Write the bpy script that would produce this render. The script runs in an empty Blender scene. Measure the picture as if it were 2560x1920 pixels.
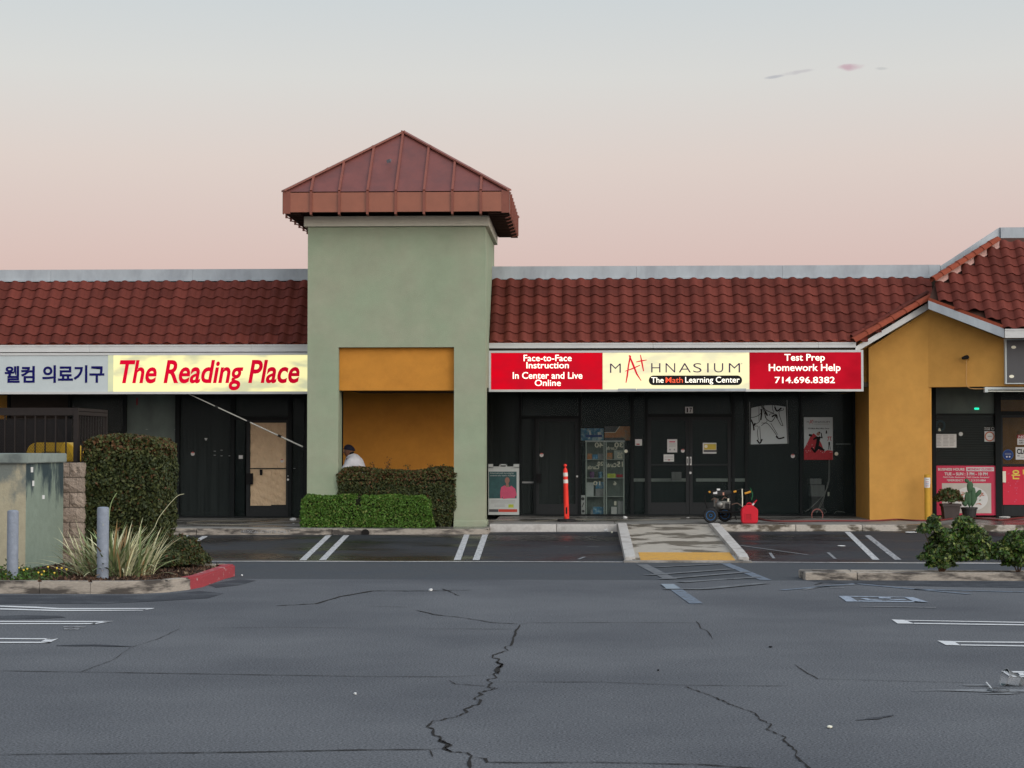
import bpy, bmesh, math, random
import numpy as np
from mathutils import Vector, Matrix, Euler
random.seed(7); RNG = np.random.default_rng(7)
SC = bpy.context.scene; C = SC.collection
R = math.radians
# ------------------------------------------------------------------ camera
FPX, HZ, VPX = 4622.0, 1110.0, 1467.0      # focal length in photo pixels, horizon row, column where depth lines meet
CAM = Vector((0, 0, 1.75))
YAW = math.atan((VPX-1280)/FPX); PIT = math.atan((HZ-960)/FPX)
FWD = Vector((-math.sin(YAW)*math.cos(PIT), math.cos(YAW)*math.cos(PIT), math.sin(PIT)))
RGT = Vector((math.cos(YAW), math.sin(YAW), 0)); UPV = RGT.cross(FWD)
cam_d = bpy.data.cameras.new('camera'); cam = bpy.data.objects.new('camera', cam_d); C.objects.link(cam)
cam_d.lens = 65.0; cam_d.sensor_width = 36.0; cam_d.clip_end = 3000; cam_d.clip_start = 0.1
cam.matrix_world = Matrix.Translation(CAM) @ Matrix((RGT, UPV, -FWD)).transposed().to_4x4()
SC.camera = cam
# ------------------------------------------------------------------ sky, glow of the low sun, exposure
def lin(r, g, b):
    f = lambda c: (c/255/12.92) if c/255 <= .04045 else ((c/255+.055)/1.055)**2.4
    return (f(r), f(g), f(b), 1)
W = bpy.data.worlds.new('World'); SC.world = W; W.use_nodes = True
nt = W.node_tree; nt.nodes.clear(); N = nt.nodes.new; L = nt.links.new
SUN_AZ = R(132); SUN_EL = R(4)      # low sun behind the camera and to its right (azimuth from +Y towards +X)
tc = N('ShaderNodeTexCoord'); sep = N('ShaderNodeSeparateXYZ'); L(tc.outputs['Generated'], sep.inputs[0])
ramp = N('ShaderNodeValToRGB'); L(sep.outputs['Z'], ramp.inputs[0]); cr = ramp.color_ramp
stops = [(0.0, (196,166,168)), (.06, (206,173,172)), (.10, (217,190,186)), (.15, (223,207,201)), (.195, (219,217,214)), (.24, (207,213,216)), (.5, (180,196,212)), (1.0, (165,186,212))]
cr.elements[0].position = 0; cr.elements[0].color = lin(*stops[0][1])
cr.elements[1].position = 1; cr.elements[1].color = lin(*stops[-1][1])
for p, c in stops[1:-1]:
    e = cr.elements.new(p); e.color = lin(*c)
sunv = Vector((math.sin(SUN_AZ), math.cos(SUN_AZ), 0.05)).normalized()
dot = N('ShaderNodeVectorMath'); dot.operation = 'DOT_PRODUCT'; L(tc.outputs['Generated'], dot.inputs[0]); dot.inputs[1].default_value = sunv
mr = N('ShaderNodeMapRange'); mr.interpolation_type = 'SMOOTHSTEP'; L(dot.outputs['Value'], mr.inputs[0])
mr.inputs[1].default_value = -.35; mr.inputs[2].default_value = 1; mr.inputs[3].default_value = 0; mr.inputs[4].default_value = 1
gl = N('ShaderNodeMix'); gl.data_type = 'RGBA'; gl.blend_type = 'ADD'; gl.clamp_result = False
gl.inputs[7].default_value = (1.55, 1.46, 1.36, 1); L(mr.outputs[0], gl.inputs[0]); L(ramp.outputs[0], gl.inputs[6])
sky = N('ShaderNodeTexSky'); sky.sky_type = 'NISHITA'; sky.sun_disc = False; sky.sun_elevation = SUN_EL; sky.sun_rotation = SUN_AZ
# thin drifting cloud, low in the sky to the right
def dirpx(u, v): return (FWD + RGT*((u-1280)/FPX) - UPV*((v-960)/FPX)).normalized()
nz = N('ShaderNodeTexNoise'); nz.inputs['Scale'].default_value = 55; nz.inputs['Detail'].default_value = 5
mpn = N('ShaderNodeMapping'); L(tc.outputs['Generated'], mpn.inputs[0]); mpn.inputs[3].default_value = (1, 1, 2.2); L(mpn.outputs[0], nz.inputs[0])
base = gl.outputs[2]
for (u, v, ru, rv, col, amt, rot) in [(2132, 168, 46, 11, (201,172,181), 1.0, -.06), (1985, 182, 62, 7, (186,180,186), .6, -.16), (1935, 192, 40, 5, (176,176,184), .7, -.14), (2200, 171, 20, 5, (190,190,190), .6, 0)]:
    d0 = dirpx(u, v); ax = (dirpx(u+10, v+10*rot)-dirpx(u-10, v-10*rot)).normalized(); ay = d0.cross(ax)
    sb = N('ShaderNodeVectorMath'); sb.operation = 'SUBTRACT'; L(tc.outputs['Generated'], sb.inputs[0]); sb.inputs[1].default_value = d0
    acc = []
    for axis, rr in ((ax, ru), (ay, rv), (d0, 900)):
        dd = N('ShaderNodeVectorMath'); dd.operation = 'DOT_PRODUCT'; L(sb.outputs[0], dd.inputs[0]); dd.inputs[1].default_value = axis
        m1 = N('ShaderNodeMath'); m1.operation = 'MULTIPLY'; L(dd.outputs['Value'], m1.inputs[0]); m1.inputs[1].default_value = FPX/rr
        m2 = N('ShaderNodeMath'); m2.operation = 'POWER'; m2.inputs[1].default_value = 2
        m3 = N('ShaderNodeMath'); m3.operation = 'ABSOLUTE'; L(m1.outputs[0], m3.inputs[0]); L(m3.outputs[0], m2.inputs[0]); acc.append(m2)
    a1 = N('ShaderNodeMath'); L(acc[0].outputs[0], a1.inputs[0]); L(acc[1].outputs[0], a1.inputs[1])
    a2 = N('ShaderNodeMath'); L(a1.outputs[0], a2.inputs[0]); L(acc[2].outputs[0], a2.inputs[1])
    ns = N('ShaderNodeMath'); ns.operation = 'MULTIPLY_ADD'; L(nz.outputs[0], ns.inputs[0]); ns.inputs[1].default_value = 3.4; L(a2.outputs[0], ns.inputs[2])
    mk = N('ShaderNodeMapRange'); mk.interpolation_type = 'SMOOTHSTEP'; L(ns.outputs[0], mk.inputs[0]); mk.inputs[1].default_value = 1.75; mk.inputs[2].default_value = 2.6; mk.inputs[3].default_value = amt; mk.inputs[4].default_value = 0
    mx = N('ShaderNodeMix'); mx.data_type = 'RGBA'; L(mk.outputs[0], mx.inputs[0]); L(base, mx.inputs[6]); mx.inputs[7].default_value = lin(*col); base = mx.outputs[2]
b1 = N('ShaderNodeBackground'); L(base, b1.inputs[0]); b1.inputs[1].default_value = 0.93
b2 = N('ShaderNodeBackground'); L(sky.outputs[0], b2.inputs[0]); b2.inputs[1].default_value = 0.02
ad = N('ShaderNodeAddShader'); L(b1.outputs[0], ad.inputs[0]); L(b2.outputs[0], ad.inputs[1])
wo = N('ShaderNodeOutputWorld'); L(ad.outputs[0], wo.inputs[0])
sl = bpy.data.lights.new('sun', 'SUN'); so = bpy.data.objects.new('sun', sl); C.objects.link(so)
sl.energy = 0.75; sl.angle = R(30); sl.color = (1, .93, .86)
so.rotation_euler = Vector((-math.sin(SUN_AZ)*math.cos(R(22)), -math.cos(SUN_AZ)*math.cos(R(22)), -math.sin(R(22)))).to_track_quat('-Z', 'Y').to_euler()
vs = SC.view_settings; vs.view_transform = 'Standard'; vs.look = 'None'; vs.exposure = 0; SC.cycles.use_denoising = True; SC.cycles.denoising_prefilter = 'ACCURATE'; SC.cycles.transparent_max_bounces = 12; SC.cycles.use_adaptive_sampling = False; vs.gamma = 1
# ------------------------------------------------------------------ picture measurements -> places on real planes
def ray(u, v): return FWD + RGT*((u-1280)/FPX) - UPV*((v-960)/FPX)
def U(u, v, Y):
    d = ray(u, v); return CAM + d*(Y/d.y)
def P(u, v, z):
    d = ray(u, v); return CAM + d*((z-CAM.z)/d.z)
YK_L, YK_R, ZL, ZR = 35.8, 36.6, .10, .16       # kerb lines and walkway levels left and right of the tower
YS, YE, YT = 41.2, 38.35, 39.5                  # shop fronts, eaves, top of the tiled slope
SLP = 1.2
def G(x, y):                                     # the lot's surface
    if y <= 23.9: return 0.0
    if y <= 29.5: return -.126*(y-23.9)/5.6
    e = -.015 + .0042*(min(max(x, -9), 6)+8)
    return -.126 + (e+.126)*min(1, (y-29.5)/6.7)
def Gp(u, v, dz=0):
    z = 0
    for _ in range(12):
        p = P(u, v, z+dz)
        if p.y < 0 or p.y > 60: z = 0; continue
        z = G(p.x, p.y)
    return P(u, v, z+dz)
# ------------------------------------------------------------------ materials
def mat(name, col, rough=.7, var=0, vscale=8, bump=0, bscale=60, spec=.25, metal=0, col2=None, c2scale=3, c2w=(.45, .65), stretch=(1, 1, 1), rnd=0, emit=0, roughpatch=None):
    m = bpy.data.materials.new(name); m.use_nodes = True; t = m.node_tree; n = t.nodes; l = t.links
    b = n['Principled BSDF']; b.inputs['Roughness'].default_value = rough; b.inputs['Metallic'].default_value = metal
    b.inputs['Specular IOR Level'].default_value = spec
    col = tuple(col)[:3]+(1,)
    tcn = n.new('ShaderNodeTexCoord'); mp = n.new('ShaderNodeMapping'); l.new(tcn.outputs['Object'], mp.inputs[0]); mp.inputs[3].default_value = stretch
    out = None
    if col2 is not None:
        nn = n.new('ShaderNodeTexNoise'); nn.inputs['Scale'].default_value = c2scale; nn.inputs['Detail'].default_value = 8; nn.inputs['Roughness'].default_value = .6; l.new(mp.outputs[0], nn.inputs[0])
        r = n.new('ShaderNodeMapRange'); l.new(nn.outputs[0], r.inputs[0]); r.inputs[1].default_value, r.inputs[2].default_value = c2w
        mx = n.new('ShaderNodeMix'); mx.data_type = 'RGBA'; l.new(r.outputs[0], mx.inputs[0]); mx.inputs[6].default_value = col; mx.inputs[7].default_value = tuple(col2)[:3]+(1,); out = mx.outputs[2]
        if roughpatch is not None:
            r2 = n.new('ShaderNodeMapRange'); l.new(r.outputs[0], r2.inputs[0]); r2.inputs[3].default_value = rough; r2.inputs[4].default_value = roughpatch; l.new(r2.outputs[0], b.inputs['Roughness'])
    if var:
        nn = n.new('ShaderNodeTexNoise'); nn.inputs['Scale'].default_value = vscale; nn.inputs['Detail'].default_value = 10; nn.inputs['Roughness'].default_value = .68; l.new(mp.outputs[0], nn.inputs[0])
        r = n.new('ShaderNodeMapRange'); l.new(nn.outputs[0], r.inputs[0]); r.inputs[1].default_value = .3; r.inputs[2].default_value = .7; r.inputs[3].default_value = 1-var; r.inputs[4].default_value = 1+var
        mx = n.new('ShaderNodeMix'); mx.data_type = 'RGBA'; mx.blend_type = 'MULTIPLY'; mx.inputs[0].default_value = 1; mx.clamp_result = False
        if out is None: mx.inputs[6].default_value = col
        else: l.new(out, mx.inputs[6])
        l.new(r.outputs[0], mx.inputs[7]); out = mx.outputs[2]
    if rnd:
        oi = n.new('ShaderNodeObjectInfo'); r = n.new('ShaderNodeMapRange'); l.new(oi.outputs['Random'], r.inputs[0]); r.inputs[3].default_value = 1-rnd; r.inputs[4].default_value = 1+rnd
        mx = n.new('ShaderNodeMix'); mx.data_type = 'RGBA'; mx.blend_type = 'MULTIPLY'; mx.inputs[0].default_value = 1
        if out is None: mx.inputs[6].default_value = col
        else: l.new(out, mx.inputs[6])
        l.new(r.outputs[0], mx.inputs[7]); out = mx.outputs[2]
    if out is None: b.inputs['Base Color'].default_value = col
    else: l.new(out, b.inputs['Base Color'])
    if emit:
        if out is None: b.inputs['Emission Color'].default_value = col
        else: l.new(out, b.inputs['Emission Color'])
        b.inputs['Emission Strength'].default_value = emit
    if bump:
        nn = n.new('ShaderNodeTexNoise'); nn.inputs['Scale'].default_value = bscale; nn.inputs['Detail'].default_value = 6; l.new(mp.outputs[0], nn.inputs[0])
        bp = n.new('ShaderNodeBump'); bp.inputs['Strength'].default_value = bump; bp.inputs['Distance'].default_value = .02; l.new(nn.outputs[0], bp.inputs['Height']); l.new(bp.outputs[0], b.inputs['Normal'])
    return m
def glassmat(name, tint, haze, hazecol, scale=(14, 14, .8), fres=1.28):
    m = bpy.data.materials.new(name); m.use_nodes = True; t = m.node_tree; n = t.nodes; l = t.links; n.clear()
    o = n.new('ShaderNodeOutputMaterial'); tr = n.new('ShaderNodeBsdfTransparent'); tr.inputs[0].default_value = (*tint, 1)
    df = n.new('ShaderNodeBsdfDiffuse'); df.inputs[0].default_value = (*hazecol, 1); gs = n.new('ShaderNodeBsdfGlossy'); gs.inputs['Roughness'].default_value = .16; gs.inputs[0].default_value = (.22, .26, .27, 1)
    tcn = n.new('ShaderNodeTexCoord'); mp = n.new('ShaderNodeMapping'); l.new(tcn.outputs['Object'], mp.inputs[0]); mp.inputs[3].default_value = scale
    nn = n.new('ShaderNodeTexNoise'); nn.inputs['Scale'].default_value = 1.6; nn.inputs['Detail'].default_value = 8; l.new(mp.outputs[0], nn.inputs[0])
    r = n.new('ShaderNodeMapRange'); l.new(nn.outputs[0], r.inputs[0]); r.inputs[1].default_value = .38; r.inputs[2].default_value = .7; r.inputs[3].default_value = haze*.62; r.inputs[4].default_value = haze
    m1 = n.new('ShaderNodeMixShader'); l.new(r.outputs[0], m1.inputs[0]); l.new(tr.outputs[0], m1.inputs[1]); l.new(df.outputs[0], m1.inputs[2])
    fr = n.new('ShaderNodeFresnel'); fr.inputs[0].default_value = fres
    m2 = n.new('ShaderNodeMixShader'); l.new(fr.outputs[0], m2.inputs[0]); l.new(m1.outputs[0], m2.inputs[1]); l.new(gs.outputs[0], m2.inputs[2]); l.new(m2.outputs[0], o.inputs[0])
    return m
def lightbox(name, col, col2, s, scale=(1, 1, 1.6), w=(.35, .65), sc=1.1):
    m = mat(name, (.3, .3, .28), .4); t = m.node_tree; n = t.nodes; l = t.links; b = n['Principled BSDF']
    b.inputs['Base Color'].default_value = (col[0]*.2, col[1]*.2, col[2]*.2, 1); b.inputs['Specular IOR Level'].default_value = .05
    tcn = n.new('ShaderNodeTexCoord'); mp = n.new('ShaderNodeMapping'); l.new(tcn.outputs['Object'], mp.inputs[0]); mp.inputs[3].default_value = scale
    nn = n.new('ShaderNodeTexNoise'); nn.inputs['Scale'].default_value = sc; nn.inputs['Detail'].default_value = 3; l.new(mp.outputs[0], nn.inputs[0])
    r = n.new('ShaderNodeMapRange'); r.interpolation_type = 'SMOOTHSTEP'; l.new(nn.outputs[0], r.inputs[0]); r.inputs[1].default_value, r.inputs[2].default_value = w
    mx = n.new('ShaderNodeMix'); mx.data_type = 'RGBA'; l.new(r.outputs[0], mx.inputs[0]); mx.inputs[6].default_value = (*col, 1); mx.inputs[7].default_value = (*col2, 1)
    l.new(mx.outputs[2], b.inputs['Emission Color']); b.inputs['Emission Strength'].default_value = s
    return m
M = {}
M['asphalt'] = mat('worn_asphalt', (.122, .128, .137), .92, .8, 62, .35, 60, .1, col2=(.078, .083, .093), c2scale=.28, c2w=(.36, .68), stretch=(1, 1, 1))
M['strip'] = mat('newer_asphalt', (.068, .074, .081), .88, .3, 40, .3, 60, .1, col2=(.064, .072, .082), c2scale=.6)
M['stall'] = mat('wet_black_asphalt', (.022, .026, .031), .7, .5, 40, .3, 60, .3, col2=(.009, .011, .013), c2scale=.45, c2w=(.42, .58), stretch=(.6, 1, 1), roughpatch=.26)
M['crack'] = mat('crack', (.012, .011, .01), 1, .3, 40)
M['white'] = mat('worn_white_paint', (.44, .45, .455), .8, .25, 60, col2=(.12, .125, .13), c2scale=20, c2w=(.50, .66))
M['fadewhite'] = mat('faded_white_paint', (.34, .35, .36), .8, .25, 60, col2=(.07, .07, .075), c2scale=22, c2w=(.46, .60))
M['ghost'] = mat('ghost_paint', (.20, .21, .22), .8, .2, 60, col2=(.13, .136, .146), c2scale=18, c2w=(.5, .62))
M['blue'] = mat('faded_blue_paint', (.135, .17, .22), .8, .2, 30, col2=(.10, .115, .13), c2scale=14, c2w=(.46, .6))
M['concrete'] = mat('concrete', (.30, .285, .26), .85, .2, 12, .3, 80, .3, col2=(.13, .12, .105), c2scale=1.4, c2w=(.42, .62))
M['wetwalk'] = mat('wet_concrete_walk', (.21, .205, .19), .65, .2, 14, .15, 80, .45, col2=(.095, .087, .077), c2scale=1.0, c2w=(.46, .54), stretch=(.5, 1.4, 1), roughpatch=.2)
M['ramp'] = mat('ramp_concrete', (.35, .32, .27), .8, .12, 14, .2, 80, .4, col2=(.155, .135, .108), c2scale=1.15, c2w=(.49, .53), stretch=(.75, .9, 1), roughpatch=.3)
M['kerb'] = mat('dirty_kerb', (.42, .39, .34), .85, .2, 18, .4, 90, .3, col2=(.09, .075, .055), c2scale=2.2, c2w=(.47, .56), stretch=(1, 1, 2.5))
M['kerbl'] = mat('stained_kerb', (.33, .295, .25), .85, .2, 18, .4, 90, .3, col2=(.07, .062, .055), c2scale=1.5, c2w=(.46, .56), stretch=(1, 1, 4))
M['kerbw'] = mat('pale_kerb', (.44, .425, .40), .85, .14, 20, .3, 90, .3, col2=(.22, .20, .18), c2scale=3, c2w=(.5, .75))
M['redkerb'] = mat('red_painted_kerb', (.30, .035, .045), .7, .15, 20, .25, 90, .4, col2=(.42, .36, .33), c2scale=9, c2w=(.60, .64))
M['yellowstrip'] = mat('yellow_strip', (.54, .29, .045), .7, .15, 60, .3, 120, .4, col2=(.45, .25, .06), c2scale=9)
M['mulch'] = mat('mulch', (.045, .028, .02), .95, .5, 50, 1, 60)
M['green'] = mat('sage_stucco', (.280, .338, .238), .9, .08, 1.6, .6, 90, .15, col2=(.315, .338, .248), c2scale=.9, c2w=(.4, .65))
M['orange'] = mat('orange_stucco', (.52, .275, .068), .9, .10, 2.5, .35, 120, .2, col2=(.47, .24, .058), c2scale=1.2, c2w=(.45, .75))
M['beige'] = mat('beige_trim', (.54, .53, .44), .8, .08, 4, .1, 80)
M['whitetrim'] = mat('white_fascia', (.52, .53, .52), .6, .07, 2.5, .05, 50, col2=(.46, .47, .47), c2scale=5, stretch=(1, 1, 6))
M['metalgrey'] = mat('grey_coping', (.38, .42, .45), .45, .10, 2, .05, 30, col2=(.30, .33, .36), c2scale=2.2, stretch=(1, 1, .4))
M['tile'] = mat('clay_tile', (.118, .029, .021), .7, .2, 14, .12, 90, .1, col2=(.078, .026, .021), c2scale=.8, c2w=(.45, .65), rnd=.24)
M['tilelit'] = mat('orange_lit_clay_tile', (.215, .050, .026), .65, .15, 14, .15, 90, .12, rnd=.12)  # orange of the eave closures; on rake tiles it paints in the light
M['mortar'] = mat('pink_mortar', (.50, .30, .26), .9, .15, 20, .4, 60)
M['roofmetal'] = mat('copper_roof', (.155, .047, .038), .5, .12, 3, .03, 20, .5, col2=(.125, .042, .036), c2scale=2)
M['copperband'] = mat('copper_band', (.25, .078, .042), .42, .12, 3, .03, 20, .5)
M['rib'] = mat('copper_rib', (.20, .066, .046), .45, .1, 6)
M['soffit'] = mat('brown_soffit', (.06, .028, .02), .8, .1, 4)
M['darksoffit'] = mat('dark_soffit', (.05, .04, .03), .9, .1, 4)
M['orange2'] = mat('deep_orange_stucco', (.51, .225, .038), .9, .10, 2.5, .35, 120, .2, col2=(.43, .185, .032), c2scale=1.2, c2w=(.45, .75))
M['frame'] = mat('dark_frame', (.013, .016, .017), .5, .15, 20, spec=.08)
M['framelt'] = mat('door_frame', (.026, .029, .031), .5, .15, 20, spec=.12)
M['glass'] = glassmat('dark_glass', (.93, .95, .94), .14, (.058, .082, .082))
M['glassdirty'] = glassmat('streaked_glass', (.45, .5, .5), .7, (.042, .052, .051), (14, 14, .4))
M['glassreflect'] = glassmat('painted_reflect_glass', (.5, .55, .55), .9, (.17, .215, .195), (1.2, 1, .8))  # pale diffuse haze painted in place of a reflection on the pane
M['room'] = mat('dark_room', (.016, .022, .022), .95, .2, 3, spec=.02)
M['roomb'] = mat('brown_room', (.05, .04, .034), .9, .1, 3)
M['paper'] = mat('kraft_paper', (.66, .50, .33), .8, .07, 5, 1.0, 2.2, .1)
M['signwhite'] = mat('sign_face_unlit', (.48, .54, .55), .5, .05, 2, spec=.1)
M['lit'] = lightbox('sign_face_lit', (1.0, .93, .46), (.56, .57, .37), .95, (.8, 1, 2.2), (.46, .66), 1.3)
M['lit2'] = lightbox('sign_face_lit_cream', (1.0, .93, .55), (.78, .74, .50), .92, (.8, 1, 2.2), (.46, .64), 1.4)
M['red'] = lightbox('sign_face_red', (.66, .0, .012), (.46, .004, .016), .95)
M['red2'] = lightbox('sign_face_red_dim', (.42, .003, .015), (.60, .004, .02), .8)
M['litwhite'] = mat('lit_letters', (1.0, .95, .80), .5, emit=.8)
M['navy'] = mat('navy_letters', (.010, .010, .10), .8, spec=.05)
M['purple'] = mat('purple_letters', (.05, .02, .08), .8, spec=.05)
M['signred'] = mat('red_letters', (.50, .002, .022), .8, emit=.55, spec=.03)
M['black'] = mat('black', (.007, .007, .008), .6, spec=.15)
M['rubber'] = mat('rubber', (.018, .018, .018), .7, .2, 40)
M['paperw'] = mat('white_paper', (.62, .63, .62), .7, .05, 10)
M['bluegrey'] = mat('bollard_grey', (.20, .23, .28), .55, .18, 14, .2, 60, col2=(.30, .33, .36), c2scale=9, c2w=(.62, .7))
M['cab1'] = mat('cabinet_beige', (.36, .33, .235), .7, .10, 7, .2, 40, col2=(.20, .215, .19), c2scale=1.3, c2w=(.5, .56))
M['cab2'] = mat('cabinet_green', (.21, .26, .215), .6, .12, 7, .2, 40, col2=(.035, .05, .055), c2scale=1.9, c2w=(.56, .66), stretch=(1, 1, .55))
M['cablid'] = mat('cabinet_lid', (.23, .27, .245), .6, .15, 6, col2=(.11, .13, .125), c2scale=3)
M['block'] = mat('split_face_block', (.30, .245, .20), .95, .3, 30, 1, 40, .2, rnd=.08)
M['mortarg'] = mat('grey_mortar', (.12, .105, .09), 1)
M['iron'] = mat('iron', (.016, .012, .011), .6, .2, 20)
M['yellow'] = mat('yellow_plastic', (.50, .31, .02), .5, .1, 6)
M['leafd'] = mat('leaf_dark', (.030, .042, .014), .6, .3, 9, rnd=0)
M['leafd2'] = mat('leaf_olive', (.060, .070, .020), .6, .3, 9)
M['leafr'] = mat('leaf_red', (.095, .046, .018), .6, .3, 9)
M['leafg'] = mat('leaf_green', (.072, .155, .020), .55, .3, 9)
M['leafg2'] = mat('leaf_mid_green', (.045, .11, .012), .55, .3, 9)
M['leafb'] = mat('leaf_glossy', (.040, .075, .020), .4, .3, 9)
M['leafy'] = mat('leaf_yellow_green', (.15, .185, .045), .45, .3, 9)
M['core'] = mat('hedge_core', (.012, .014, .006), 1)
M['blade1'] = mat('blade_cream', (.56, .55, .35), .6, .2, 9, rnd=.25)
M['blade2'] = mat('blade_green', (.19, .25, .11), .6, .2, 9, rnd=.3)
M['blade3'] = mat('blade_tan', (.24, .155, .07), .7, .2, 9, rnd=.25)
M['petal'] = mat('yellow_petal', (.75, .55, .08), .6)
M['postred'] = mat('orange_red_plastic', (.72, .035, .022), .45, .06, 8)
M['reflect'] = mat('reflective_band', (.62, .60, .56), .35, .06, 20)
M['canred'] = mat('red_plastic', (.52, .010, .025), .42, .06, 6)
M['rimblue'] = mat('blue_rim', (.015, .13, .34), .4)
M['engine'] = mat('engine_metal', (.16, .16, .15), .4, .3, 30, metal=.6)
M['orangegrip'] = mat('orange_grip', (.55, .26, .03), .5)
M['hose'] = mat('red_hose', (.17, .032, .03), .5, .1, 9)
M['hosegrey'] = mat('grey_hose', (.17, .16, .13), .5, .1, 9)
M['cable'] = mat('white_cable', (.34, .34, .32), .5)
M['pole'] = mat('aluminium_pole', (.50, .50, .45), .35, metal=.2)
M['skin'] = mat('skin', (.16, .075, .045), .5)
M['hoodie'] = mat('white_hoodie', (.62, .63, .67), .9, .08, 9, .4, 20)
M['cap'] = mat('navy_cap', (.010, .010, .022), .8)
M['jeans'] = mat('jeans', (.03, .04, .07), .9)
M['pinkposter'] = mat('pink_poster', (.52, .035, .085), .5, .05, 3)
M['pinkposter2'] = mat('red_poster', (.62, .025, .06), .5, .05, 3)
M['teal'] = mat('teal_print', (.035, .095, .10), .5, .3, 6)
M['pinkprint'] = mat('pink_print', (.55, .09, .17), .5, .1, 9)
M['skinprint'] = mat('face_print', (.28, .15, .12), .5)
M['framewhite'] = mat('plastic_white', (.50, .55, .54), .5, .05, 6)
M['yellowpost'] = mat('yellow_post', (.50, .28, .03), .6, .12, 12)
M['pot'] = mat('brown_pot', (.06, .048, .045), .6, .15, 9)
M['cactus'] = mat('cactus_green', (.045, .10, .05), .6, .2, 20)
M['shelfback'] = mat('shelf_back', (.15, .185, .165), .6, .15, 6)
M['shelfglass'] = mat('shelf_edge', (.42, .48, .44), .4)
M['grey'] = mat('grey_print', (.28, .29, .29), .6, .1, 20)
M['dkgrey'] = mat('dark_sign_grey', (.075, .075, .08), .5, .05, 9)
M['cream'] = mat('cream_print', (.78, .76, .62), .5)
M['lime'] = mat('lime_print', (.42, .50, .06), .5, .3, 20)
M['bluep'] = mat('blue_print', (.05, .20, .36), .5, .5, 9, col2=(.30, .42, .45), c2scale=8)
M['orangep'] = mat('orange_print', (.48, .20, .07), .5, .3, 9, col2=(.16, .22, .16), c2scale=9, c2w=(.5, .7))
M['lightgreen'] = mat('green_led', (.02, .9, .5), .5, emit=1.2)
M['bluesticker'] = mat('blue_sticker', (.01, .035, .16), .5)
M['wood'] = mat('amber_wall', (.30, .14, .03), .7, .2, 3)
M['tube'] = mat('white_tube', (.62, .64, .58), .4)
M['redprint'] = mat('red_print', (.36, .02, .03), .5, .25, 20)
M['purp'] = mat('purple_print', (.20, .10, .22), .5, .4, 20)
M['concretepad'] = mat('grey_pad', (.10, .11, .11), .9, .1, 8)
M['clear'] = glassmat('clear_plastic', (.95, .96, .97), .2, (.6, .62, .65), (6, 6, 6), 1.4)
M['ghost2'] = mat('faint_hatch_paint', (.135, .145, .155), .85, .2, 30, col2=(.085, .092, .10), c2scale=5, c2w=(.45, .62))
# ------------------------------------------------------------------ builders
WL = {}
def thing(name, loc, label, cat, group=None, kind=None):
    o = bpy.data.objects.new(name, None); C.objects.link(o); o.location = loc; WL[o.name] = Vector(loc); o.empty_display_size = .2
    if label: o['label'] = label
    if cat: o['category'] = cat
    if group: o['group'] = group
    if kind: o['kind'] = kind
    return o
def link(name, me, parent=None, loc=None):
    o = bpy.data.objects.new(name, me); C.objects.link(o)
    pl = WL[parent.name] if parent is not None else Vector((0, 0, 0))
    if parent is not None: o.parent = parent
    w = Vector(loc) if loc is not None else pl
    o.location = w-pl; WL[o.name] = w
    return o
def obj(name, bm, m, parent=None, label=None, cat=None, group=None, kind=None, smooth=False, base=None):
    """one mesh object; bm holds world coordinates"""
    me = bpy.data.meshes.new(name)
    if parent is not None: off = WL[parent.name]
    else:
        off = Vector(base) if base is not None else Vector((0, 0, 0))
        if base is None and kind != 'structure' and len(bm.verts):
            cs = [v.co for v in bm.verts]
            off = Vector(((min(c.x for c in cs)+max(c.x for c in cs))/2, (min(c.y for c in cs)+max(c.y for c in cs))/2, min(c.z for c in cs)))
    off = off.copy(); bmesh.ops.translate(bm, verts=bm.verts, vec=-off)
    bmesh.ops.recalc_face_normals(bm, faces=bm.faces)
    if smooth:
        for f in bm.faces: f.smooth = True
    bm.to_mesh(me); bm.free()
    for mm in (m if isinstance(m, (list, tuple)) else [m]): me.materials.append(mm)
    if smooth:
        try: me.set_sharp_from_angle(angle=R(40))
        except Exception: pass
    o = bpy.data.objects.new(name, me); C.objects.link(o)
    if parent is not None: o.parent = parent; o.location = (0, 0, 0)
    else: o.location = off
    WL[o.name] = off
    if label: o['label'] = label
    if cat: o['category'] = cat
    if group: o['group'] = group
    if kind: o['kind'] = kind
    return o
def BM(): return bmesh.new()
def box(bm, x0, x1, y0, y1, z0, z1, bev=0):
    r = bmesh.ops.create_cube(bm, size=1); vs = r['verts']
    for v in vs:
        v.co = Vector((x0+(v.co.x+.5)*(x1-x0), y0+(v.co.y+.5)*(y1-y0), z0+(v.co.z+.5)*(z1-z0)))
    if bev:
        es = list({e for v in vs for e in v.link_edges}); bmesh.ops.bevel(bm, geom=es, offset=bev, segments=2, affect='EDGES', profile=.6)
    return vs
def poly(bm, pts): return bm.faces.new([bm.verts.new(p) for p in pts])
def prism(bm, pts, vec):
    """solid from a planar outline pushed along vec"""
    vec = Vector(vec); a = [bm.verts.new(p) for p in pts]; b = [bm.verts.new(Vector(p)+vec) for p in pts]
    bm.faces.new(a); bm.faces.new(b[::-1]); n = len(a)
    for i in range(n): bm.faces.new((a[i], b[i], b[(i+1) % n], a[(i+1) % n]))
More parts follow.
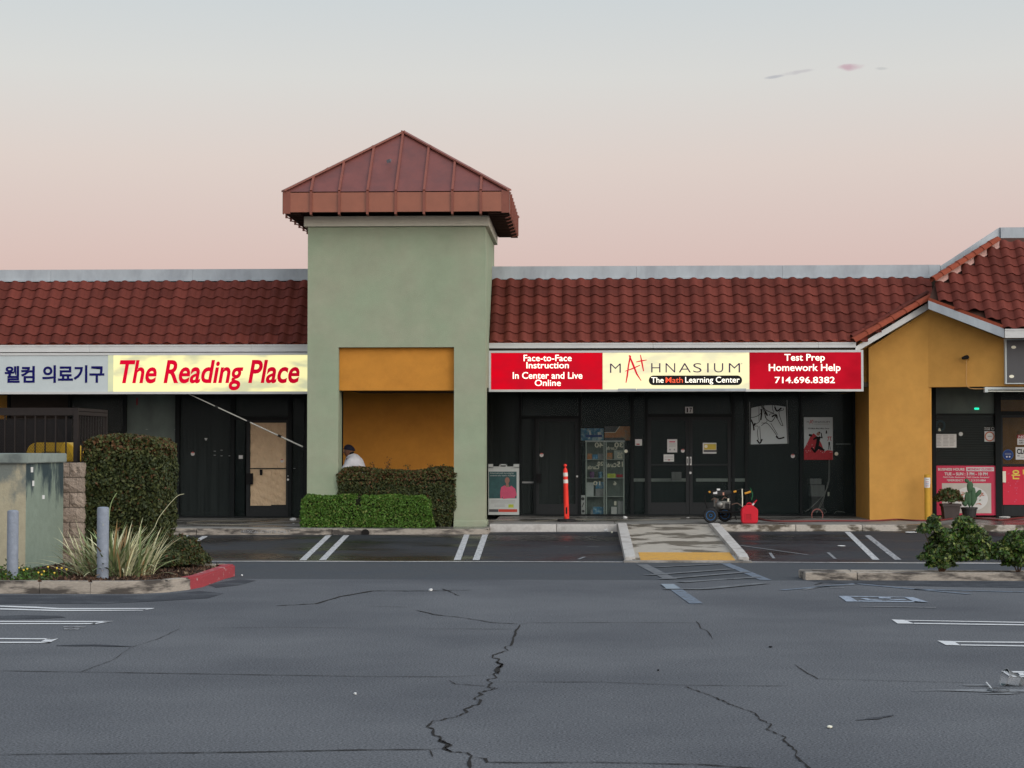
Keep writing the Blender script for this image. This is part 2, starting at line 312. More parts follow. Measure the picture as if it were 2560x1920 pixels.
def tube(bm, pts, r, seg=8, cap=True):
    pts = [Vector(p) for p in pts]; rings = []; n = len(pts)
    for i, p in enumerate(pts):
        t = (pts[min(i+1, n-1)]-pts[max(i-1, 0)]).normalized()
        a = Vector((0, 0, 1)) if abs(t.z) < .9 else Vector((0, 1, 0))
        s = t.cross(a).normalized(); u = s.cross(t); rr = r[i] if isinstance(r, (list, tuple)) else r
        rings.append([bm.verts.new(p+(s*math.cos(2*math.pi*k/seg)+u*math.sin(2*math.pi*k/seg))*rr) for k in range(seg)])
    for i in range(n-1):
        for k in range(seg): bm.faces.new((rings[i][k], rings[i][(k+1) % seg], rings[i+1][(k+1) % seg], rings[i+1][k]))
    if cap: bm.faces.new(rings[0][::-1]); bm.faces.new(rings[-1])
def spline(pts, sub=6):
    pts = [Vector(p) for p in pts]; out = []
    for i in range(len(pts)-1):
        p0 = pts[max(i-1, 0)]; p1 = pts[i]; p2 = pts[i+1]; p3 = pts[min(i+2, len(pts)-1)]
        for k in range(sub):
            t = k/sub; out.append(.5*((2*p1)+(p2-p0)*t+(2*p0-5*p1+4*p2-p3)*t*t+(3*p1-p0-3*p2+p3)*t**3))
    out.append(pts[-1]); return out
def lathe(bm, prof, c, seg=24, axis='z'):
    """prof: (radius, height) pairs"""
    rings = []
    for r, h in prof:
        ring = []
        for k in range(seg):
            a = 2*math.pi*k/seg; x, y = r*math.cos(a), r*math.sin(a)
            q = Vector((x, y, h)) if axis == 'z' else Vector((x, h, y))
            ring.append(bm.verts.new(Vector(c)+q))
        rings.append(ring)
    for i in range(len(rings)-1):
        for k in range(seg): bm.faces.new((rings[i][k], rings[i][(k+1) % seg], rings[i+1][(k+1) % seg], rings[i+1][k]))
    bm.faces.new(rings[0]); bm.faces.new(rings[-1])
def rectb(bm, u0, v0, u1, v1, Y, th=.01):
    a = U((u0+u1)/2, (v0+v1)/2, Y); x0 = U(u0, (v0+v1)/2, Y).x; x1 = U(u1, (v0+v1)/2, Y).x
    z1 = U((u0+u1)/2, v0, Y).z; z0 = U((u0+u1)/2, v1, Y).z
    box(bm, x0, x1, Y-th, Y, z0, z1)
def rect(name, u0, v0, u1, v1, Y, m, parent=None, th=.01, **k):
    bm = BM(); rectb(bm, u0, v0, u1, v1, Y, th); return obj(name, bm, m, parent, **k)
def disc(name, u, v, r, Y, m, parent=None, th=.006, **k):
    bm = BM(); c = U(u, v, Y); rr = r*Y/FPX
    lathe(bm, [(rr, -th), (rr, 0)], c, 20, 'y'); return obj(name, bm, m, parent, **k)
def text(name, s, u0, v0, u1, v1, Y, m, parent, bold=.0, shear=0, mirror=False, th=.004, slant=0, label=None):
    cu = bpy.data.curves.new(name, 'FONT'); cu.body = s; cu.offset = bold; cu.shear = shear; cu.extrude = .004; cu.resolution_u = 4
    t = bpy.data.objects.new(name+'_tmp', cu); C.objects.link(t)
    dg = bpy.context.evaluated_depsgraph_get(); me = bpy.data.meshes.new_from_object(t.evaluated_get(dg)); bpy.data.objects.remove(t); bpy.data.curves.remove(cu)
    if not me.vertices: return None
    co = np.zeros(len(me.vertices)*3); me.vertices.foreach_get('co', co); co = co.reshape(-1, 3)
    mn, mxx = co.min(0), co.max(0)
    X0, X1 = U(u0, (v0+v1)/2, Y).x, U(u1, (v0+v1)/2, Y).x; Z1, Z0 = U((u0+u1)/2, v0, Y).z, U((u0+u1)/2, v1, Y).z
    fx = (co[:, 0]-mn[0])/(mxx[0]-mn[0]); fz = (co[:, 1]-mn[1])/(mxx[1]-mn[1])
    if mirror: fx = 1-fx
    out = np.stack([X0+fx*(X1-X0), Y-th*(.5+.5*np.sign(co[:, 2])), Z0+fz*(Z1-Z0)+fx*slant], 1)
    off = WL[parent.name]; out -= np.array(off)
    me.vertices.foreach_set('co', out.ravel()); me.update(); me.materials.clear(); me.materials.append(m)
    o = bpy.data.objects.new(name, me); C.objects.link(o); o.parent = parent; o.location = (0, 0, 0); WL[o.name] = off.copy()
    if label: o['label'] = label
    return o
def stroke(bm, pts, w, Y, th=.004, z=None):
    """flat brush stroke on a wall plane, pts in photo pixels; w px or list"""
    q = [U(u, v, Y) for u, v in pts]; n = len(q)
    L_, R_ = [], []
    for i, p in enumerate(q):
        t = (q[min(i+1, n-1)]-q[max(i-1, 0)]).normalized(); s = Vector((-t.z, 0, t.x)); ww = (w[i] if isinstance(w, (list, tuple)) else w)*Y/FPX/2
        L_.append(p+s*ww); R_.append(p-s*ww)
    prism(bm, L_+R_[::-1], (0, -th, 0))
def ribbon(bm, pts, w, lift=.006, taper=False):
    """flat ribbon lying on the lot along ground points"""
    n = len(pts); L_, R_ = [], []
    for i, p in enumerate(pts):
        t = (pts[min(i+1, n-1)]-pts[max(i-1, 0)]); t.z = 0; t = t.normalized() if t.length > 1e-6 else Vector((1, 0, 0)); s = Vector((-t.y, t.x, 0))
        ww = w[i] if isinstance(w, (list, tuple)) else w
        for k, A in ((1, L_), (-1, R_)):
            q = p+s*k*ww/2; A.append(bm.verts.new((q.x, q.y, G(q.x, q.y)+lift)))
    for i in range(n-1): bm.faces.new((L_[i], L_[i+1], R_[i+1], R_[i]))
def gpoly(bm, px, lift=.006):
    poly(bm, [(lambda p: (p.x, p.y, G(p.x, p.y)+lift))(Gp(u, v)) for u, v in px])
# ------------------------------------------------------------------ ground
bm = BM(); poly(bm, [(-600, -400, -.6), (600, -400, -.6), (600, 900, -.6), (-600, 900, -.6)]); obj('ground', bm, M['strip'], kind='structure')
def sheet(name, xs, ys, m, dz=0):
    bm = BM(); V = [[bm.verts.new((x, y, G(x, y)+dz)) for x in xs] for y in ys]
    for j in range(len(ys)-1):
        for i in range(len(xs)-1): bm.faces.new((V[j][i], V[j][i+1], V[j+1][i+1], V[j+1][i]))
    return obj(name, bm, m, kind='structure')
lot = sheet('parking_lot', [-120, -20, 0, 20, 120], [-60, 0, 12, 23.9], M['asphalt'])
sheet('driveway', [-120, -20, 0, 20, 120], [23.9, 29.36], M['strip'])
sheet('gutter', [-120, -9, -5, 0, 6, 120], [29.36, 29.62], M['concrete'])
stalls = sheet('parking_stalls', [-120, -40, -20]+[-9+i*.75 for i in range(21)]+[12, 20, 120], [29.62, 30.3, 31, 32, 33, 34, 35, 35.9, 36.2, 36.61], M['stall'])
# ------------------------------------------------------------------ walkway
def slabs(name, x0, x1, y0, y1, z, m, step):
    root = thing(name, ((x0+x1)/2, (y0+y1)/2, z-.5), None, None, kind='structure'); n = max(1, round((x1-x0)/step)); w = (x1-x0)/n
    for i in range(n):
        bm = BM(); box(bm, x0+i*w+.005, x0+(i+1)*w-.005, y0, y1, z-.45, z, .006); obj('slab', bm, m, root)
    bm = BM(); box(bm, x0, x1, y0+.02, y1, z-.5, z-.02); obj('slab_bed', bm, M['darksoffit'], root)
    return root
XTL, XTR = -5.62, -2.03                   # tower faces
slabs('walkway', -26, -1.93, YK_L+.16, 42.5, ZL, M['wetwalk'], 2.4)
slabs('walkway', -1.93, 18, YK_R+.16, 42.5, ZR, M['wetwalk'], 2.4)
XR0, XR1 = .70, 2.40                       # ramp
def kerbrun(name, xs, y, z, m, hgt=.5, yd=.16):
    root = thing(name, ((xs[0]+xs[-1])/2, y, z-hgt), None, None, kind='structure')
    for a, b in zip(xs, xs[1:]):
        bm = BM(); box(bm, a+.004, b-.004, y, y+yd-.003, z-hgt, z+.004, .018); obj('kerb_stone', bm, m, root, smooth=True)
    return root
kl = kerbrun('left_kerb', [-26, -20, -14, -10.5, -7.6, -4.95, -1.93], YK_L, ZL, M['kerbl'])
kr = kerbrun('middle_kerb', [-1.93, -.6, XR0-.1], YK_R, ZR, M['kerbw'])
kr2 = kerbrun('right_kerb', [XR1+.15, 4.1, 5.4, 7.2, 9.4, 14, 18], YK_R, ZR, M['kerb'])
bm = BM(); box(bm, -2.0, -1.91, YK_L+.02, YK_R+.14, -.3, ZL+.01, .01); obj('kerb_return', bm, M['kerbl'], kl)
text('faded_lettering', 'MEDICAL CENTER ONLY', 603, 1326, 725, 1333, YK_L-.002, M['fadewhite'], kl, bold=.01)
bm = BM(); c = U(914, 1332, YK_L); lathe(bm, [(.075, -.03), (.06, -.004)], c, 16, 'y'); obj('drain_hole', bm, M['crack'], kl)
# ramp
rp = thing('ramp', (1.5, 33, 0), None, None, kind='structure')
YB = 29.55
def rz(y, a=ZR, b=-.085): return b+(a-b)*(y-YB)/(YK_R+.16-YB)
bm = BM(); prism(bm, [(XR0+.02, YB, -.085), (XR0+.02, YK_R+.15, ZR), (XR0+.02, YK_R+.15, -.5), (XR0+.02, YB, -.5)], (XR1-XR0+.06, 0, 0)); obj('ramp_surface', bm, M['ramp'], rp)
bm = BM(); prism(bm, [(XR0+.15, YB-.02, -.085), (XR0+.15, YB+1.15, rz(YB+1.15)+.008), (XR0+.15, YB+1.15, -.3), (XR0+.15, YB-.02, -.3)], (XR1-XR0-.2, 0, 0)); obj('yellow_strip', bm, M['yellowstrip'], rp)
for xa, xb in ((XR0-.10, XR0+.07), (XR1+.0, XR1+.17)):
    bm = BM(); pr = [(xa, YB, -.4), (xa, YB, -.045), (xa, YB+.35, rz(YB+.35)+.06), (xa, YK_R-.6, rz(YK_R-.6)+.075), (xa, YK_R+.13, ZR+.03), (xa, YK_R+.13, -.4)]
    prism(bm, pr, (xb-xa, 0, 0)); bmesh.ops.bevel(bm, geom=[e for e in bm.edges], offset=.012, segments=2, affect='EDGES'); obj('ramp_kerb', bm, M['kerbw'], rp)
bm = BM(); box(bm, XR0-.12, XR1+.2, YB-.20, YB-.002, -.4, -.095, .01); obj('ramp_lip', bm, M['concrete'], rp)
# ------------------------------------------------------------------ paint on the lot
def paint(name, segs, m, lift=.006, w=.1, parent=None):
    bm = BM()
    for s in segs:
        pts = [Gp(u, v) for u, v in s]; q = []
        for a, b in zip(pts, pts[1:]):
            k = max(1, int((b-a).length/1.0)); q += [a.lerp(b, t/k) for t in range(k)]
        q.append(pts[-1]); ribbon(bm, q, w, lift)
    return obj(name, bm, m, kind='structure')
for s in ([(822, 1339), (757, 1401)], [(866, 1339), (806, 1401)], [(1167, 1337), (1143, 1401)], [(1213, 1337), (1190, 1401)], [(2118, 1330), (2190, 1400)], [(466, 1339), (350, 1401)], [(513, 1341), (410, 1401)]):
    paint('stall_line', [s], M['white'], w=.11)
paint('stall_line', [[(2168, 1339), (2245, 1400)]], M['fadewhite'], w=.11)
paint('stall_end_line', [[(300, 1404.5), (1562, 1405.5)]], M['white'], w=.12, lift=.008)
paint('stall_end_line', [[(1846, 1406), (2640, 1411)]], M['white'], w=.14, lift=.008)
M['white2'] = mat('newer_white_paint', (.56, .57, .58), .8, .15, 60, col2=(.16, .165, .17), c2scale=20, c2w=(.60, .72))
def hairpin(ps):
    bm = BM()
    for q in ps: gpoly(bm, q)
    return obj('parking_line', bm, M['white2'], kind='structure')
hairpin([[(0, 1515), (0, 1518), (100, 1522), (150, 1524.5), (380, 1523.5), (387, 1521.5), (150, 1521.5), (90, 1518)], [(0, 1522), (0, 1525), (150, 1529), (356, 1527.5), (360, 1526), (150, 1526)], [(360, 1526), (367, 1524), (380, 1523.5), (356, 1527.5)][:3]])
hairpin([[(-80, 1553.5), (-80, 1556), (262, 1556.5), (285, 1554)], [(-80, 1559.5), (-80, 1562), (236, 1561.5), (240, 1559)], [(236, 1561.5), (285, 1554), (262, 1556.5-1.5), (225, 1561)]])
hairpin([[(-80, 1596), (-80, 1599), (130, 1600), (146, 1597.5)], [(-80, 1606), (-80, 1609), (122, 1609), (128, 1606)], [(100, 1606.5), (122, 1609), (146, 1597.5), (118, 1598)]])
hairpin([[(2229, 1550), (2244, 1560), (2285, 1560.5), (2262, 1551)], [(2262, 1551.4), (2264, 1553), (2700, 1561), (2700, 1558.5)], [(2285, 1558.6), (2284, 1560.8), (2700, 1567), (2700, 1564)]])
hairpin([[(2343, 1603), (2365, 1614), (2402, 1615), (2384, 1604.5)], [(2384, 1604.5), (2388, 1607), (2700, 1610), (2700, 1607)], [(2402, 1612.5), (2402, 1615), (2700, 1620), (2700, 1617)]])
hairpin([[(2503, 1679), (2526, 1694), (2533, 1694.5), (2514, 1680)], [(2512, 1679.6), (2516, 1683), (2760, 1686), (2760, 1681.5)], [(2522, 1690), (2527, 1694), (2760, 1699), (2760, 1694)], [(2545, 1684), (2552, 1692), (2566, 1692), (2558, 1684)]])
bm = BM(); gpoly(bm, [(158, 1568), (161, 1570), (212, 1570), (214, 1568)]); gpoly(bm, [(160, 1572.5), (160, 1575), (195, 1575), (199, 1573)]); obj('ghost_paint', bm, M['fadewhite'], kind='structure')
# accessible stall marks
bm = BM()
for q in ([(2097, 1491), (2116, 1505), (2146, 1505), (2122, 1491)], [(2122, 1491), (2124, 1493), (2262, 1494.5), (2283, 1494)], [(2283, 1494), (2262, 1494.5), (2288, 1506.5), (2322, 1507)], [(2146, 1502.5), (2146, 1505), (2322, 1507), (2288, 1504)],
          [(2150, 1497), (2170, 1501.5), (2205, 1502.5), (2205, 1501), (2178, 1499.5), (2166, 1496)], [(2196, 1494), (2198, 1497), (2228, 1497.5), (2226, 1494.5)], [(2222, 1500), (2234, 1502), (2268, 1500.5), (2262, 1499)]): gpoly(bm, q)
obj('accessible_symbol', bm, mat('blue_white_paint', (.28, .33, .40), .8, .25, 40, col2=(.08, .09, .11), c2scale=20, c2w=(.52, .64)), kind='structure')
paint('blue_line', [[(1955, 1476), (2139, 1460)], [(2139, 1460), (2423, 1486)], [(2285, 1474), (2560, 1481)]], M['blue'], w=.10)
paint('ghost_paint', [[(2010, 1475), (2050, 1468), (2140, 1462)], [(2151, 1517), (2340, 1520)], [(2075, 1470), (2110, 1470)]], M['ghost'], w=.06)
paint('blue_line', [[(1604, 1411), (1677, 1449)]], M['ghost2'], w=.17, lift=.006)
paint('blue_line', [[(1672, 1461), (1741, 1510)], [(1812, 1409), (1915, 1451)]], M['blue'], w=.15, lift=.006)
paint('hatch_line', [[(1641, 1419), (1800, 1411)], [(1620, 1439), (1830, 1424)], [(1655, 1449), (1870, 1431)], [(1700, 1457), (1895, 1444)], [(1660, 1474), (1757, 1474), (1912, 1459)]], M['ghost2'], w=.17, lift=.0105)
paint('hatch_line', [[(1668, 1462), (1683, 1474)]], mat('pale_blue_paint', (.22, .26, .30), .8, .2, 30), w=.16, lift=.012)
paint('ghost_paint', [[(1467, 1368), (1498, 1368)], [(1446, 1399), (1462, 1393)], [(1411, 1368), (1420, 1368)], [(1925, 1383), (1935, 1397)], [(2070, 1382), (2088, 1398)], [(1760, 1352), (2020, 1388)]], M['ghost'], w=.05, lift=.007)
bm = BM()
for q in ([(2265, 1728), (2480, 1724), (2560, 1726), (2700, 1727), (2700, 1733), (2560, 1731), (2480, 1732), (2350, 1728)], [(2400, 1714), (2460, 1713), (2480, 1716), (2420, 1716)], [(2450, 1736), (2520, 1733), (2560, 1734), (2520, 1737)]): gpoly(bm, q)
obj('ghost_paint', bm, M['ghost'], kind='structure')
M['sealed'] = mat('sealed_asphalt', (.046, .050, .058), .85, .5, 50, .3, 60, .1, col2=(.082, .088, .097), c2scale=2.5, c2w=(.45, .7))
for q in ([(-60, 1488), (330, 1489), (430, 1484), (500, 1478), (560, 1484), (520, 1496), (400, 1503), (250, 1510), (90, 1509), (-60, 1512)], [(-60, 1541), (60, 1539), (150, 1540), (165, 1544), (90, 1548), (-60, 1549)], [(520, 1462), (600, 1447), (640, 1452), (600, 1463), (540, 1470)], [(2000, 1450), (2250, 1453), (2600, 1455), (2600, 1470), (2420, 1468), (2200, 1463), (2060, 1458)]):
    bm = BM(); gpoly(bm, q, .0035); obj('asphalt_patch', bm, M['sealed'], kind='structure')
# ------------------------------------------------------------------ cracks and seams of the lot
def crack(pts, w, jit=2.0, sub=5, m='crack'):
    if sub >= 12: w *= 1.5
    q = []
    for (a, b) in zip(pts, pts[1:]):
        n = max(1, int(math.hypot(b[0]-a[0], b[1]-a[1])/sub))
        for k in range(n):
            t = k/n; j = jit if 0 < k else 0; q.append((a[0]+(b[0]-a[0])*t+random.uniform(-j, j)*1.6, a[1]+(b[1]-a[1])*t+random.uniform(-j, j)*.35))
    q.append(pts[-1]); g = [Gp(*p) for p in q]; ws = [w*random.uniform(.35, 1.3) for _ in g]; ws[0] = ws[-1] = w*.2
    bm = BM(); ribbon(bm, g, ws, .005); obj('crack', bm, M[m], lot)
crack([(1300,1562),(1289,1585),(1283,1600),(1278,1614),(1262,1619),(1271,1627),(1233,1638),(1231,1645),(1249,1650),(1242,1656),(1256,1661),(1247,1672),(1249,1679),(1233,1686),(1242,1695),(1218,1701),(1231,1708),(1218,1719),(1245,1722),(1197,1732),(1207,1737),(1186,1748),(1202,1751),(1198,1760),(1160,1775),(1168,1780),(1150,1790),(1110,1800),(1081,1804),(1066,1818),(1084,1824),(1083,1838),(1101,1844),(1097,1854),(1130,1864),(1113,1871),(1131,1881),(1168,1883),(1180,1891),(1173,1907),(1173,1935)], .018, 2.0, 5)
crack([(1242,1656),(1256,1663),(1240,1676),(1246,1686)], .03, 2); crack([(1097,1850),(1120,1862),(1110,1872),(1128,1882)], .026, 2)
crack([(1189,1895),(1213,1898),(1218,1907),(1300,1908),(1500,1907),(1760,1913),(1950,1928)], .013, .8, 30)
crack([(1712,1717),(1747,1729),(1809,1754),(1836,1766),(1887,1783),(1898,1799),(1929,1813),(1916,1824),(1949,1838),(1965,1844),(1958,1851),(1992,1881),(1988,1890),(2019,1918),(2030,1930)], .012, 2, 5)
crack([(0,1678),(400,1684),(900,1692),(1120,1693),(1232,1688)], .012, .5, 40); crack([(1231,1706),(1500,1706),(1700,1714),(1972,1716)], .009, .5, 40)
crack([(0,1888),(600,1882),(900,1876),(1080,1875),(1112,1871)], .013, .5, 40); crack([(1072,1876),(1078,1884),(1082,1894)], .012, 1.5, 4)
crack([(1039,1526),(1085,1537),(1165,1546),(1230,1557),(1296,1561)], .018, 1, 12); crack([(1300,1562),(1320,1558),(1500,1557),(1760,1558)], .012, .4, 40)
crack([(1045,1573),(1180,1573),(1290,1574)], .010, .4, 30); crack([(690,1515),(790,1510),(850,1492),(930,1478),(1070,1478),(1180,1476)], .03, 1, 14)
crack([(1740,1553),(1748,1562),(1752,1572),(1770,1580),(1782,1600)], .010, 2, 6); crack([(1985,1661),(2000,1672),(2020,1685),(2045,1698),(2300,1705),(2420,1708)], .006, 1, 12)
crack([(450,1572),(390,1600),(325,1620),(280,1652),(200,1682)], .006, 1.5, 8); crack([(1122,1701),(1138,1711),(1215,1716)], .013, 1.2, 7)
crack([(900,1515),(1030,1519)], .010, .4, 30); crack([(470,1571),(700,1569),(900,1571)], .007, .3, 40)
crack([(140,1615),(230,1614),(330,1617)], .07, .6, 30, 'sealed'); crack([(2035,1462),(2060,1458)], .03, 2, 6)
crack([(1105,1472),(1130,1482),(1150,1490)], .018, 2, 6)
crack([(2140,1802),(2190,1797),(2235,1789)], .04, .5, 12, 'sealed')
# ------------------------------------------------------------------ roof tiles
def tile_mesh(name, m, w=.30, ln=.315, h=.055, lift=.03):
    bm = BM(); prof = []
    for i in range(8):
        t = i/7
        prof.append((t*.64*w, h*math.sin(math.pi*t)))
    for i in (1, 2, 3): t = i/3; prof.append(((.64+.40*t)*w, -.014*math.sin(math.pi*t)))
    top0 = [bm.verts.new((x, 0, z+lift)) for x, z in prof]; top1 = [bm.verts.new((x, ln, z+.004)) for x, z in prof]; low = [bm.verts.new((x, .006, z+lift-.02)) for x, z in prof]
    for i in range(len(prof)-1):
        f = bm.faces.new((top0[i], top0[i+1], top1[i+1], top1[i])); f.smooth = True
    d0 = [bm.verts.new(v.co) for v in top0]
    for i in range(len(prof)-1): bm.faces.new((d0[i], low[i], low[i+1], d0[i+1]))
    me = bpy.data.meshes.new(name); bm.to_mesh(me); bm.free(); me.materials.append(m); return me
TILE = tile_mesh('roof_tile', M['tile'])
SA = math.atan(SLP); UPS = Vector((0, math.cos(SA), math.sin(SA)))
NRM = Vector((0, -math.sin(SA), math.cos(SA)))
def tile_field(root, x0, x1, y0, z0, rows, expo, keep=None, pitch=.30):
    n = int(math.ceil((x1-x0)/pitch)); cnt = 0
    for r in range(rows):
        for c in range(n):
            p = Vector((x0+c*pitch, y0, z0))+UPS*(r*expo)
            if keep and not keep(p+Vector((pitch*.35, 0, 0))+UPS*expo*.5): continue
            o = bpy.data.objects.new('roof_tile', TILE); C.objects.link(o); o.parent = root
            o.location = p-WL[root.name]+Vector((random.uniform(-.004, .004), 0, 0)); o.rotation_euler = (SA+random.uniform(-.012, .012), 0, random.uniform(-.012, .012)); cnt += 1
            if r == rows-1: o.scale = (1, .8, 1)
    return cnt
def barrel_row(root, a, b, n, r, m, name, over=1.12, half=True):
    """row of overlapping barrel tiles from a to b"""
    a, b = Vector(a), Vector(b); t = (b-a).normalized(); seglen = (b-a).length/n
    s = t.cross(Vector((0, 0, 1))).normalized(); u = s.cross(t)
    for i in range(n):
        p = a+t*(i*seglen); q = p+t*seglen*over; bm = BM(); A, B, A2 = [], [], []
        for k in range(9):
            an = math.pi*(k/8)*1.15-.12; 
            A.append(bm.verts.new(p+(s*math.cos(an)+u*math.sin(an))*r*1.12)); B.append(bm.verts.new(q+(s*math.cos(an)+u*math.sin(an))*r*.94)); A2.append(bm.verts.new(p+(s*math.cos(an)+u*math.sin(an))*r*.92))
        for k in range(8):
            bm.faces.new((A[k], A[k+1], B[k+1], B[k])); bm.faces.new((A[k], A2[k], A2[k+1], A[k+1]))
        obj(name, bm, m, root, smooth=True)
# ------------------------------------------------------------------ buildings
bL = thing('shop_building', (-12, 41, ZL), 'left shop wing with red tiled roof and dark glass front, left of the green tower', 'building')
bR = thing('shop_building', (2.5, 41, ZR), 'shop wing right of the green tower with red tiled roof and black glass doors', 'building')
bT = thing('tower_building', (-3.8, 37, ZL), 'square sage green stucco entrance tower with copper hipped roof and orange recess', 'tower')
bC = thing('corner_building', (9, 40, ZR), 'orange stucco corner building with gabled tiled roof at the right edge', 'building')
XC = 6.03                                   # left side of the orange corner wall
zE = U(1600, 856, YE).z; zEl = U(400, 861, YE).z; zTop = zE+SLP*(YT-YE)
# mansard decks
def mansard(root, x0, x1, ze, name='roof'):
    bm = BM(); zt = ze+SLP*(YT-YE); prism(bm, [(x0, YE-.02, ze-.03), (x0, YT+.1, zt-.03+.1*SLP), (x0, YT+.1, ze-.1), (x0, YE, ze-.1)], (x1-x0, 0, 0))
    return obj(name, bm, M['soffit'], root)
rL = mansard(bL, -24, XTL-.002, zEl); rR = mansard(bR, XTR+.002, 5.3, zE)
XLN = XTL-.30*48+.02
EXPO = math.hypot(YT-YE, SLP*(YT-YE))/6.75
nA = tile_field(rL, XTL-.30*40+.06, XTL-.02, YE-.05, zEl-.01, 7, EXPO)
# left building's walls and parapet
def parapet(root, x0, x1, zb, zt, step=3.1):
    x = x0
    while x < x1-.01:
        xx = min(x+step, x1); bm = BM(); box(bm, x+.002, xx-.002, YT+.03, YT+.25, zb, zt); box(bm, x+.002, xx-.002, YT+.0, YT+.03, zb-.0, zb+.035); obj('coping', bm, M['metalgrey'], root); x = xx
    bm = BM(); box(bm, x0, x1, YT+.06, YT+.22, zb-.4, zb+.001); obj('parapet_wall', bm, M['darksoffit'], root)
pzb, pzt = U(400, 703, YT).z, U(400, 673, YT).z
parapet(bL, -24, XTL, pzb, pzt)
pzbR, pztR = U(1700, 697, YT).z, U(1700, 664, YT).z
XH = U(2352, 665, YT).x
parapet(bR, XTR, XH, pzbR, pztR)
def fascia(root, x0, x1, zb, zt, y=YE, step=3.4):
    x = x0
    while x < x1-.01:
        xx = min(x+step, x1); bm = BM(); box(bm, x+.002, xx-.002, y-.06, y, zb, zt); box(bm, x+.002, xx-.002, y-.068, y-.06, zt-.03, zt+.006); obj('fascia_board', bm, M['whitetrim'], root); x = xx
fascia(bL, -24, XTL-.002, U(400, 880, YE).z, zEl-.015); fascia(bR, XTR+.002, U(2139, 860, YE).x, U(1700, 870, YE).z, zE-.015)
# birdstop strips under the lowest row
for root, x0, x1, z in ((rL, -24, XTL-.01, zEl), (rR, XTR+.01, 5.5, zE)):
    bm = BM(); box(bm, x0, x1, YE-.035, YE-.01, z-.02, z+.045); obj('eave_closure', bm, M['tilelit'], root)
YW0 = 39.2
# soffits, back walls, roof slab
for root, x0, x1, z in ((bL, -24, XTL-.002, 2.86), (bR, XTR+.002, XC, 2.95)):
    bm = BM(); box(bm, x0, min(x1, 5.72), YE+.06, YS+6, z, z+.1); box(bm, min(x1-.001, 5.72), x1, YW0, YS+6, z, z+.1); obj('soffit', bm, M['darksoffit'], root)
    bm = BM(); box(bm, x0, min(x1, U(2139, 900, YE).x), YE+.0, YE+.055, z-.02, z+.9); obj('eave_wall', bm, M['darksoffit'], root)
    bm = BM(); box(bm, x0, x1, YT+.25, YS+6.2, 4.6, 4.7); obj('roof_deck', bm, M['darksoffit'], root)
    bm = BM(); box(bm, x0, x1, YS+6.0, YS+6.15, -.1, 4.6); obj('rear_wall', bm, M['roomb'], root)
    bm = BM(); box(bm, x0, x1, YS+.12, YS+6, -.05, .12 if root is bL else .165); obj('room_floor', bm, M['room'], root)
bm = BM(); box(bm, -24.2, -24, YT, YS+6.15, -.1, 5.4); obj('end_wall', bm, M['orange'], bL)
# rooms
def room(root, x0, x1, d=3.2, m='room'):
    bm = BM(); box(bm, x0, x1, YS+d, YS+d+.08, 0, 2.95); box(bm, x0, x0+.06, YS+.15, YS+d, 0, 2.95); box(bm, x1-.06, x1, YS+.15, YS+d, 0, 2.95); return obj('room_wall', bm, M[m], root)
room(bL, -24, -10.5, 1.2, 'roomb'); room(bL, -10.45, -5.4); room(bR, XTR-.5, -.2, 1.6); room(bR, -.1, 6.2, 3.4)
def mull(root, u0, u1, v0, v1, Y=YS, m='frame', th=.10, name='mullion'):
    bm = BM(); rectb(bm, u0, v0, u1, v1, Y+.02, th); return obj(name, bm, M[m], root)
def pane(root, u0, u1, v0, v1, Y=YS, m='glass', name='glass_pane'):
    bm = BM(); rectb(bm, u0, v0, u1, v1, Y+.012, .008); return obj(name, bm, M[m], root)
VB_L, VB_R, VTOP = 1296, 1289.5, 955
# left front
for a, b in ((-160, -150), (20, 26), (172, 178), (309, 317), (440, 451), (578, 588), (722, 731), (762, 770)): mull(bL, a, b, VTOP, VB_L)
mull(bL, -160, 770, 1289.5, VB_L-.3, th=.12, name='sill'); mull(bL, 588, 722, 1041, 1051, th=.09, name='header')
rect('orange_panel', -160, 960, 22, 1072, YS+.5, M['orange'], bL, .05)
rect('brown_panel', 24, 960, 174, 1295, YS+.35, M['roomb'], bL, .02)
for a, b, t, bt, mm in ((178, 309, 955, 1290, 'glass'), (317, 440, 955, 1290, 'glassreflect'), (451, 578, 955, 1290, 'glassdirty'), (588, 722, 955, 1041, 'glassdirty'), (588, 613, 1051, 1290, 'glass'), (731, 764, 955, 1290, 'glassdirty')): pane(bL, a, b, t, bt, m=mm)
for a, b in ((434, 436), (438, 439.5)):
    rect('inner_rail', a, 1090, b, 1289, YS+.10, M['shelfglass'], bL, .01)
rect('inner_rail', 536, 1088, 540, 1289, YS+.12, M['grey'], bL, .01)
dr = rect('door', 616, 1051, 722, 1291, YS+.0, M['framelt'], bL, .004)
for a, b, t, bt in ((617, 626, 1051, 1291), (716, 721, 1051, 1291), (626, 716, 1051, 1057), (626, 716, 1264, 1291), (626, 716, 1170, 1172.5)): mull(dr, a, b, t, bt, YS-.03, 'framelt', .06, 'door_frame')
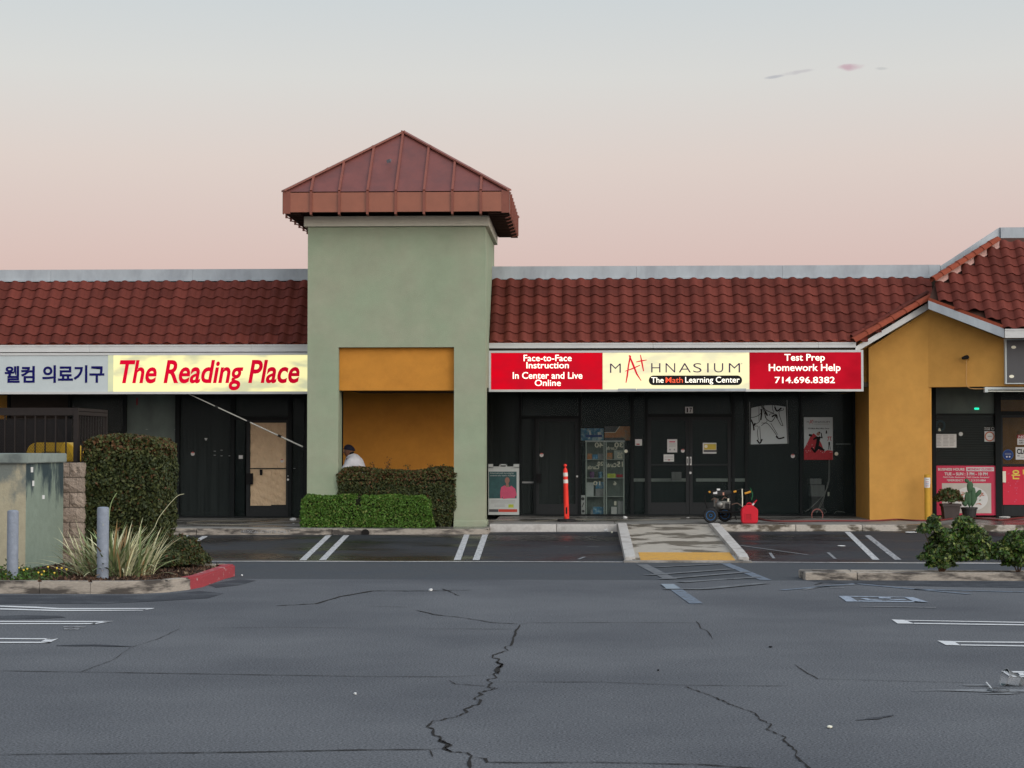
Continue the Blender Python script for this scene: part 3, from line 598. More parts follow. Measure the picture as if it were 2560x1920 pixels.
# crumpled kraft paper
def crumple(name, u0, v0, u1, v1, Y, m, parent, amp=.014):
    bm = BM(); nx, nz_ = 14, 18; V = []
    for j in range(nz_+1):
        row = []
        for i in range(nx+1):
            p = U(u0+(u1-u0)*i/nx, v0+(v1-v0)*j/nz_, Y)
            d = amp*(math.sin(i*.9+j*1.1)*.6+math.sin(i*.5-j*1.7+u0)*.5+random.uniform(-.5, .5)); row.append(bm.verts.new((p.x, Y+d, p.z)))
        V.append(row)
    for j in range(nz_):
        for i in range(nx): bm.faces.new((V[j][i], V[j][i+1], V[j+1][i+1], V[j+1][i]))
    return obj(name, bm, m, parent, smooth=False)
for q in ((626, 1057, 678, 1170), (677.5, 1057, 716, 1170), (626, 1172, 678, 1264), (677.5, 1172, 716, 1262)): crumple('kraft_paper_sheet', *q, YS-.036, M['paper'], dr)
bm = BM(); rectb(bm, 650, 1174, 656, 1188, YS-.05, .03); obj('lock_box', bm, M['black'], dr)
disc('door_lock', 720, 1199, 2.8, YS-.1, M['paperw'], dr); disc('door_lock', 720, 1190, 1.3, YS-.1, M['paperw'], dr)
bm = BM(); rectb(bm, 616, 1183, 633, 1211, YS-.06, .05); obj('door_handle', bm, M['black'], dr)
# right front
for a, b in ((1298, 1304), (1446, 1452), (1576, 1584), (1612, 1619), (1828, 1836), (1862, 1868), (1998, 2004), (2133, 2143)): mull(bR, a, b, VTOP, VB_R)
mull(bR, 1215, 2143, 1285.5, VB_R-.2, th=.12, name='sill')
mull(bR, 1304, 1446, 1040, 1047, th=.09, name='header'); mull(bR, 1619, 1828, 1035, 1043, th=.09, name='header'); mull(bR, 1334, 1340, 1047, 1288, name='mullion')
rect('sidelight_bar', 1305, 1204, 1334, 1208, YS+.03, M['grey'], bR, .03)
for a, b, t, bt, mm in ((1215, 1298, 955, 1286, 'glassdirty'), (1304, 1446, 955, 1040, 'glass'), (1304, 1334, 1047, 1286, 'glassdirty'), (1452, 1576, 955, 1286, 'glass'), (1584, 1612, 955, 1286, 'glass'), (1619, 1828, 955, 1035, 'glass'), (1836, 1862, 955, 1286, 'glass'), (1868, 1998, 955, 1286, 'glass'), (2004, 2133, 955, 1286, 'glass')): pane(bR, a, b, t, bt, m=mm)
def glass_door(u0, u1, v0, v1, hb, g, m='glass'):
    bm = BM(); 
    for a, b, t, bt in ((u0, u0+g, v0, v1), (u1-g, u1, v0, v1), (u0+g, u1-g, v0, v0+g), (u0+g, u1-g, hb, v1)): rectb(bm, a, t, b, bt, YS+.0, .05)
    d = obj('door', bm, M['framelt'], bR); pane(d, u0+g, u1-g, v0+g, hb, YS-.015, m); return d
d1 = glass_door(1340.5, 1445.5, 1047, 1288, 1260, 7, 'glassdirty'); d2 = glass_door(1619.5, 1722.5, 1043, 1288, 1256, 8); d3 = glass_door(1723.5, 1827.5, 1043, 1288, 1256, 8)
for d, a, b in ((d2, 1627, 1715), (d3, 1731, 1820)):
    rect('push_bar', a, 1160, b, 1164, YS-.04, M['framelt'], d, .04)
rect('push_bar', 1348, 1211, 1438, 1213, YS+.3, M['grey'], d1, .01)
for d, a in ((d2, 1716.5), (d3, 1724.5)):
    rect('door_plate', a, 1142, a+4.5, 1163, YS-.051, M['paperw'], d, .01); rect('door_plate_mark', a+1.2, 1146, a+3, 1159, YS-.062, M['black'], d, .002)
disc('door_lock', 1726, 1182, 3, YS-.055, M['paperw'], d3); disc('door_lock', 1443, 1191, 2.6, YS-.055, M['paperw'], d1)
bm = BM(); rectb(bm, 1342, 1184, 1353, 1207, YS-.06, .05); obj('door_handle', bm, M['black'], d1)
# inside: counter rail
for a, b in ((1584, 1715), (1740, 1862)):
    rect('counter', a, 1196, b, 1204, YS+1.6, M['shelfglass'], bR, .02); 
rect('counter', 1584, 1204, 1998, 1288, YS+1.65, M['room'], bR, .02)
rect('window_ledge', 2090, 1109, 2126, 1111, YS+.5, M['grey'], bR, .02)
rect('printer', 1678, 1180, 1702, 1200, YS+1.5, M['grey'], thing('office_printer', U(1690, 1200, YS+1.4), 'small grey machine on the counter behind the left glass door', 'printer'), .3)
t = thing('desk_copier', U(2035, 1270, YS+1.0), 'pale office copier behind the glass below the white and red poster', 'copier')
rect('copier_body', 2022, 1212, 2056, 1240, YS+1.2, M['grey'], t, .4); rect('copier_lid', 2020, 1196, 2048, 1210, YS+1.2, M['grey'], t, .4); rect('copier_base', 2024, 1240, 2054, 1280, YS+1.2, M['dkgrey'], t, .4)
# ------------------------------------------------------------------ tower
YF = 37.0; YTB = 40.5
def TX(u): return U(u, 1000, YF).x
zg = U(990, 565, YF).z; zop = U(990, 868, YF).z; xo0, xo1 = TX(846), TX(1135)
def wallpart(x0, x1, y0, y1, z0, z1, m='green', name='tower_wall', parent=bT):
    bm = BM(); box(bm, x0, x1, y0, y1, z0, z1); return obj(name, bm, M[m], parent)
bm = BM()
# front wall with its opening as one piece
of = [(XTL, YF, ZL-.02), (XTL, YF, zg), (XTR, YF, zg), (XTR, YF, ZL-.02), (xo1, YF, ZL-.02), (xo1, YF, zop), (xo0, YF, zop), (xo0, YF, ZL-.02)]
prism(bm, of, (0, .55, 0)); obj('tower_wall', bm, M['green'], bT)
wallpart(XTL, XTL+.2, YF+.55, YTB, 2.9, zg); wallpart(XTR-.2, XTR, YF+.55, YTB, 2.9, zg); wallpart(XTL+.2, XTR-.2, YTB-.2, YTB, 2.9, zg); wallpart(XTL+.2, XTR-.2, YF+.55, YTB-.2, 6.0, 6.05)

zoh = U(990, 976, YF+.12).z
wallpart(xo0+.001, xo1-.001, YF+.12, YF+.50, zoh, zop-.001, 'orange2', 'header_panel')
wallpart(U(858, 1100, 40.3).x, U(1212, 1100, 40.3).x, 40.3, 40.48, 0, 3.3, 'orange2', 'orange_wall'); 
wallpart(xo0+.05, XTR-.21, YF+.55, 40.3, zoh+.03, zoh+.1, 'darksoffit', 'ceiling')
wallpart(-5.6, U(858, 1100, 40.3).x-.01, 40.9, 41.0, 0, 3.3, 'black', 'dark_panel')
for a, b in ((xo1-.01, XTR+.03),):
    bm = BM(); box(bm, a, b, YF-.03, YF+.6, ZL-.1, ZL+.12, .02); obj('plinth', bm, M['green'], bT)
# trim and roof
zt0, zt1 = U(990, 566, YF).z, U(990, 540, YF-.07).z
for q in ((XTL-.07, XTR+.07, YF-.07, YF), (XTL-.07, XTL, YF, YTB), (XTR, XTR+.07, YF, YTB), (XTL-.07, XTR+.07, YTB, YTB+.07)): wallpart(*q, zt0+.0, zt1, 'beige', 'cornice')
zr0, zr1 = U(990, 533, 36.4).z, U(990, 478, 36.4).z; XA, XB = -6.03, -1.53; YA, YB2 = 36.4, 40.9
zap = U(1003, 331, 37.9).z; XM = (XA+XB)/2; AP0, AP1 = Vector((XM, 37.9, zap)), Vector((XM, 39.4, zap))
rf = thing('roof_frame', (XM, 38.6, zr0), None, None); rf.parent = bT; rf.location = rf.location-WL[bT.name]; rf.name = 'roof'; WL['roof'] = WL.get('roof', None); RT = rf; WL[RT.name] = Vector((XM, 38.6, zr0))
cn = [Vector((XA, YA, zr1)), Vector((XB, YA, zr1)), Vector((XB, YB2, zr1)), Vector((XA, YB2, zr1))]
cb = [Vector((c.x, c.y, zr0+.03)) for c in cn]
for nm, fs, mm in (('roof_panel', [(cn[0], cn[1], AP0)], 'roofmetal'), ('roof_panel', [(cn[1], cn[2], AP1, AP0)], 'roofmetal'), ('roof_panel', [(cn[2], cn[3], AP1)], 'roofmetal'), ('roof_panel', [(cn[3], cn[0], AP0, AP1)], 'roofmetal')):
    bm = BM(); [prism(bm, f, (0, 0, -.02)) for f in fs]; obj(nm, bm, M[mm], RT)
for i in range(4):
    a, b = cn[i], cn[(i+1) % 4]; a0, b0 = cb[i], cb[(i+1) % 4]; inw = (Vector((XM, 38.65, 0))-((a+b)/2)); inw.z = 0; inw = inw.normalized()*.02
    bm = BM(); prism(bm, [a0, b0, b-Vector((0, 0, .001)), a-Vector((0, 0, .001))], inw); obj('fascia_band', bm, M['copperband'], RT)
# standing ribs: up the slope and down the band
def rib(a, top, out, w=.045, d=.04):
    side = Vector((0, 0, 1)).cross(out).normalized()*w/2
    up = (top-a).normalized(); nn = side.cross(up).normalized(); nn = nn if nn.z > 0 else -nn
    bm = BM(); prism(bm, [a-side, a+side, top+side, top-side], nn*d)
    b0 = Vector((a.x, a.y, zr0-.02)); prism(bm, [b0-side, b0+side, a+side, a-side], out*d)
    prism(bm, [b0-side, b0+side, b0+side-out*.10-Vector((0, 0, .03)), b0-side-out*.10-Vector((0, 0, .03))], Vector((0, 0, .02)))
    obj('roof_rib', bm, M['rib'], RT)
for k in range(1, 8):
    x = XA+(XB-XA)*k/8; f = 1-abs(x-XM)/((XB-XA)/2); a = Vector((x, YA, zr1)); rib(a, Vector((x, YA+(37.9-YA)*f, zr1+(zap-zr1)*f)), Vector((0, -1, 0)))
for sx, X in ((1, XB), (-1, XA)):
    for k in range(1, 8):
        y = YA+(YB2-YA)*k/8
        f = min((y-YA)/(37.9-YA), (YB2-y)/(YB2-39.4), 1); rib(Vector((X, y, zr1)), Vector((X+(XM-X)*f, y, zr1+(zap-zr1)*f)), Vector((sx, 0, 0)))
for c, ap in ((cn[0], AP0), (cn[1], AP0), (cn[2], AP1), (cn[3], AP1)):
    t = (ap-c).normalized(); s = t.cross(Vector((0, 0, 1))).normalized()*.075; bm = BM(); up = Vector((0, 0, .035)); prism(bm, [c-s, c+s, ap+s, ap-s], up); obj('hip_cap', bm, M['rib'], RT)
    bm = BM(); sx = 1 if c.x > XM else -1; sy = 1 if c.y > 38 else -1
    x0, x1 = sorted((c.x+sx*.006, c.x-sx*.15)); y0, y1 = sorted((c.y+sy*.006, c.y-sy*.15)); 
    box(bm, x0, x1, min(c.y, c.y+sy*.006), max(c.y, c.y+sy*.006), zr0, zr1+.01); box(bm, min(c.x, c.x+sx*.006), max(c.x, c.x+sx*.006), y0, y1, zr0, zr1+.01); obj('corner_cap', bm, M['rib'], RT)
bm = BM(); box(bm, XA+.03, XB-.03, YA+.03, YB2-.03, zr0+.08, zr0+.1); obj('soffit', bm, M['soffit'], RT)
for k in range(16):
    y = YA+.15+k*.28
    for x0, x1 in ((XA+.04, XTL-.08), (XTR+.08, XB-.04)):
        bm = BM(); box(bm, x0, x1, y, y+.04, zr0-.0, zr0+.08); obj('soffit_slat', bm, M['soffit'], RT)
bm = BM(); prism(bm, [U(966, 401, 37.0)+Vector((0, -.03, 0)), U(975, 398, 37.0)+Vector((0, -.03, 0)), U(979, 399, 37.0), U(977, 406, 37.0), U(968, 408, 37.0)], (0, -.012, 0)); obj('bare_patch', bm, mat('bare_metal', (.12, .13, .15), .5), RT)
# ------------------------------------------------------------------ right roof, its cut end, and the corner building
P0 = U(2139, 864, YE-.02); 
zE_R = zE
def on_slope(u, v, ye, ze):
    d = ray(u, v); # z = ze + SLP (y-ye)
    t = (ze+SLP*(0-ye)-CAM.z)/(d.z-SLP*d.y); return CAM+d*t
P1 = on_slope(2322, 752, YE, zE)
dirc = P1-P0
nn_ = Vector((0, .03, -.035)); xk = 5.3; zt_k = zE+SLP*(YT-YE); tt_ = (zt_k-P0.z)/(P1.z-P0.z)
bm = BM(); poly(bm, [Vector((xk, YE, zE))+nn_, P0+nn_+Vector((0, 0, .04)), P1+nn_+Vector((0, 0, .04)), Vector((7.3, YT, zt_k))+nn_, Vector((xk, YT, zt_k))+nn_]); obj('roof_sheathing', bm, M['soffit'], bR)
def keepR(p):
    if p.x < P0.x-.35: return True
    t = (p.x-P0.x)/(P1.x-P0.x); zl = P0.z+t*(P1.z-P0.z); return p.z > zl+.10 and p.x < P1.x+.02*0+.12
tile_field(rR, XTR+.01, 7.3, YE-.05, zE-.01, 7, EXPO, keepR)
# corner roof plane
YE2 = YE-.25; zE2 = U(2540, 822, YE2).z
Q1 = on_slope(2320, 752, YE2, zE2+.0); Q2 = U(2509, 822, YE2)
zT2 = U(2520, 607, YT+.55).z
YT2 = YE2+(zT2-zE2)/SLP
PT0 = on_slope(2337, 705, YE2, zE2)           # foot of the hip
PTT = on_slope(2498, 607, YE2, zE2)           # head of the hip
bm = BM(); poly(bm, [Q1, Q2, Vector((14, YE2, zE2)), Vector((14, YT2+.1, zT2+.12)), Vector((PTT.x, YT2+.1, zT2+.12)), PT0])
bmesh.ops.translate(bm, verts=bm.verts, vec=(0, .03, -.035)); rC = obj('roof', bm, M['soffit'], bC)
def side_of(p, a, b): return (b.x-a.x)*(p.z-a.z)-(b.z-a.z)*(p.x-a.x)
def keepC(p):
    if p.x > 13.5: return False
    if p.x < PTT.x+.3 and side_of(p, PT0, PTT) > -.10: return False
    if p.x < Q2.x and p.z < Q1.z+(Q2.z-Q1.z)*(p.x-Q1.x)/(Q2.x-Q1.x)+.06: return False
    if p.x < Q1.x+.02: return False
    return True
LC = math.hypot(YT2-YE2, zT2-zE2); nrow = round(LC/EXPO); tile_field(rC, Q1.x-.1, 13.6, YE2-.05, zE2-.01, nrow, LC/nrow*1.0, keepC)
# eave closures at the cut line (tile ends)
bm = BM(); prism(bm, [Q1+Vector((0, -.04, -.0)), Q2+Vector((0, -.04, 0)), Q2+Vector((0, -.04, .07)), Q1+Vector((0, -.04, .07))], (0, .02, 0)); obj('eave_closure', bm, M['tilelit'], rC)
# hip tiles with pink mortar
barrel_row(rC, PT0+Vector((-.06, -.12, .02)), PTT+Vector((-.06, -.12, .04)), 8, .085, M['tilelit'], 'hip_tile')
bm = BM(); s = (PTT-PT0).normalized(); a = NRM*.03; w = Vector((.17, 0, -.03)); prism(bm, [PT0+a, PTT+a, PTT+a+w, PT0+a+w], NRM*.02); obj('mortar_bed', bm, M['mortar'], rC)
# coping of the corner: sloped and level piece
cz = (pztR-pzbR)
hA, hB = U(2352, 665, YT+.05), U(2500, 568, YT+.6)
lo1, lo2 = U(2356, 700, YT+.05), U(2500, 607, YT+.6)
bm = BM(); prism(bm, [hA, hB, lo2+Vector((.0, 0, -.1)), lo1+Vector((0, 0, -.16))], (0, .2, 0)); obj('coping', bm, M['metalgrey'], bC)
for (xa, xb) in ((U(2500, 570, YT+.6).x+.004, 11.2), (11.205, 14)):
    bm = BM(); box(bm, xa, xb, YT+.55, YT+.75, U(2530, 602, YT+.6).z, U(2530, 569, YT+.6).z); box(bm, xa, xb, YT+.535, YT+.55, U(2530, 606, YT+.6).z, U(2530, 600, YT+.6).z); obj('coping', bm, M['metalgrey'], bC)
bm = BM(); box(bm, PTT.x, 14, YT+.6, YT+.72, 5.4, U(2530, 604, YT+.6).z); obj('parapet_wall', bm, M['darksoffit'], bC)
# cut end of the right roof: white board and rake tiles
bd = [P0+Vector((0, -.03, -.02)), P1+Vector((0, -.03, -.03)), P1+Vector((0, -.03, -.17)), P0+Vector((-.02, -.03, -.15))]
bm = BM(); prism(bm, bd, (0, .05, 0)); obj('rake_board', bm, M['whitetrim'], bC)
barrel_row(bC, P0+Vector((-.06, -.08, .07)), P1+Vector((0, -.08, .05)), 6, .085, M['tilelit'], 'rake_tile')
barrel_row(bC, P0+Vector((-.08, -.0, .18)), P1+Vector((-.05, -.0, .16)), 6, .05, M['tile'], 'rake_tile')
# right cut board
bm = BM(); prism(bm, [Q1+Vector((0, -.05, .0)), Q2+Vector((0, -.05, 0)), Q2+Vector((0, -.05, -.19)), Q1+Vector((0, -.05, -.17))], (0, .05, 0)); obj('rake_board', bm, M['metalgrey'], bC)
fascia(bC, Q2.x+.01, 14, U(2540, 845, YE2).z, zE2-.01, YE2)
# walls: flat part, angled part, return into the right shop
YW = 39.15; zw0 = -.1
xw0 = U(2173, 1100, YW).x; xw1 = U(2322, 1100, YW).x; xw1b = U(2330, 1100, YW).x; xw2 = U(2512, 900, 38.6).x
zh = U(2400, 967, YW-.2).z
def top_at(u, v, Y): return U(u, v, Y)
f1 = [Vector((xw0, YW, zw0)), Vector((xw0, YW, U(2173, 870, YW).z)), Vector((xw1, YW, U(2322, 776, YW).z)), Vector((xw1, YW, zh)), Vector((xw1, YW, zw0))]
bm = BM(); prism(bm, f1[:3]+[Vector((xw1, YW, zw0))], (0, .45, 0)); obj('corner_wall', bm, M['orange'], bC)
bm = BM(); box(bm, xw0, XC+.3, YW+.45, YS-.02, zw0, 3.9); obj('corner_wall', bm, M['orange'], bC)
bm = BM(); box(bm, xw1-.25, xw1b, YW+.45, YS-.2, zw0, 3.9); box(bm, xw1, xw1b, YW+.03, YW+.45, zw0, zh+.02); obj('corner_wall', bm, M['orange'], bC)
bm = BM(); box(bm, U(2146, 900, YW+.25).x, xw0+.02, YW+.25, YW+.44, 2.96, 3.95); obj('corner_wall', bm, M['orange'], bC)
A = Vector((xw1, YW+.002, zh)); B = Vector((xw2+.02, 38.62, zh)); At = Vector((xw1, YW+.002, U(2322, 772, YW).z)); Bt = Vector((xw2+.02, 38.62, U(2512, 850, 38.62).z))
bm = BM(); prism(bm, [A, B, Bt, At], (0, .35, 0)); obj('header_wall', bm, M['orange'], bC)
bm = BM(); box(bm, xw2+.02, 14, 38.62, 38.95, zh, 4.2); obj('header_wall', bm, M['orange'], bC)
YS2 = 40.8
bm = BM(); box(bm, xw1+.03, 14, 39.5, YS2+5, zh+.1, zh+.2); box(bm, xw2, 14, 38.95, 39.5, zh+.1, zh+.2); obj('soffit', bm, M['darksoffit'], bC)
bm = BM(); box(bm, xw1b-.2, 14, YS2+2.2, YS2+2.3, 0, 3.2); obj('room_wall', bm, M['roomb'], bC)
bm = BM(); box(bm, 13.9, 14.1, YW, YS2+6, 0, 5.6); box(bm, XC, 14, YS2+5.8, YS2+6, 0, 5.6); obj('end_wall', bm, M['orange'], bC)
bm = BM(); box(bm, XH, 14, YT+.75, YS2+6, 5.2, 5.3); box(bm, XC, XH, YT+.3, YS2+6, 4.6, 4.7); obj('roof_deck', bm, M['darksoffit'], bC)
for a, b, t, bt in ((2329, 2338, 940, 1291), (2486, 2500, 940, 1291), (2338, 2486, 1034, 1036.5), (2700, 2712, 940, 1291)): mull(bC, a, b, t, bt, YS2, 'frame', .12)
pane(bC, 2338, 2486, 940, 1034, YS2, 'glassreflect'); pane(bC, 2338, 2486, 1036.5, 1290, YS2, 'glass')  # upper pane's grey reflection is painted in as haze
mull(bC, 2500, 2700, 1028, 1038, YS2, 'frame', .1, 'header'); pane(bC, 2500, 2700, 940, 1028, YS2, 'glass')
bm = BM()
for a, b, t, bt in ((2500, 2506, 1038, 1290), (2506, 2600, 1038, 1044), (2506, 2600, 1262, 1290), (2600, 2607, 1038, 1290), (2506, 2600, 1160, 1165)): rectb(bm, a, t, b, bt, YS2+.0, .06)
d4 = obj('door', bm, M['framelt'], bC); pane(d4, 2506, 2600, 1044, 1262, YS2-.01, 'glass')
rect('amber_wall', 2500, 1000, 2720, 1165, YS2+1.2, M['wood'], bC, .05)
# blinds
vb = 1040
while vb < 1162:
    bm = BM(); a = U(2340, vb, YS2+.08); b = U(2484, vb, YS2+.08); prism(bm, [a, b, b+Vector((0, -.022, -.012)), a+Vector((0, -.022, -.012))], (0, 0, .002)); obj('blind_slat', bm, mat('blind', (.045, .034, .028), .5) if vb == 1040 else bpy.data.materials['blind'], bC); vb += 4.3
# ------------------------------------------------------------------ sign boxes
YSG = 38.22
sL = thing('shop_sign', (-8.8, YSG, U(400, 985, YSG).z), 'long lightbox sign reading The Reading Place with Korean lettering at its left', 'sign')
def signbox(root, u0, u1, vt, vb, uc):
    x0, x1 = U(u0, 930, YSG).x, U(u1, 930, YSG).x; z1, z0 = U(uc, vt, YSG).z, U(uc, vb, YSG).z
    bm = BM(); box(bm, x0, x1, YSG+.02, YSG+.12-.04, z0+.01, z1-.01); obj('sign_box', bm, M['framewhite'], root)
    return x0, x1, z0, z1
def signframe(root, x0, x1, z0, z1, w=.05, m='whitetrim'):
    bm = BM(); box(bm, x0, x1, YSG-.03, YSG+.08, z1-w, z1); box(bm, x0, x1, YSG-.03, YSG+.08, z0, z0+w); box(bm, x0, x0+w, YSG-.03, YSG+.08, z0+w, z1-w); box(bm, x1-w, x1, YSG-.03, YSG+.08, z0+w, z1-w); obj('sign_frame', bm, M[m], root)
x0, x1, z0, z1 = signbox(sL, -260, 768, 882, 985, 420); x1 = XTL-.004; signframe(sL, x0, x1, z0, z1)
zz = lambda v, uc=420: U(uc, v, YSG).z
bm = BM(); box(bm, x0+.05, U(270, 930, YSG).x, YSG-.012, YSG+.02, z0+.05, z1-.05); obj('sign_face', bm, M['signwhite'], sL)
bm = BM(); box(bm, U(284, 930, YSG).x, x1-.03, YSG-.012, YSG+.02, z0+.05, z1-.05); obj('sign_face', bm, M['lit'], sL)
bm = BM(); box(bm, U(270.5, 930, YSG).x, U(283.5, 930, YSG).x, YSG-.012, YSG+.02, z0+.05, z1-.05); obj('sign_face', bm, lightbox('sign_face_edge', (.72, .74, .45), (.55, .60, .45), .8), sL)
text('lettering', 'The Reading Place', 299, 900, 749, 976, YSG-.014, M['signred'], sL, bold=.023, shear=.22, label='bold red slanted words The Reading Place')
text('korean_lettering', '웰컴', 12, 915, 87, 957, YSG-.014, M['navy'], sL, bold=.028); text('korean_lettering', '의료기구', 106, 913, 261, 957, YSG-.014, M['navy'], sL, bold=.028)
sR = thing('shop_sign', (2, YSG, U(1690, 978, YSG).z), 'long lightbox sign with red ends and cream middle reading The Math Learning Center', 'sign')
x0, x1, z0, z1 = signbox(sR, 1222, 2158, 876, 979, 1690); x0 = max(x0, XTR+.004); signframe(sR, x0, x1, z0, z1, .045)
for a, b, mm in ((1227, 1506, 'red'), (1507, 1873, 'lit2'), (1874, 2153, 'red2')):
    bm = BM(); box(bm, U(a, 930, YSG).x, U(b, 930, YSG).x, YSG-.012, YSG+.02, z0+.046, z1-.046); obj('sign_face', bm, M[mm], sR)
for s, q in (('Face-to-Face', (1309, 887, 1429, 903)), ('Instruction', (1316, 905, 1422, 921)), ('In Center and Live', (1282, 930, 1456, 947)), ('Online', (1337, 949, 1402, 965)), ('Test Prep', (1961, 885, 2062, 907)), ('Homework Help', (1922, 910, 2101, 933)), ('714.696.8382', (1937, 942, 2087, 958))):
    text('lettering', s, *q, YSG-.014, M['litwhite'], sR, bold=.010)
text('lettering', 'M', 1525, 909, 1552, 932, YSG-.014, M['purple'], sR, bold=-.012); 
for ch, a, b in (('H', 1628, 1651), ('N', 1664, 1688), ('A', 1697, 1727), ('S', 1733, 1754), ('I', 1768, 1771.5), ('U', 1785, 1808), ('M', 1822, 1850)): text('lettering', ch, a, 908, b, 931, YSG-.014, M['purple'], sR, bold=-.010)
bm = BM()
stroke(bm, [(1576, 889), (1571, 915), (1568, 940), (1565, 957)], [4, 3.5, 4, 2], YSG-.014); stroke(bm, [(1573, 888), (1582, 910), (1592, 935), (1603, 952)], [3, 5, 4, 1.5], YSG-.016); stroke(bm, [(1563, 928), (1580, 922), (1600, 913)], [1.5, 3, 2], YSG-.018)
stroke(bm, [(1601, 887), (1605, 908), (1609, 928)], [2, 4, 2.5], YSG-.014); stroke(bm, [(1590, 905), (1604, 902), (1617, 900)], [1.5, 3.4, 1.5], YSG-.018); obj('hand_drawn_mark', bm, M['signred'], sR)
bm = BM(); a, b = U(1634, 951, YSG), U(1843, 951, YSG); rr = 12*YSG/FPX; out = []
for k in range(13): an = math.pi/2+math.pi*k/12; out.append(Vector((a.x+rr*math.cos(an), YSG-.012, a.z+rr*math.sin(an))))
for k in range(13): an = -math.pi/2+math.pi*k/12; out.append(Vector((b.x+rr*math.cos(an), YSG-.012, a.z+rr*math.sin(an))))
prism(bm, out, (0, -.004, 0)); obj('black_pill', bm, M['black'], sR)
text('lettering', 'The', 1628, 943, 1659, 957, YSG-.017, M['litwhite'], sR, bold=.006); text('lettering', 'Math', 1664, 943, 1707, 957, YSG-.017, mat('orange_red_letters', (.75, .10, .04), .5, emit=.6), sR, bold=.006); text('lettering', 'Learning Center', 1713, 942, 1849, 961, YSG-.017, M['litwhite'], sR, bold=.006)
text('lettering', '®', 1852, 907, 1856, 911, YSG-.014, M['grey'], sR)
for a, b in ((1545, 1590), (1592, 1865)):
    rect('frame_splice', a, 971.5, b, 977.5, YSG-.034, M['metalgrey'], sR, .01)
sG = thing('shop_sign', (U(2540, 960, 38.5).x, 38.5, zz(958, 2540)), 'grey lightbox sign with cream dots and white frame at the right edge', 'sign')
rect('sign_frame', 2510, 847, 2860, 960, 38.6, M['framewhite'], sG, .12); rect('sign_face', 2517, 850, 2856, 957, 38.478, M['dkgrey'], sG, .004)
for u, v in ((2534, 868), (2529, 941), (2700, 870), (2640, 940)):
    bm = BM(); c = U(u, v, 38.473); out = [Vector((c.x+.05*math.cos(k*math.pi/8), 38.473, c.z+.032*math.sin(k*math.pi/8))) for k in range(16)]; prism(bm, out, (0, -.003, 0)); obj('cream_dot', bm, M['cream'], sG)
# ------------------------------------------------------------------ wall lamp, tube light
t = thing('wall_spotlight', U(2415, 893, 38.8), 'small black wall spotlight on the orange wall above the right window', 'lamp')
c = U(2416, 893, 38.86); bm = BM(); tube(bm, [c+Vector((0, .04, 0)), c+Vector((0, -.05, 0))], .045, 12); obj('lamp_base', bm, M['black'], t, smooth=True)
bm = BM(); tube(bm, [c+Vector((0, -.05, 0)), c+Vector((-.05, -.08, -.01)), c+Vector((-.11, -.10, -.03))], [.025, .04, .022], 12); obj('lamp_head', bm, M['black'], t, smooth=True)
t = thing('conduit', U(2416, 960, 38.8), 'thin tan conduit running down from the wall spotlight to the tube light', 'conduit')
bm = BM(); tube(bm, spline([U(2416, 899, 38.83), U(2416, 930, 38.83), U(2416, 958, 38.82), U(2422, 969, 38.8), U(2434, 972, 38.75), U(2462, 972, 38.7)]), .009, 6); obj('conduit_pipe', bm, mat('tan_pipe', (.5, .28, .10), .5), t, smooth=True)
t = thing('tube_light', U(2520, 976, 38.7), 'white fluorescent tube light under the header at the right edge', 'lamp')
rect('lamp_housing', 2465, 968, 2700, 974, 38.75, M['framewhite'], t, .08); rect('end_cap', 2459, 968, 2467, 981, 38.78, M['framewhite'], t, .12)
bm = BM(); tube(bm, [U(2467, 978, 38.7), U(2700, 978.5, 38.7)], .013, 10); obj('tube', bm, M['tube'], t, smooth=True)
rect('green_light', 2436, 1019.5, 2447, 1024, YS2-.002, M['lightgreen'], None, .02, label='small glowing green light behind the upper right window', cat='light')
# ------------------------------------------------------------------ foliage helpers
def leaves(name, pts, size, mats, weights, parent=None, seed=1, norm=None, elong=1.6, **k):
    """many small folded leaves at pts (n,3); one mesh"""
    rg = np.random.default_rng(seed); n = len(pts); d = rg.normal(size=(n, 3))
    if norm is not None: d = d*.75+norm
    d /= np.linalg.norm(d, axis=1)[:, None]+1e-9
    a = rg.normal(size=(n, 3)); s = np.cross(d, a); s /= np.linalg.norm(s, axis=1)[:, None]+1e-9; u = np.cross(s, d)
    sz = size*rg.uniform(.6, 1.35, n)[:, None]
    p0 = pts-u*sz*elong*.5; p2 = pts+u*sz*elong*.5; p1 = pts+s*sz*.5+d*sz*.15; p3 = pts-s*sz*.5+d*sz*.15
    off = np.array(WL[parent.name]) if parent is not None else pts.mean(0)*np.array([1, 1, 0])+np.array([0, 0, pts[:, 2].min()])
    V = np.stack([p0, p1, p2, p3], 1).reshape(-1, 3)-off
    idx = np.arange(n)*4; F = np.concatenate([np.stack([idx, idx+1, idx+2], 1), np.stack([idx, idx+2, idx+3], 1)])
    me = bpy.data.meshes.new(name); me.vertices.add(len(V)); me.vertices.foreach_set('co', V.ravel())
    me.loops.add(len(F)*3); me.loops.foreach_set('vertex_index', F.ravel().astype(np.int32)); me.polygons.add(len(F)); me.polygons.foreach_set('loop_start', (np.arange(len(F))*3).astype(np.int32))
    w = weights(pts, rg) if callable(weights) else rg.choice(len(mats), n, p=weights)
    me.polygons.foreach_set('material_index', np.concatenate([w, w]).astype(np.int32)); me.update(calc_edges=True)
    for m in mats: me.materials.append(M[m])
    o = bpy.data.objects.new(name, me); C.objects.link(o)
    if parent is not None: o.parent = parent; o.location = (0, 0, 0)
    else: o.location = off
    WL[o.name] = Vector(off)
    for kk, vv in k.items(): o[kk] = vv
    return o
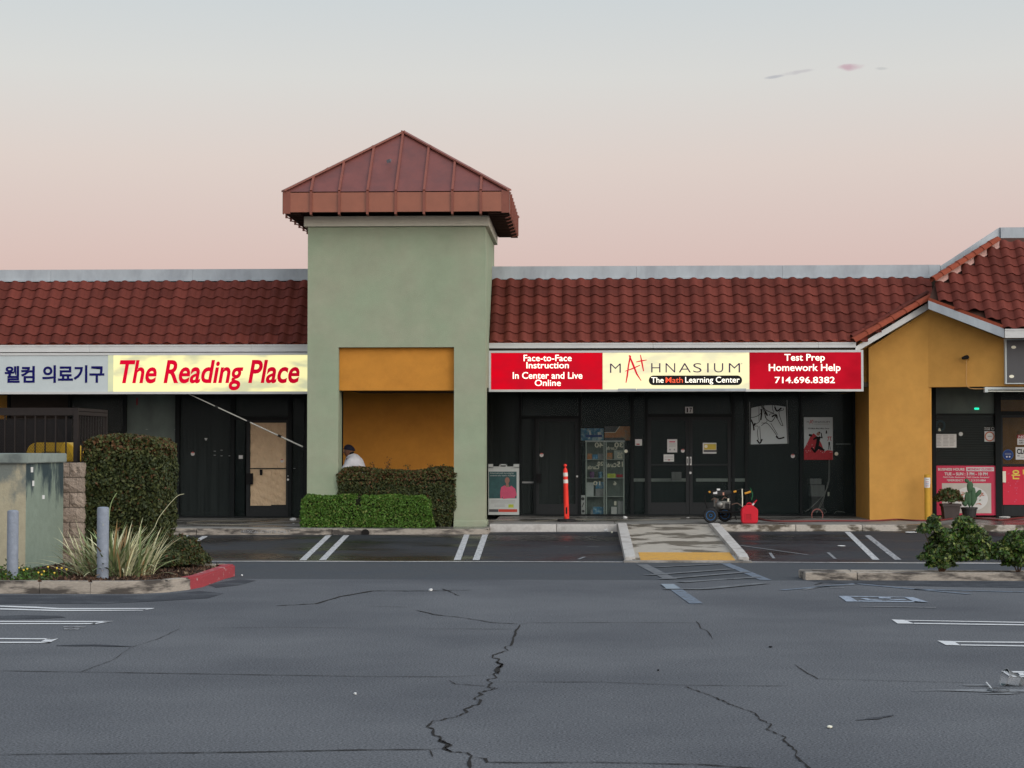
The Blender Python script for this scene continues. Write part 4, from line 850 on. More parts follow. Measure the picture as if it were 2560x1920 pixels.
def boxpts(n, x0, x1, y0, y1, z0, z1, rg, depth=.05, faces=('front', 'top', 'left', 'right', 'back'), lump=.03):
    out, nr = [], []
    areas = {'front': (x1-x0)*(z1-z0), 'back': (x1-x0)*(z1-z0)*.5, 'top': (x1-x0)*(y1-y0), 'left': (y1-y0)*(z1-z0), 'right': (y1-y0)*(z1-z0)}
    tot = sum(areas[f] for f in faces)
    for f in faces:
        m = int(n*areas[f]/tot); a, b = rg.uniform(0, 1, m), rg.uniform(0, 1, m); dd = np.abs(rg.normal(0, depth, m))-depth*.4
        if f in ('front', 'back'):
            x = x0+a*(x1-x0); z = z0+b*(z1-z0); dd += lump*(np.sin(x*9)+np.sin(z*11+x*4))*.5; y = (y0+dd) if f == 'front' else (y1-dd); N_ = (0, -1 if f == 'front' else 1, 0)
        elif f == 'top': x = x0+a*(x1-x0); y = y0+b*(y1-y0); dd += lump*(np.sin(x*7)+np.sin(y*12+x*5))*.5; z = z1-dd; N_ = (0, 0, 1)
        else: y = y0+a*(y1-y0); z = z0+b*(z1-z0); dd += lump*np.sin(z*9+y*8)*.6; x = (x0+dd) if f == 'left' else (x1-dd); N_ = (-1 if f == 'left' else 1, 0, 0)
        P_ = np.stack([x, y, z], 1)
        # rounded shoulders
        ex = np.clip((P_[:, 0]-(x1-.12))/.12, 0, 1)**2+np.clip(((x0+.12)-P_[:, 0])/.12, 0, 1)**2; ez = np.clip((P_[:, 2]-(z1-.1))/.1, 0, 1)**2
        P_[:, 2] -= .05*ex*ez*1.6; P_[:, 0] -= np.sign(P_[:, 0]-(x0+x1)/2)*.04*ex*ez
        out.append(P_); nr.append(np.tile(N_, (m, 1)))
    return np.concatenate(out), np.concatenate(nr)
def hedge(name, x0, x1, y0, y1, z0, z1, n, size, mats, wfun, seed, label, cat='hedge', corein=.07, cuts=None):
    rg = np.random.default_rng(seed); t = thing(name, ((x0+x1)/2, (y0+y1)/2, z0), label, cat)
    p, nn = boxpts(n, x0, x1, y0, y1, z0, z1, rg)
    if cuts is not None: p, nn = cuts(p, nn, rg)
    leaves('foliage', p, size, mats, wfun, t, seed, nn, kind='stuff')
    bm = BM(); box(bm, x0+corein, x1-corein, y0+corein, y1-corein, z0, z1-corein, .05); obj('dark_core', bm, M['core'], t)  # near-black filler box, stands in for the shade inside the hedge
    return t
# ------------------------------------------------------------------ left planter island
XE = -4.70
out = [(-26, 21.45), (-5.45, 21.45), (-5.2, 21.5), (-4.95, 21.72), (-4.78, 22.1), (XE, 22.55), (XE, 24.6), (-4.8, 24.68), (-5.5, 24.75), (-5.62, 26.2), (-6.25, 28.4), (-26, 28.4)]
inn = [(-26, 21.61), (-5.5, 21.61), (-5.28, 21.66), (-5.07, 21.85), (-4.93, 22.15), (XE-.16, 22.55), (XE-.16, 24.5), (-4.95, 24.54), (-5.6, 24.6), (-5.76, 26.2), (-6.4, 28.3), (-26, 28.3)]
isl = thing('planter_kerb', (-8, 24, 0), None, None, kind='structure')
def kpiece(i, j, m, t0=0, t1=1, z=.145, par=isl):
    def lp(a, b, t): return (a[0]+(b[0]-a[0])*t, a[1]+(b[1]-a[1])*t)
    idx = list(range(i, j+1)); o = [out[k] for k in idx]; n_ = [inn[k] for k in idx]
    o2, n2 = list(o), list(n_)
    if t0 > 0: o2[0], n2[0] = lp(o[0], o[1], t0), lp(n_[0], n_[1], t0)
    if t1 < 1: o2[-1], n2[-1] = lp(o[-2], o[-1], t1), lp(n_[-2], n_[-1], t1)
    bm = BM(); top_o = [bm.verts.new((x, y, z)) for x, y in o2]; top_i = [bm.verts.new((x, y, z)) for x, y in n2]; bo = [bm.verts.new((x-(0), y-.02, -.3)) for x, y in o2]; bi = [bm.verts.new((x, y, -.3)) for x, y in n2]
    for a in range(len(o2)-1):
        bm.faces.new((top_o[a], top_o[a+1], top_i[a+1], top_i[a])); bm.faces.new((bo[a], bo[a+1], top_o[a+1], top_o[a])); bm.faces.new((top_i[a], top_i[a+1], bi[a+1], bi[a]))
    bm.faces.new((top_o[0], top_i[0], bi[0], bo[0])); bm.faces.new((top_o[-1], bo[-1], bi[-1], top_i[-1]))
    bmesh.ops.recalc_face_normals(bm, faces=bm.faces)
    bmesh.ops.bevel(bm, geom=[e for e in bm.edges if all(abs(v.co.z-z) < 1e-4 for v in e.verts) and len([f for f in e.link_faces if abs(f.normal.z) < .5])], offset=.02, segments=2, affect='EDGES')
    return obj('kerb_stone', bm, m, par, smooth=True)
L1 = 26-5.45
for ta, tb in ((0, .45), (.4505, .80), (.8005, 1-2.22/L1), (1-2.215/L1, 1-.95/L1), (1-.945/L1, 1-.35/L1)): kpiece(0, 1, M['kerbl'], ta, tb)
kpiece(0, 3, M['kerbl'], 1-.345/L1, 1); kpiece(3, 4, M['kerbl']); kpiece(4, 5, M['kerbl'], 0, .1)
kpiece(4, 7, M['redkerb'], .105, 1); kpiece(7, 10, M['kerbl']); kpiece(10, 11, M['kerbl'])
bm = BM(); V = [bm.verts.new((x, y, .085)) for x, y in inn]; bm.faces.new(V); obj('planter_soil', bm, M['mulch'], kind='structure')
rg = np.random.default_rng(5)
def inisl(n, x0, x1, y0, y1, zz=.095): return np.stack([rg.uniform(x0, x1, n), rg.uniform(y0, y1, n), np.full(n, zz)+rg.uniform(0, .025, n)], 1)
pm = inisl(9000, -8.2, -4.88, 21.64, 25.0); pm = pm[(pm[:, 0] < -4.9-np.clip(22.2-pm[:, 1], 0, 1)*.9)]
M['bark1'] = mat('bark_chip', (.10, .055, .035), .9, .3, 20); M['bark2'] = mat('dark_bark_chip', (.035, .022, .016), .9, .3, 20); M['bark3'] = mat('pale_bark_chip', (.2, .15, .1), .9)
o = leaves('bark_mulch', pm, .035, ['bark1', 'bark2', 'bark3'], [.4, .52, .08], None, 11, None, 2.2, kind='stuff')
bm = BM(); box(bm, -9.4, -6.75, 23.3, 25.2, .02, .115, .01); obj('cabinet_pad', bm, M['concretepad'], kind='structure')
# utility cabinet
def stainmat(name, base, dark, z0, z1, sc, st):
    m = mat(name, base, .6, .12, 7, .2, 40); t = m.node_tree; n = t.nodes; l = t.links; b = n['Principled BSDF']; src = b.inputs['Base Color'].links[0].from_socket
    g = n.new('ShaderNodeNewGeometry'); sp = n.new('ShaderNodeSeparateXYZ'); l.new(g.outputs['Position'], sp.inputs[0]); r = n.new('ShaderNodeMapRange'); l.new(sp.outputs['Z'], r.inputs[0]); r.inputs[1].default_value = z0; r.inputs[2].default_value = z1; r.inputs[3].default_value = -.16; r.inputs[4].default_value = .10
    mp = n.new('ShaderNodeMapping'); l.new(g.outputs['Position'], mp.inputs[0]); mp.inputs[3].default_value = st
    nn = n.new('ShaderNodeTexNoise'); nn.inputs['Scale'].default_value = sc; nn.inputs['Detail'].default_value = 7; nn.inputs['Roughness'].default_value = .62; l.new(mp.outputs[0], nn.inputs[0])
    ad_ = n.new('ShaderNodeMath'); l.new(nn.outputs[0], ad_.inputs[0]); l.new(r.outputs[0], ad_.inputs[1]); r2 = n.new('ShaderNodeMapRange'); l.new(ad_.outputs[0], r2.inputs[0]); r2.inputs[1].default_value = .50; r2.inputs[2].default_value = .60
    mx = n.new('ShaderNodeMix'); mx.data_type = 'RGBA'; l.new(r2.outputs[0], mx.inputs[0]); l.new(src, mx.inputs[6]); mx.inputs[7].default_value = (*dark, 1); l.new(mx.outputs[2], b.inputs['Base Color']); return m
M['cab2'] = stainmat('cabinet_green', (.20, .25, .205), (.035, .055, .062), .7, 1.4, 2.6, (1, 1.4, .38)); M['cab1'] = stainmat('cabinet_beige', (.36, .33, .235), (.15, .17, .155), .6, 1.3, 1.6, (1, 1, .6))
t = thing('utility_cabinet', (-8.1, 24.4, .115), 'stained green and beige utility cabinet with an overhanging lid at the left edge', 'utility cabinet')
ca = U(63, 1426, 23.7); ca.z = 0; cbk = U(157, 1408, 25.08); cbk.z = 0; dx = Vector((-1.7, .10, 0)); dy = cbk-ca; zc0, zc1 = .118, 1.50
up = Vector((0, 0, 1))
bm = BM(); prism(bm, [ca+up*zc0, ca+dx+up*zc0, ca+dx+dy+up*zc0, cbk+up*zc0], up*(zc1-zc0)); cb_ = obj('cabinet_body', bm, [M['cab1'], M['cab2']], t)
for f in cb_.data.polygons:
    if f.normal.x > .7: f.material_index = 1
bm = BM(); e = Vector((.04, -.05, 0)); prism(bm, [ca+e+up*zc1, ca+dx+Vector((-.05, -.06, zc1)), ca+dx+dy+Vector((-.05, .05, zc1)), cbk+Vector((.035, .04, zc1))], up*.125); bmesh.ops.bevel(bm, geom=bm.edges[:], offset=.01, segments=2, affect='EDGES'); obj('cabinet_lid', bm, M['cablid'], t)
for f0, z0, w, h in ((.12, 1.38, .035, .07), (.16, 1.20, .03, .07), (.42, 1.02, .04, .05)):
    q = ca+dy*f0; s = dy.normalized(); bm = BM(); prism(bm, [q+up*z0, q+s*w*2+up*z0, q+s*w*2+up*(z0+h), q+up*(z0+h)], Vector((.006, 0, 0))); obj('white_chip', bm, M['paperw'], t)
bm = BM(); prism(bm, [ca+Vector((.001, 0, .13)), cbk+Vector((.001, 0, .13)), cbk+Vector((.001, 0, .155)), ca+Vector((.001, 0, .155))], Vector((.012, 0, 0))); obj('base_rail', bm, M['cab2'], t)
# block wall of the bin enclosure
t = thing('block_wall', (-7.4, 25.4, .09), 'split-face concrete block enclosure wall beside the utility cabinet', 'wall')
bmesh_me = {}
def block(x0, x1, y0, y1, z0, z1, par):
    bm = BM(); box(bm, x0, x1, y0, y1, z0, z1); bmesh.ops.subdivide_edges(bm, edges=bm.edges[:], cuts=3, use_grid_fill=True)
    for v in bm.verts:
        if v.co.y < y0+.001 and x0+.01 < v.co.x < x1-.01 and z0+.01 < v.co.z < z1-.01: v.co.y -= random.uniform(.004, .028)
        if v.co.x > x1-.001 and y0+.01 < v.co.y < y1-.01 and z0+.01 < v.co.z < z1-.01: v.co.x += random.uniform(.0, .02)
    obj('block', bm, M['block'], par)
XBW = U(209, 1300, 25.3).x; hb = .2
zb = .05
for r in range(7):
    z0 = zb+r*.2065; xr = XBW; x = xr; first = True
    wds = [.245 if r % 2 == 0 else .165] + [.39]*3
    wds = ([.20] if r % 2 == 0 else [.40])+[.40]*2
    for w in wds:
        x0 = x-w; block(x0+.005, x-.005, 25.3, 25.48, z0+.005, z0+.2065-.005, t); x = x0
    y = 25.48
    for w in [.4]*6: block(XBW-.19, XBW-.005, y+.005, y+w-.005, z0+.005, z0+.2015, t); y += w
bm = BM(); box(bm, XBW-1.35, XBW-.015, 25.315, 25.47, zb, zb+1.44); box(bm, XBW-.18, XBW-.02, 25.47, 27.85, zb, zb+1.44); obj('mortar_core', bm, M['mortarg'], t)
# iron fence on the enclosure
t = thing('iron_fence', (-7.4, 26, 1.5), 'dark iron bar fence with mesh on top of the block enclosure', 'fence')
YFN = 26.0; xf = U(190, 1100, YFN).x; zft = U(100, 1027, YFN).z; zfb = 1.42
def bar(x0, x1, y0, y1, z0, z1, nm): bm = BM(); box(bm, x0, x1, y0, y1, z0, z1); return obj(nm, bm, M['iron'], t)
bar(-10, xf, YFN-.02, YFN+.02, zft-.065, zft, 'rail'); bar(-10, xf, YFN+.08, YFN+.12, zft-.02, zft+.045, 'rail'); bar(-10, xf, YFN-.015, YFN+.015, zfb+.04, zfb+.08, 'rail')
bar(xf-.03, xf+.03, YFN-.03, YFN+.03, zfb-.0, zft+.01, 'post'); bar(xf-.02, xf+.02, YFN+.03, 27.6, zft-.06, zft-.01, 'rail'); bar(xf-.02, xf+.02, YFN+.03, 27.6, zft+.0, zft+.04, 'rail'); bar(xf-.02, xf+.02, 27.6, 27.65, zfb, zft+.04, 'post')
for u in (165, 139, 113, 88, 63, 37, 12, -14, -40, -66, -92): x = U(u, 1100, YFN).x; bar(x-.009, x+.009, YFN-.009, YFN+.009, zfb+.08, zft-.065, 'bar')
for k in range(1, 11): y = YFN+.03+k*.145; bar(xf-.009, xf+.009, y-.009, y+.009, zfb, zft-.06, 'bar')
bm = BM()
for k in range(-10, 130):
    for s in (1, -1):
        a = Vector((xf-.03-k*.022*1, YFN+.035, zft-.1)); b = a+Vector((s*.30, 0, -.62))
        if max(a.x, b.x) > xf-.03: continue
        prism(bm, [a, a+Vector((.004, 0, 0)), b+Vector((.004, 0, 0)), b], (0, .003, 0))
obj('mesh_screen', bm, M['iron'], t, kind='stuff')
bm = BM(); box(bm, -10, xf-.5, 27.55, 27.6, .1, zft-.1); obj('dark_backdrop', bm, M['black'], t)  # black sheet put in as a backdrop for the dark behind the mesh
# yellow bin behind the fence
t = thing('trash_bin', U(125, 1160, 26.7)-Vector((0, 0, 1.2)), 'yellow plastic bin with a rounded lid behind the iron fence', 'bin')
a, b = U(66, 1155, 26.6), U(186, 1155, 26.6); zt = U(125, 1106, 26.6).z; o = []
cr_ = .16
for k in range(7): an = math.pi-math.pi/2*k/6; o.append(Vector((a.x+cr_+cr_*math.cos(an), 26.6, zt-cr_*.85+cr_*.85*math.sin(an))))
for k in range(7): an = math.pi/2-math.pi/2*k/6; o.append(Vector((b.x-cr_+cr_*math.cos(an), 26.6, zt-cr_*.85+cr_*.85*math.sin(an))))
o += [Vector((b.x, 26.6, zt-.28)), Vector((a.x, 26.6, zt-.28))]
bm = BM(); prism(bm, o, (0, .5, 0)); bmesh.ops.bevel(bm, geom=bm.edges[:], offset=.015, segments=2, affect='EDGES'); obj('bin_lid', bm, M['yellow'], t)
bm = BM(); box(bm, a.x+.02, b.x-.0, 26.62, 27.1, .3, zt-.33, .03); obj('bin_body', bm, M['yellow'], t)
for v in (1129, 1132, 1135): rect('warning_print', 105, v, 152, v+1.5, 26.595, M['black'], t, .004)
# grey bollards
def bollard(u, vt, vb, r, label, lean=0):
    z0 = .09; p = P(u, vb, z0); zt = U(u, vt, p.y).z; bm = BM(); lathe(bm, [(r, z0-.1), (r, zt-.02), (r*.93, zt-.004), (r*.6, zt+.004), (0.001, zt+.006)], (p.x, p.y, 0), 24)
    t = thing('bollard', (p.x, p.y, z0), label, 'bollard', 'grey bollards at the planter'); obj('pipe', bm, M['bluegrey'], t, smooth=True); 
bollard(31, 1276, 1453, .068, 'grey steel bollard in front of the beige side of the utility cabinet'); bollard(256.5, 1268, 1450, .072, 'scuffed grey steel bollard in front of the striped spiky plant')
# tall hedge beside the enclosure
def wtop(z1, red=.16):
    def f(p, rg):
        n = len(p); w = rg.choice(3, n, p=[.62, .34, .04]); top = p[:, 2] > z1-.17-rg.uniform(0, .14, n); w[top & (rg.uniform(size=n) < .62)] = 2; w[top & (rg.uniform(size=n) < .45)] = 1; return w
    return f
xh0, xh1 = U(211, 1200, 25.4).x, U(414, 1200, 25.9).x; zh1 = U(300, 1093, 25.9).z
def hcut(p, nn, rg):
    t_ = (p[:, 0]-xh0)/(xh1-xh0); p[:, 2] -= .06*np.clip(t_-.4, 0, 1)*((p[:, 2]-.1)/1.8); p[:, 0] -= .10*np.clip((.7-p[:, 2])/.6, 0, 1)*t_; return p, nn
hedge('tall_hedge', xh0, xh1, 25.38, 26.6, .1, zh1, 30000, .030, ['leafd', 'leafd2', 'leafr'], wtop(zh1), 21, 'tall dark square hedge with reddish top beside the block wall', cuts=hcut)
# flax plant with striped blades
t = thing('spiky_plant', (-5.95, 22.75, .09), 'striped cream and green spiky plant behind the scuffed bollard', 'plant')
rr = random.Random(3)
def blade(par, base, az, ln, lean, droop, w, m, tw):
    bm = BM(); L_, R_, Cc = [], [], []; d = Vector((math.cos(az), math.sin(az), 0)); s0 = Vector((-math.sin(az), math.cos(az), 0)); n = 7
    p = Vector(base); ang = lean
    for i in range(n+1):
        f = i/n; ww = w*(.55+.9*f if f < .4 else .91*(1-((f-.4)/.6)**2.2)); s = (s0*math.cos(tw)+d*math.sin(tw)*.5)
        L_.append(bm.verts.new(p+s*ww/2)); R_.append(bm.verts.new(p-s*ww/2)); Cc.append(bm.verts.new(p-Vector((0, 0, ww*.18))))
        dirv = d*math.sin(ang)+Vector((0, 0, 1))*math.cos(ang); p = p+dirv*ln/n; ang += droop/n
    for i in range(n): bm.faces.new((L_[i], L_[i+1], Cc[i+1], Cc[i])); bm.faces.new((Cc[i], Cc[i+1], R_[i+1], R_[i]))
    obj('blade', bm, M[m], par, smooth=True)
for i in range(430):
    az = rr.uniform(0, 2*math.pi); ra = rr.uniform(0, .30)*1.15; bx, by = -5.88+math.cos(az)*ra*1.5, 22.8+math.sin(az)*ra*.8
    low = rr.random() < .35; ln = rr.uniform(.28, .55) if low else rr.uniform(.42, .78)
    lean = rr.uniform(.25, 1.0) if low else abs(rr.gauss(0, .36))+.03
    m = rr.choices(['blade1', 'blade2', 'blade3'], [.30, .60, .10] if low else [.50, .36, .14])[0]
    blade(t, (bx, by, .09), az+rr.uniform(-.5, .5), ln, lean, rr.uniform(.2, 1.3), rr.uniform(.020, .038), m, rr.uniform(-1, 1))
bm = BM(); tube(bm, spline([(-5.8, 22.8, .3), U(375, 1335, 22.8), U(400, 1290, 22.8), U(440, 1243, 22.8), U(460, 1235, 22.8)], 5), .004, 5); obj('stalk', bm, M['blade1'], t)
bm = BM(); tube(bm, spline([(-5.95, 22.8, .3), U(272, 1300, 22.8), U(278, 1258, 22.8), U(292, 1232, 22.8)], 5), [.006]*15+[.003], 5); obj('stalk', bm, M['blade2'], t)
# round bush at the island tip
def ball(n, c, r, rg, lo=.55):
    d = rg.normal(size=(n, 3)); d /= np.linalg.norm(d, axis=1)[:, None]; d[:, 2] = np.abs(d[:, 2])*1.0-.15; rad = rg.uniform(lo, 1, n)**.6
    lump = 1+.14*np.sin(d[:, 0]*7+1)*np.cos(d[:, 2]*6)+.08*np.sin(d[:, 1]*11)
    return np.array(c)+d*rad[:, None]*lump[:, None]*np.array(r), d
rg = np.random.default_rng(31); cbu = (-5.42, 24.35, .22); p, nn = ball(11000, cbu, (.38, .4, .36), rg)
t = thing('round_bush', (-5.42, 24.35, .09), 'low round dark green bush at the red-painted end of the planter', 'bush')
leaves('foliage', p, .024, ['leafd', 'leafd2', 'leafr'], [.60, .28, .12], t, 32, nn, kind='stuff'); bm = BM(); bmesh.ops.create_icosphere(bm, subdivisions=2, radius=.2, matrix=Matrix.Translation((-5.42, 24.35, .24))); obj('dark_core', bm, M['core'], t)  # near-black filler ball stands in for the shade inside the bush
# ground cover with yellow flowers
rg = np.random.default_rng(33); n = 5200; p = np.stack([rg.uniform(-8.6, -6.45, n), rg.uniform(21.7, 23.1, n), .09+np.abs(rg.normal(0, .06, n))], 1); p[:, 2] = .09+(p[:, 2]-.09)*(1-.7*np.clip((p[:, 0]+6.9)/.45, 0, 1))
leaves('ground_cover', p, .024, ['leafb', 'leafg2', 'leafd2'], [.4, .35, .25], None, 34, None, 2, kind='stuff')
for i, (u, v) in enumerate(((68, 1423), (47, 1420), (96, 1432), (120, 1418), (142, 1421), (154, 1421), (166, 1424), (110, 1429), (15, 1436), (136, 1433), (59, 1426), (104, 1437))):
    q = U(u, v, 22.3); t = thing('yellow_flower', (q.x, q.y, .1), None, None); t['label'] = 'small yellow flower on a thin stem in front of the utility cabinet'; t['category'] = 'flower'; t['group'] = 'yellow flowers in the planter'
    bm = BM(); lathe(bm, [(.001, -.012), (.013, 0), (.012, .012), (.004, .014)], q, 8); obj('bloom', bm, M['petal'], t); bm = BM(); tube(bm, [(q.x+.01, q.y, .09), q], .003, 4); obj('stem', bm, M['leafg2'], t)
# ------------------------------------------------------------------ tower hedges
def bricks(z1, a=.55, b=.40):
    def f(p, rg):
        n = len(p); w = rg.choice(3, n, p=[a, b, 1-a-b]); return w
    return f
hx0, hx1 = U(754, 1280, 36.5).x, U(1068, 1280, 36.5).x; zlo = U(900, 1241, 36.5).z
def lcut(p, nn, rg):
    s = (p[:, 2]-ZL)/(zlo-ZL); t_ = np.clip((p[:, 0]-hx0)/(hx1-hx0), 0, 1); p[:, 0] += (1-s)*.12*t_; k = ~((np.abs(p[:, 0]-U(896, 1260, 36.5).x) < .055) & (s > .72)); return p[k], nn[k]
hedge('low_hedge', hx0, hx1, 36.42, 36.86, ZL, zlo, 22000, .024, ['leafg', 'leafg2', 'leafy'], bricks(zlo, .56, .34), 41, 'low bright green box hedge in front of the green tower', cuts=lcut, corein=.06)
gx0, gx1 = U(846, 1250, 37.05).x, U(1139, 1250, 37.05).x; zhi = U(990, 1176, 37.05).z
def tcut(p, nn, rg):
    t_ = (p[:, 0]-gx0)/(gx1-gx0); p[:, 2] += .035*np.sin(t_*9)*(p[:, 2]>1.0); p[:, 0] -= .1*np.clip((.55-p[:, 2])/.45, 0, 1)*t_; return p, nn
hedge('dark_hedge', gx0, gx1, 36.95, 37.75, ZL, zhi, 34000, .027, ['leafd', 'leafd2', 'leafr'], wtop(zhi), 43, 'tall dark hedge with reddish top standing in the tower opening', cuts=tcut)
sp = []
rg = np.random.default_rng(44)
for u, hh in ((972, .20), (930, .12), (1075, .08), (1020, .07), (1105, .07), (968, .11)):
    c = U(u, 1168, 37.3)
    for k in range(26): f = k/26; sp.append((c.x+rg.normal(0, .02+.02*f), c.y+rg.normal(0, .03), c.z-.03+f*hh*1.2))
t_ = bpy.data.objects['dark_hedge']; leaves('sprig', np.array(sp), .026, ['leafr', 'leafd2'], [.7, .3], t_, 45, None, kind='stuff')
# ------------------------------------------------------------------ person behind the hedge, holding the pole
pg = thing('person', (U(878, 1200, 38.5).x+.03, 38.5, ZL), 'person in a white hoodie and dark cap holding a long pole behind the dark hedge', 'person')
px_, py_, pz = pg.location
def skin(name, verts, edges, rad, m, par, sub=2):
    me = bpy.data.meshes.new(name); me.from_pydata([tuple(v) for v in verts], edges, []); o = bpy.data.objects.new(name, me); C.objects.link(o)
    md = o.modifiers.new('s', 'SKIN'); md.use_smooth_shade = True; ss = o.modifiers.new('d', 'SUBSURF'); ss.levels = ss.render_levels = sub
    for i, r_ in enumerate(rad):
        d = me.skin_vertices[0].data[i]; d.radius = r_ if isinstance(r_, tuple) else (r_, r_); d.use_root = (i == 0)
    dg = bpy.context.evaluated_depsgraph_get(); m2 = bpy.data.meshes.new_from_object(o.evaluated_get(dg)); bpy.data.objects.remove(o)
    if par is not None:
        off = WL[par.name]
        for v in m2.vertices: v.co -= off
    m2.materials.clear(); m2.materials.append(m); o = bpy.data.objects.new(name, m2); C.objects.link(o)
    if par is not None: o.parent = par; WL[o.name] = off.copy()
    return o
def q_(x, y, z): return Vector((px_+x-.03, py_+y, pz+z*.955))
hip, wst, chs, nk = q_(.12, .04, .92), q_(.11, .03, 1.10), q_(.02, 0, 1.32), q_(-.03, 0, 1.43)
body = skin('body', [hip, wst, chs, nk, q_(-.035, 0, 1.50), q_(.13, -.10, .88), q_(.07, -.13, .48), q_(.11, -.13, .07), q_(.02, -.15, .03), q_(.14, .16, .88), q_(.18, .18, .48), q_(.25, .17, .07), q_(.16, .15, .03),
     q_(-.02, -.19, 1.36), q_(-.13, -.24, 1.12), q_(-.36, -.14, 1.12), q_(-.42, -.11, 1.12), q_(.02, .19, 1.36), q_(-.12, .24, 1.14), q_(-.30, .10, 1.06), q_(-.36, .05, 1.05)],
    [(0,1),(1,2),(2,3),(3,4),(0,5),(5,6),(6,7),(7,8),(0,9),(9,10),(10,11),(11,12),(2,13),(13,14),(14,15),(15,16),(2,17),(17,18),(18,19),(19,20)],
    [.14,.13,.15,.065,.055,.085,.06,.042,.04,.085,.06,.042,.04,.06,.045,.032,.026,.06,.045,.032,.026], M['skin'], pg)
def blob(name, els, m, par):
    mb = bpy.data.metaballs.new(name); mb.resolution = .022; mb.render_resolution = .022; mb.threshold = .35
    for p, r in els:
        e_ = mb.elements.new(); e_.co = p; e_.radius = r
    o = bpy.data.objects.new(name+'tmp', mb); C.objects.link(o); dg = bpy.context.evaluated_depsgraph_get(); dg.update(); m2 = bpy.data.meshes.new_from_object(o.evaluated_get(dg)); bpy.data.objects.remove(o)
    off = WL[par.name]
    for v in m2.vertices: v.co -= off
    for f in m2.polygons: f.use_smooth = True
    m2.materials.clear(); m2.materials.append(m); o = bpy.data.objects.new(name, m2); C.objects.link(o); o.parent = par; WL[o.name] = off.copy(); return o
def seg(a, b, r0, r1, n=6): return [(a.lerp(b, k/n), r0+(r1-r0)*k/n) for k in range(n+1)]
hel = seg(q_(.13, .04, .95), q_(.11, .03, 1.10), .24, .25)+seg(q_(.11, .03, 1.10), q_(.05, .01, 1.28), .26, .27)+seg(q_(.05, .12, 1.30), q_(.05, -.12, 1.30), .22, .22)+seg(q_(.04, .01, 1.34), q_(.0, 0, 1.43), .20, .12)
hel += seg(q_(.02, -.19, 1.34), q_(-.13, -.24, 1.13), .13, .11)+seg(q_(-.13, -.24, 1.13), q_(-.34, -.15, 1.125), .10, .085)+seg(q_(.02, .19, 1.34), q_(-.12, .24, 1.15), .13, .11)+seg(q_(-.12, .24, 1.15), q_(-.28, .12, 1.07), .10, .085)+seg(q_(.08, -.05, 1.41), q_(.08, .05, 1.41), .12, .12)+seg(q_(.14, 0, 1.34), q_(.17, .02, 1.22), .14, .11)
blob('hoodie', hel, M['hoodie'], pg)
skin('trousers', [q_(.12, .04, .93), q_(.13, -.10, .86), q_(.07, -.13, .48), q_(.11, -.13, .09), q_(.14, .16, .86), q_(.18, .18, .48), q_(.25, .17, .09)], [(0,1),(1,2),(2,3),(0,4),(4,5),(5,6)], [.155,.10,.075,.062,.10,.075,.062], M['jeans'], pg)
for dx_, dy_ in ((.04, -.14), (.18, .16)): skin('shoe', [q_(dx_+.06, dy_, .04), q_(dx_-.03, dy_, .045), q_(dx_-.12, dy_, .035)], [(0,1),(1,2)], [.045,.045,.035], M['black'], pg)
hc = q_(-.05, 0, 1.565); bm = BM(); bmesh.ops.create_uvsphere(bm, u_segments=20, v_segments=14, radius=1)
for v in bm.verts:
    x, y, z = v.co; f = 1.0
    if z < 0: x = x*(1-.25*(-z)) - .12*(-z)
    v.co = hc+Vector((x*.108, y*.085, z*.128))
hd = obj('head', bm, M['skin'], pg, smooth=True)
bm = BM(); tube(bm, [hc+Vector((-.092, 0, .01)), hc+Vector((-.118, 0, -.028)), hc+Vector((-.10, 0, -.038))], [.009, .016, .012], 8); obj('nose', bm, M['skin'], hd, smooth=True)
bm = BM(); tube(bm, [hc+Vector((-.098, -.022, -.065)), hc+Vector((-.103, 0, -.066)), hc+Vector((-.098, .022, -.065))], .006, 6); obj('mouth', bm, mat('lips', (.14, .05, .04), .5), hd)
for s in (-1, 1):
    bm = BM(); bmesh.ops.create_uvsphere(bm, u_segments=8, v_segments=6, radius=.012, matrix=Matrix.Translation(hc+Vector((-.088, s*.032, .008)))); obj('eye', bm, M['paperw'], hd)
    bm = BM(); tube(bm, [hc+Vector((.012, s*.078, .03)), hc+Vector((.022, s*.088, .0)), hc+Vector((.008, s*.08, -.03))], [.01, .014, .008], 8); obj('ear', bm, M['skin'], hd, smooth=True)
bm = BM(); bmesh.ops.create_uvsphere(bm, u_segments=16, v_segments=10, radius=1)
for v in bm.verts: x, y, z = v.co; v.co = hc+Vector((.018, 0, -.02))+Vector((x*.088, y*.08, z*.095))
obj('hair', bm, M['black'], hd, smooth=True)
bm = BM(); bmesh.ops.create_uvsphere(bm, u_segments=20, v_segments=12, radius=1)
bmesh.ops.delete(bm, geom=[v for v in bm.verts if v.co.z < -.05], context='VERTS')
for v in bm.verts: x, y, z = v.co; v.co = hc+Vector((.004+.02*x*0, 0, .028))+Vector((x*.122+.012*(1-z), y*.10, z*.118-.02*x))
cp = obj('cap', bm, M['cap'], pg, smooth=True)
bm = BM(); o_ = [hc+Vector((-.085, -.07, .045))]+[hc+Vector((-.09-.10*math.sin(math.pi*k/8), -.07+.14*k/8, .052+.012*math.sin(math.pi*k/8))) for k in range(1, 8)]+[hc+Vector((-.085, .07, .045))]; prism(bm, o_, (0, 0, .008)); obj('brim', bm, M['cap'], cp)
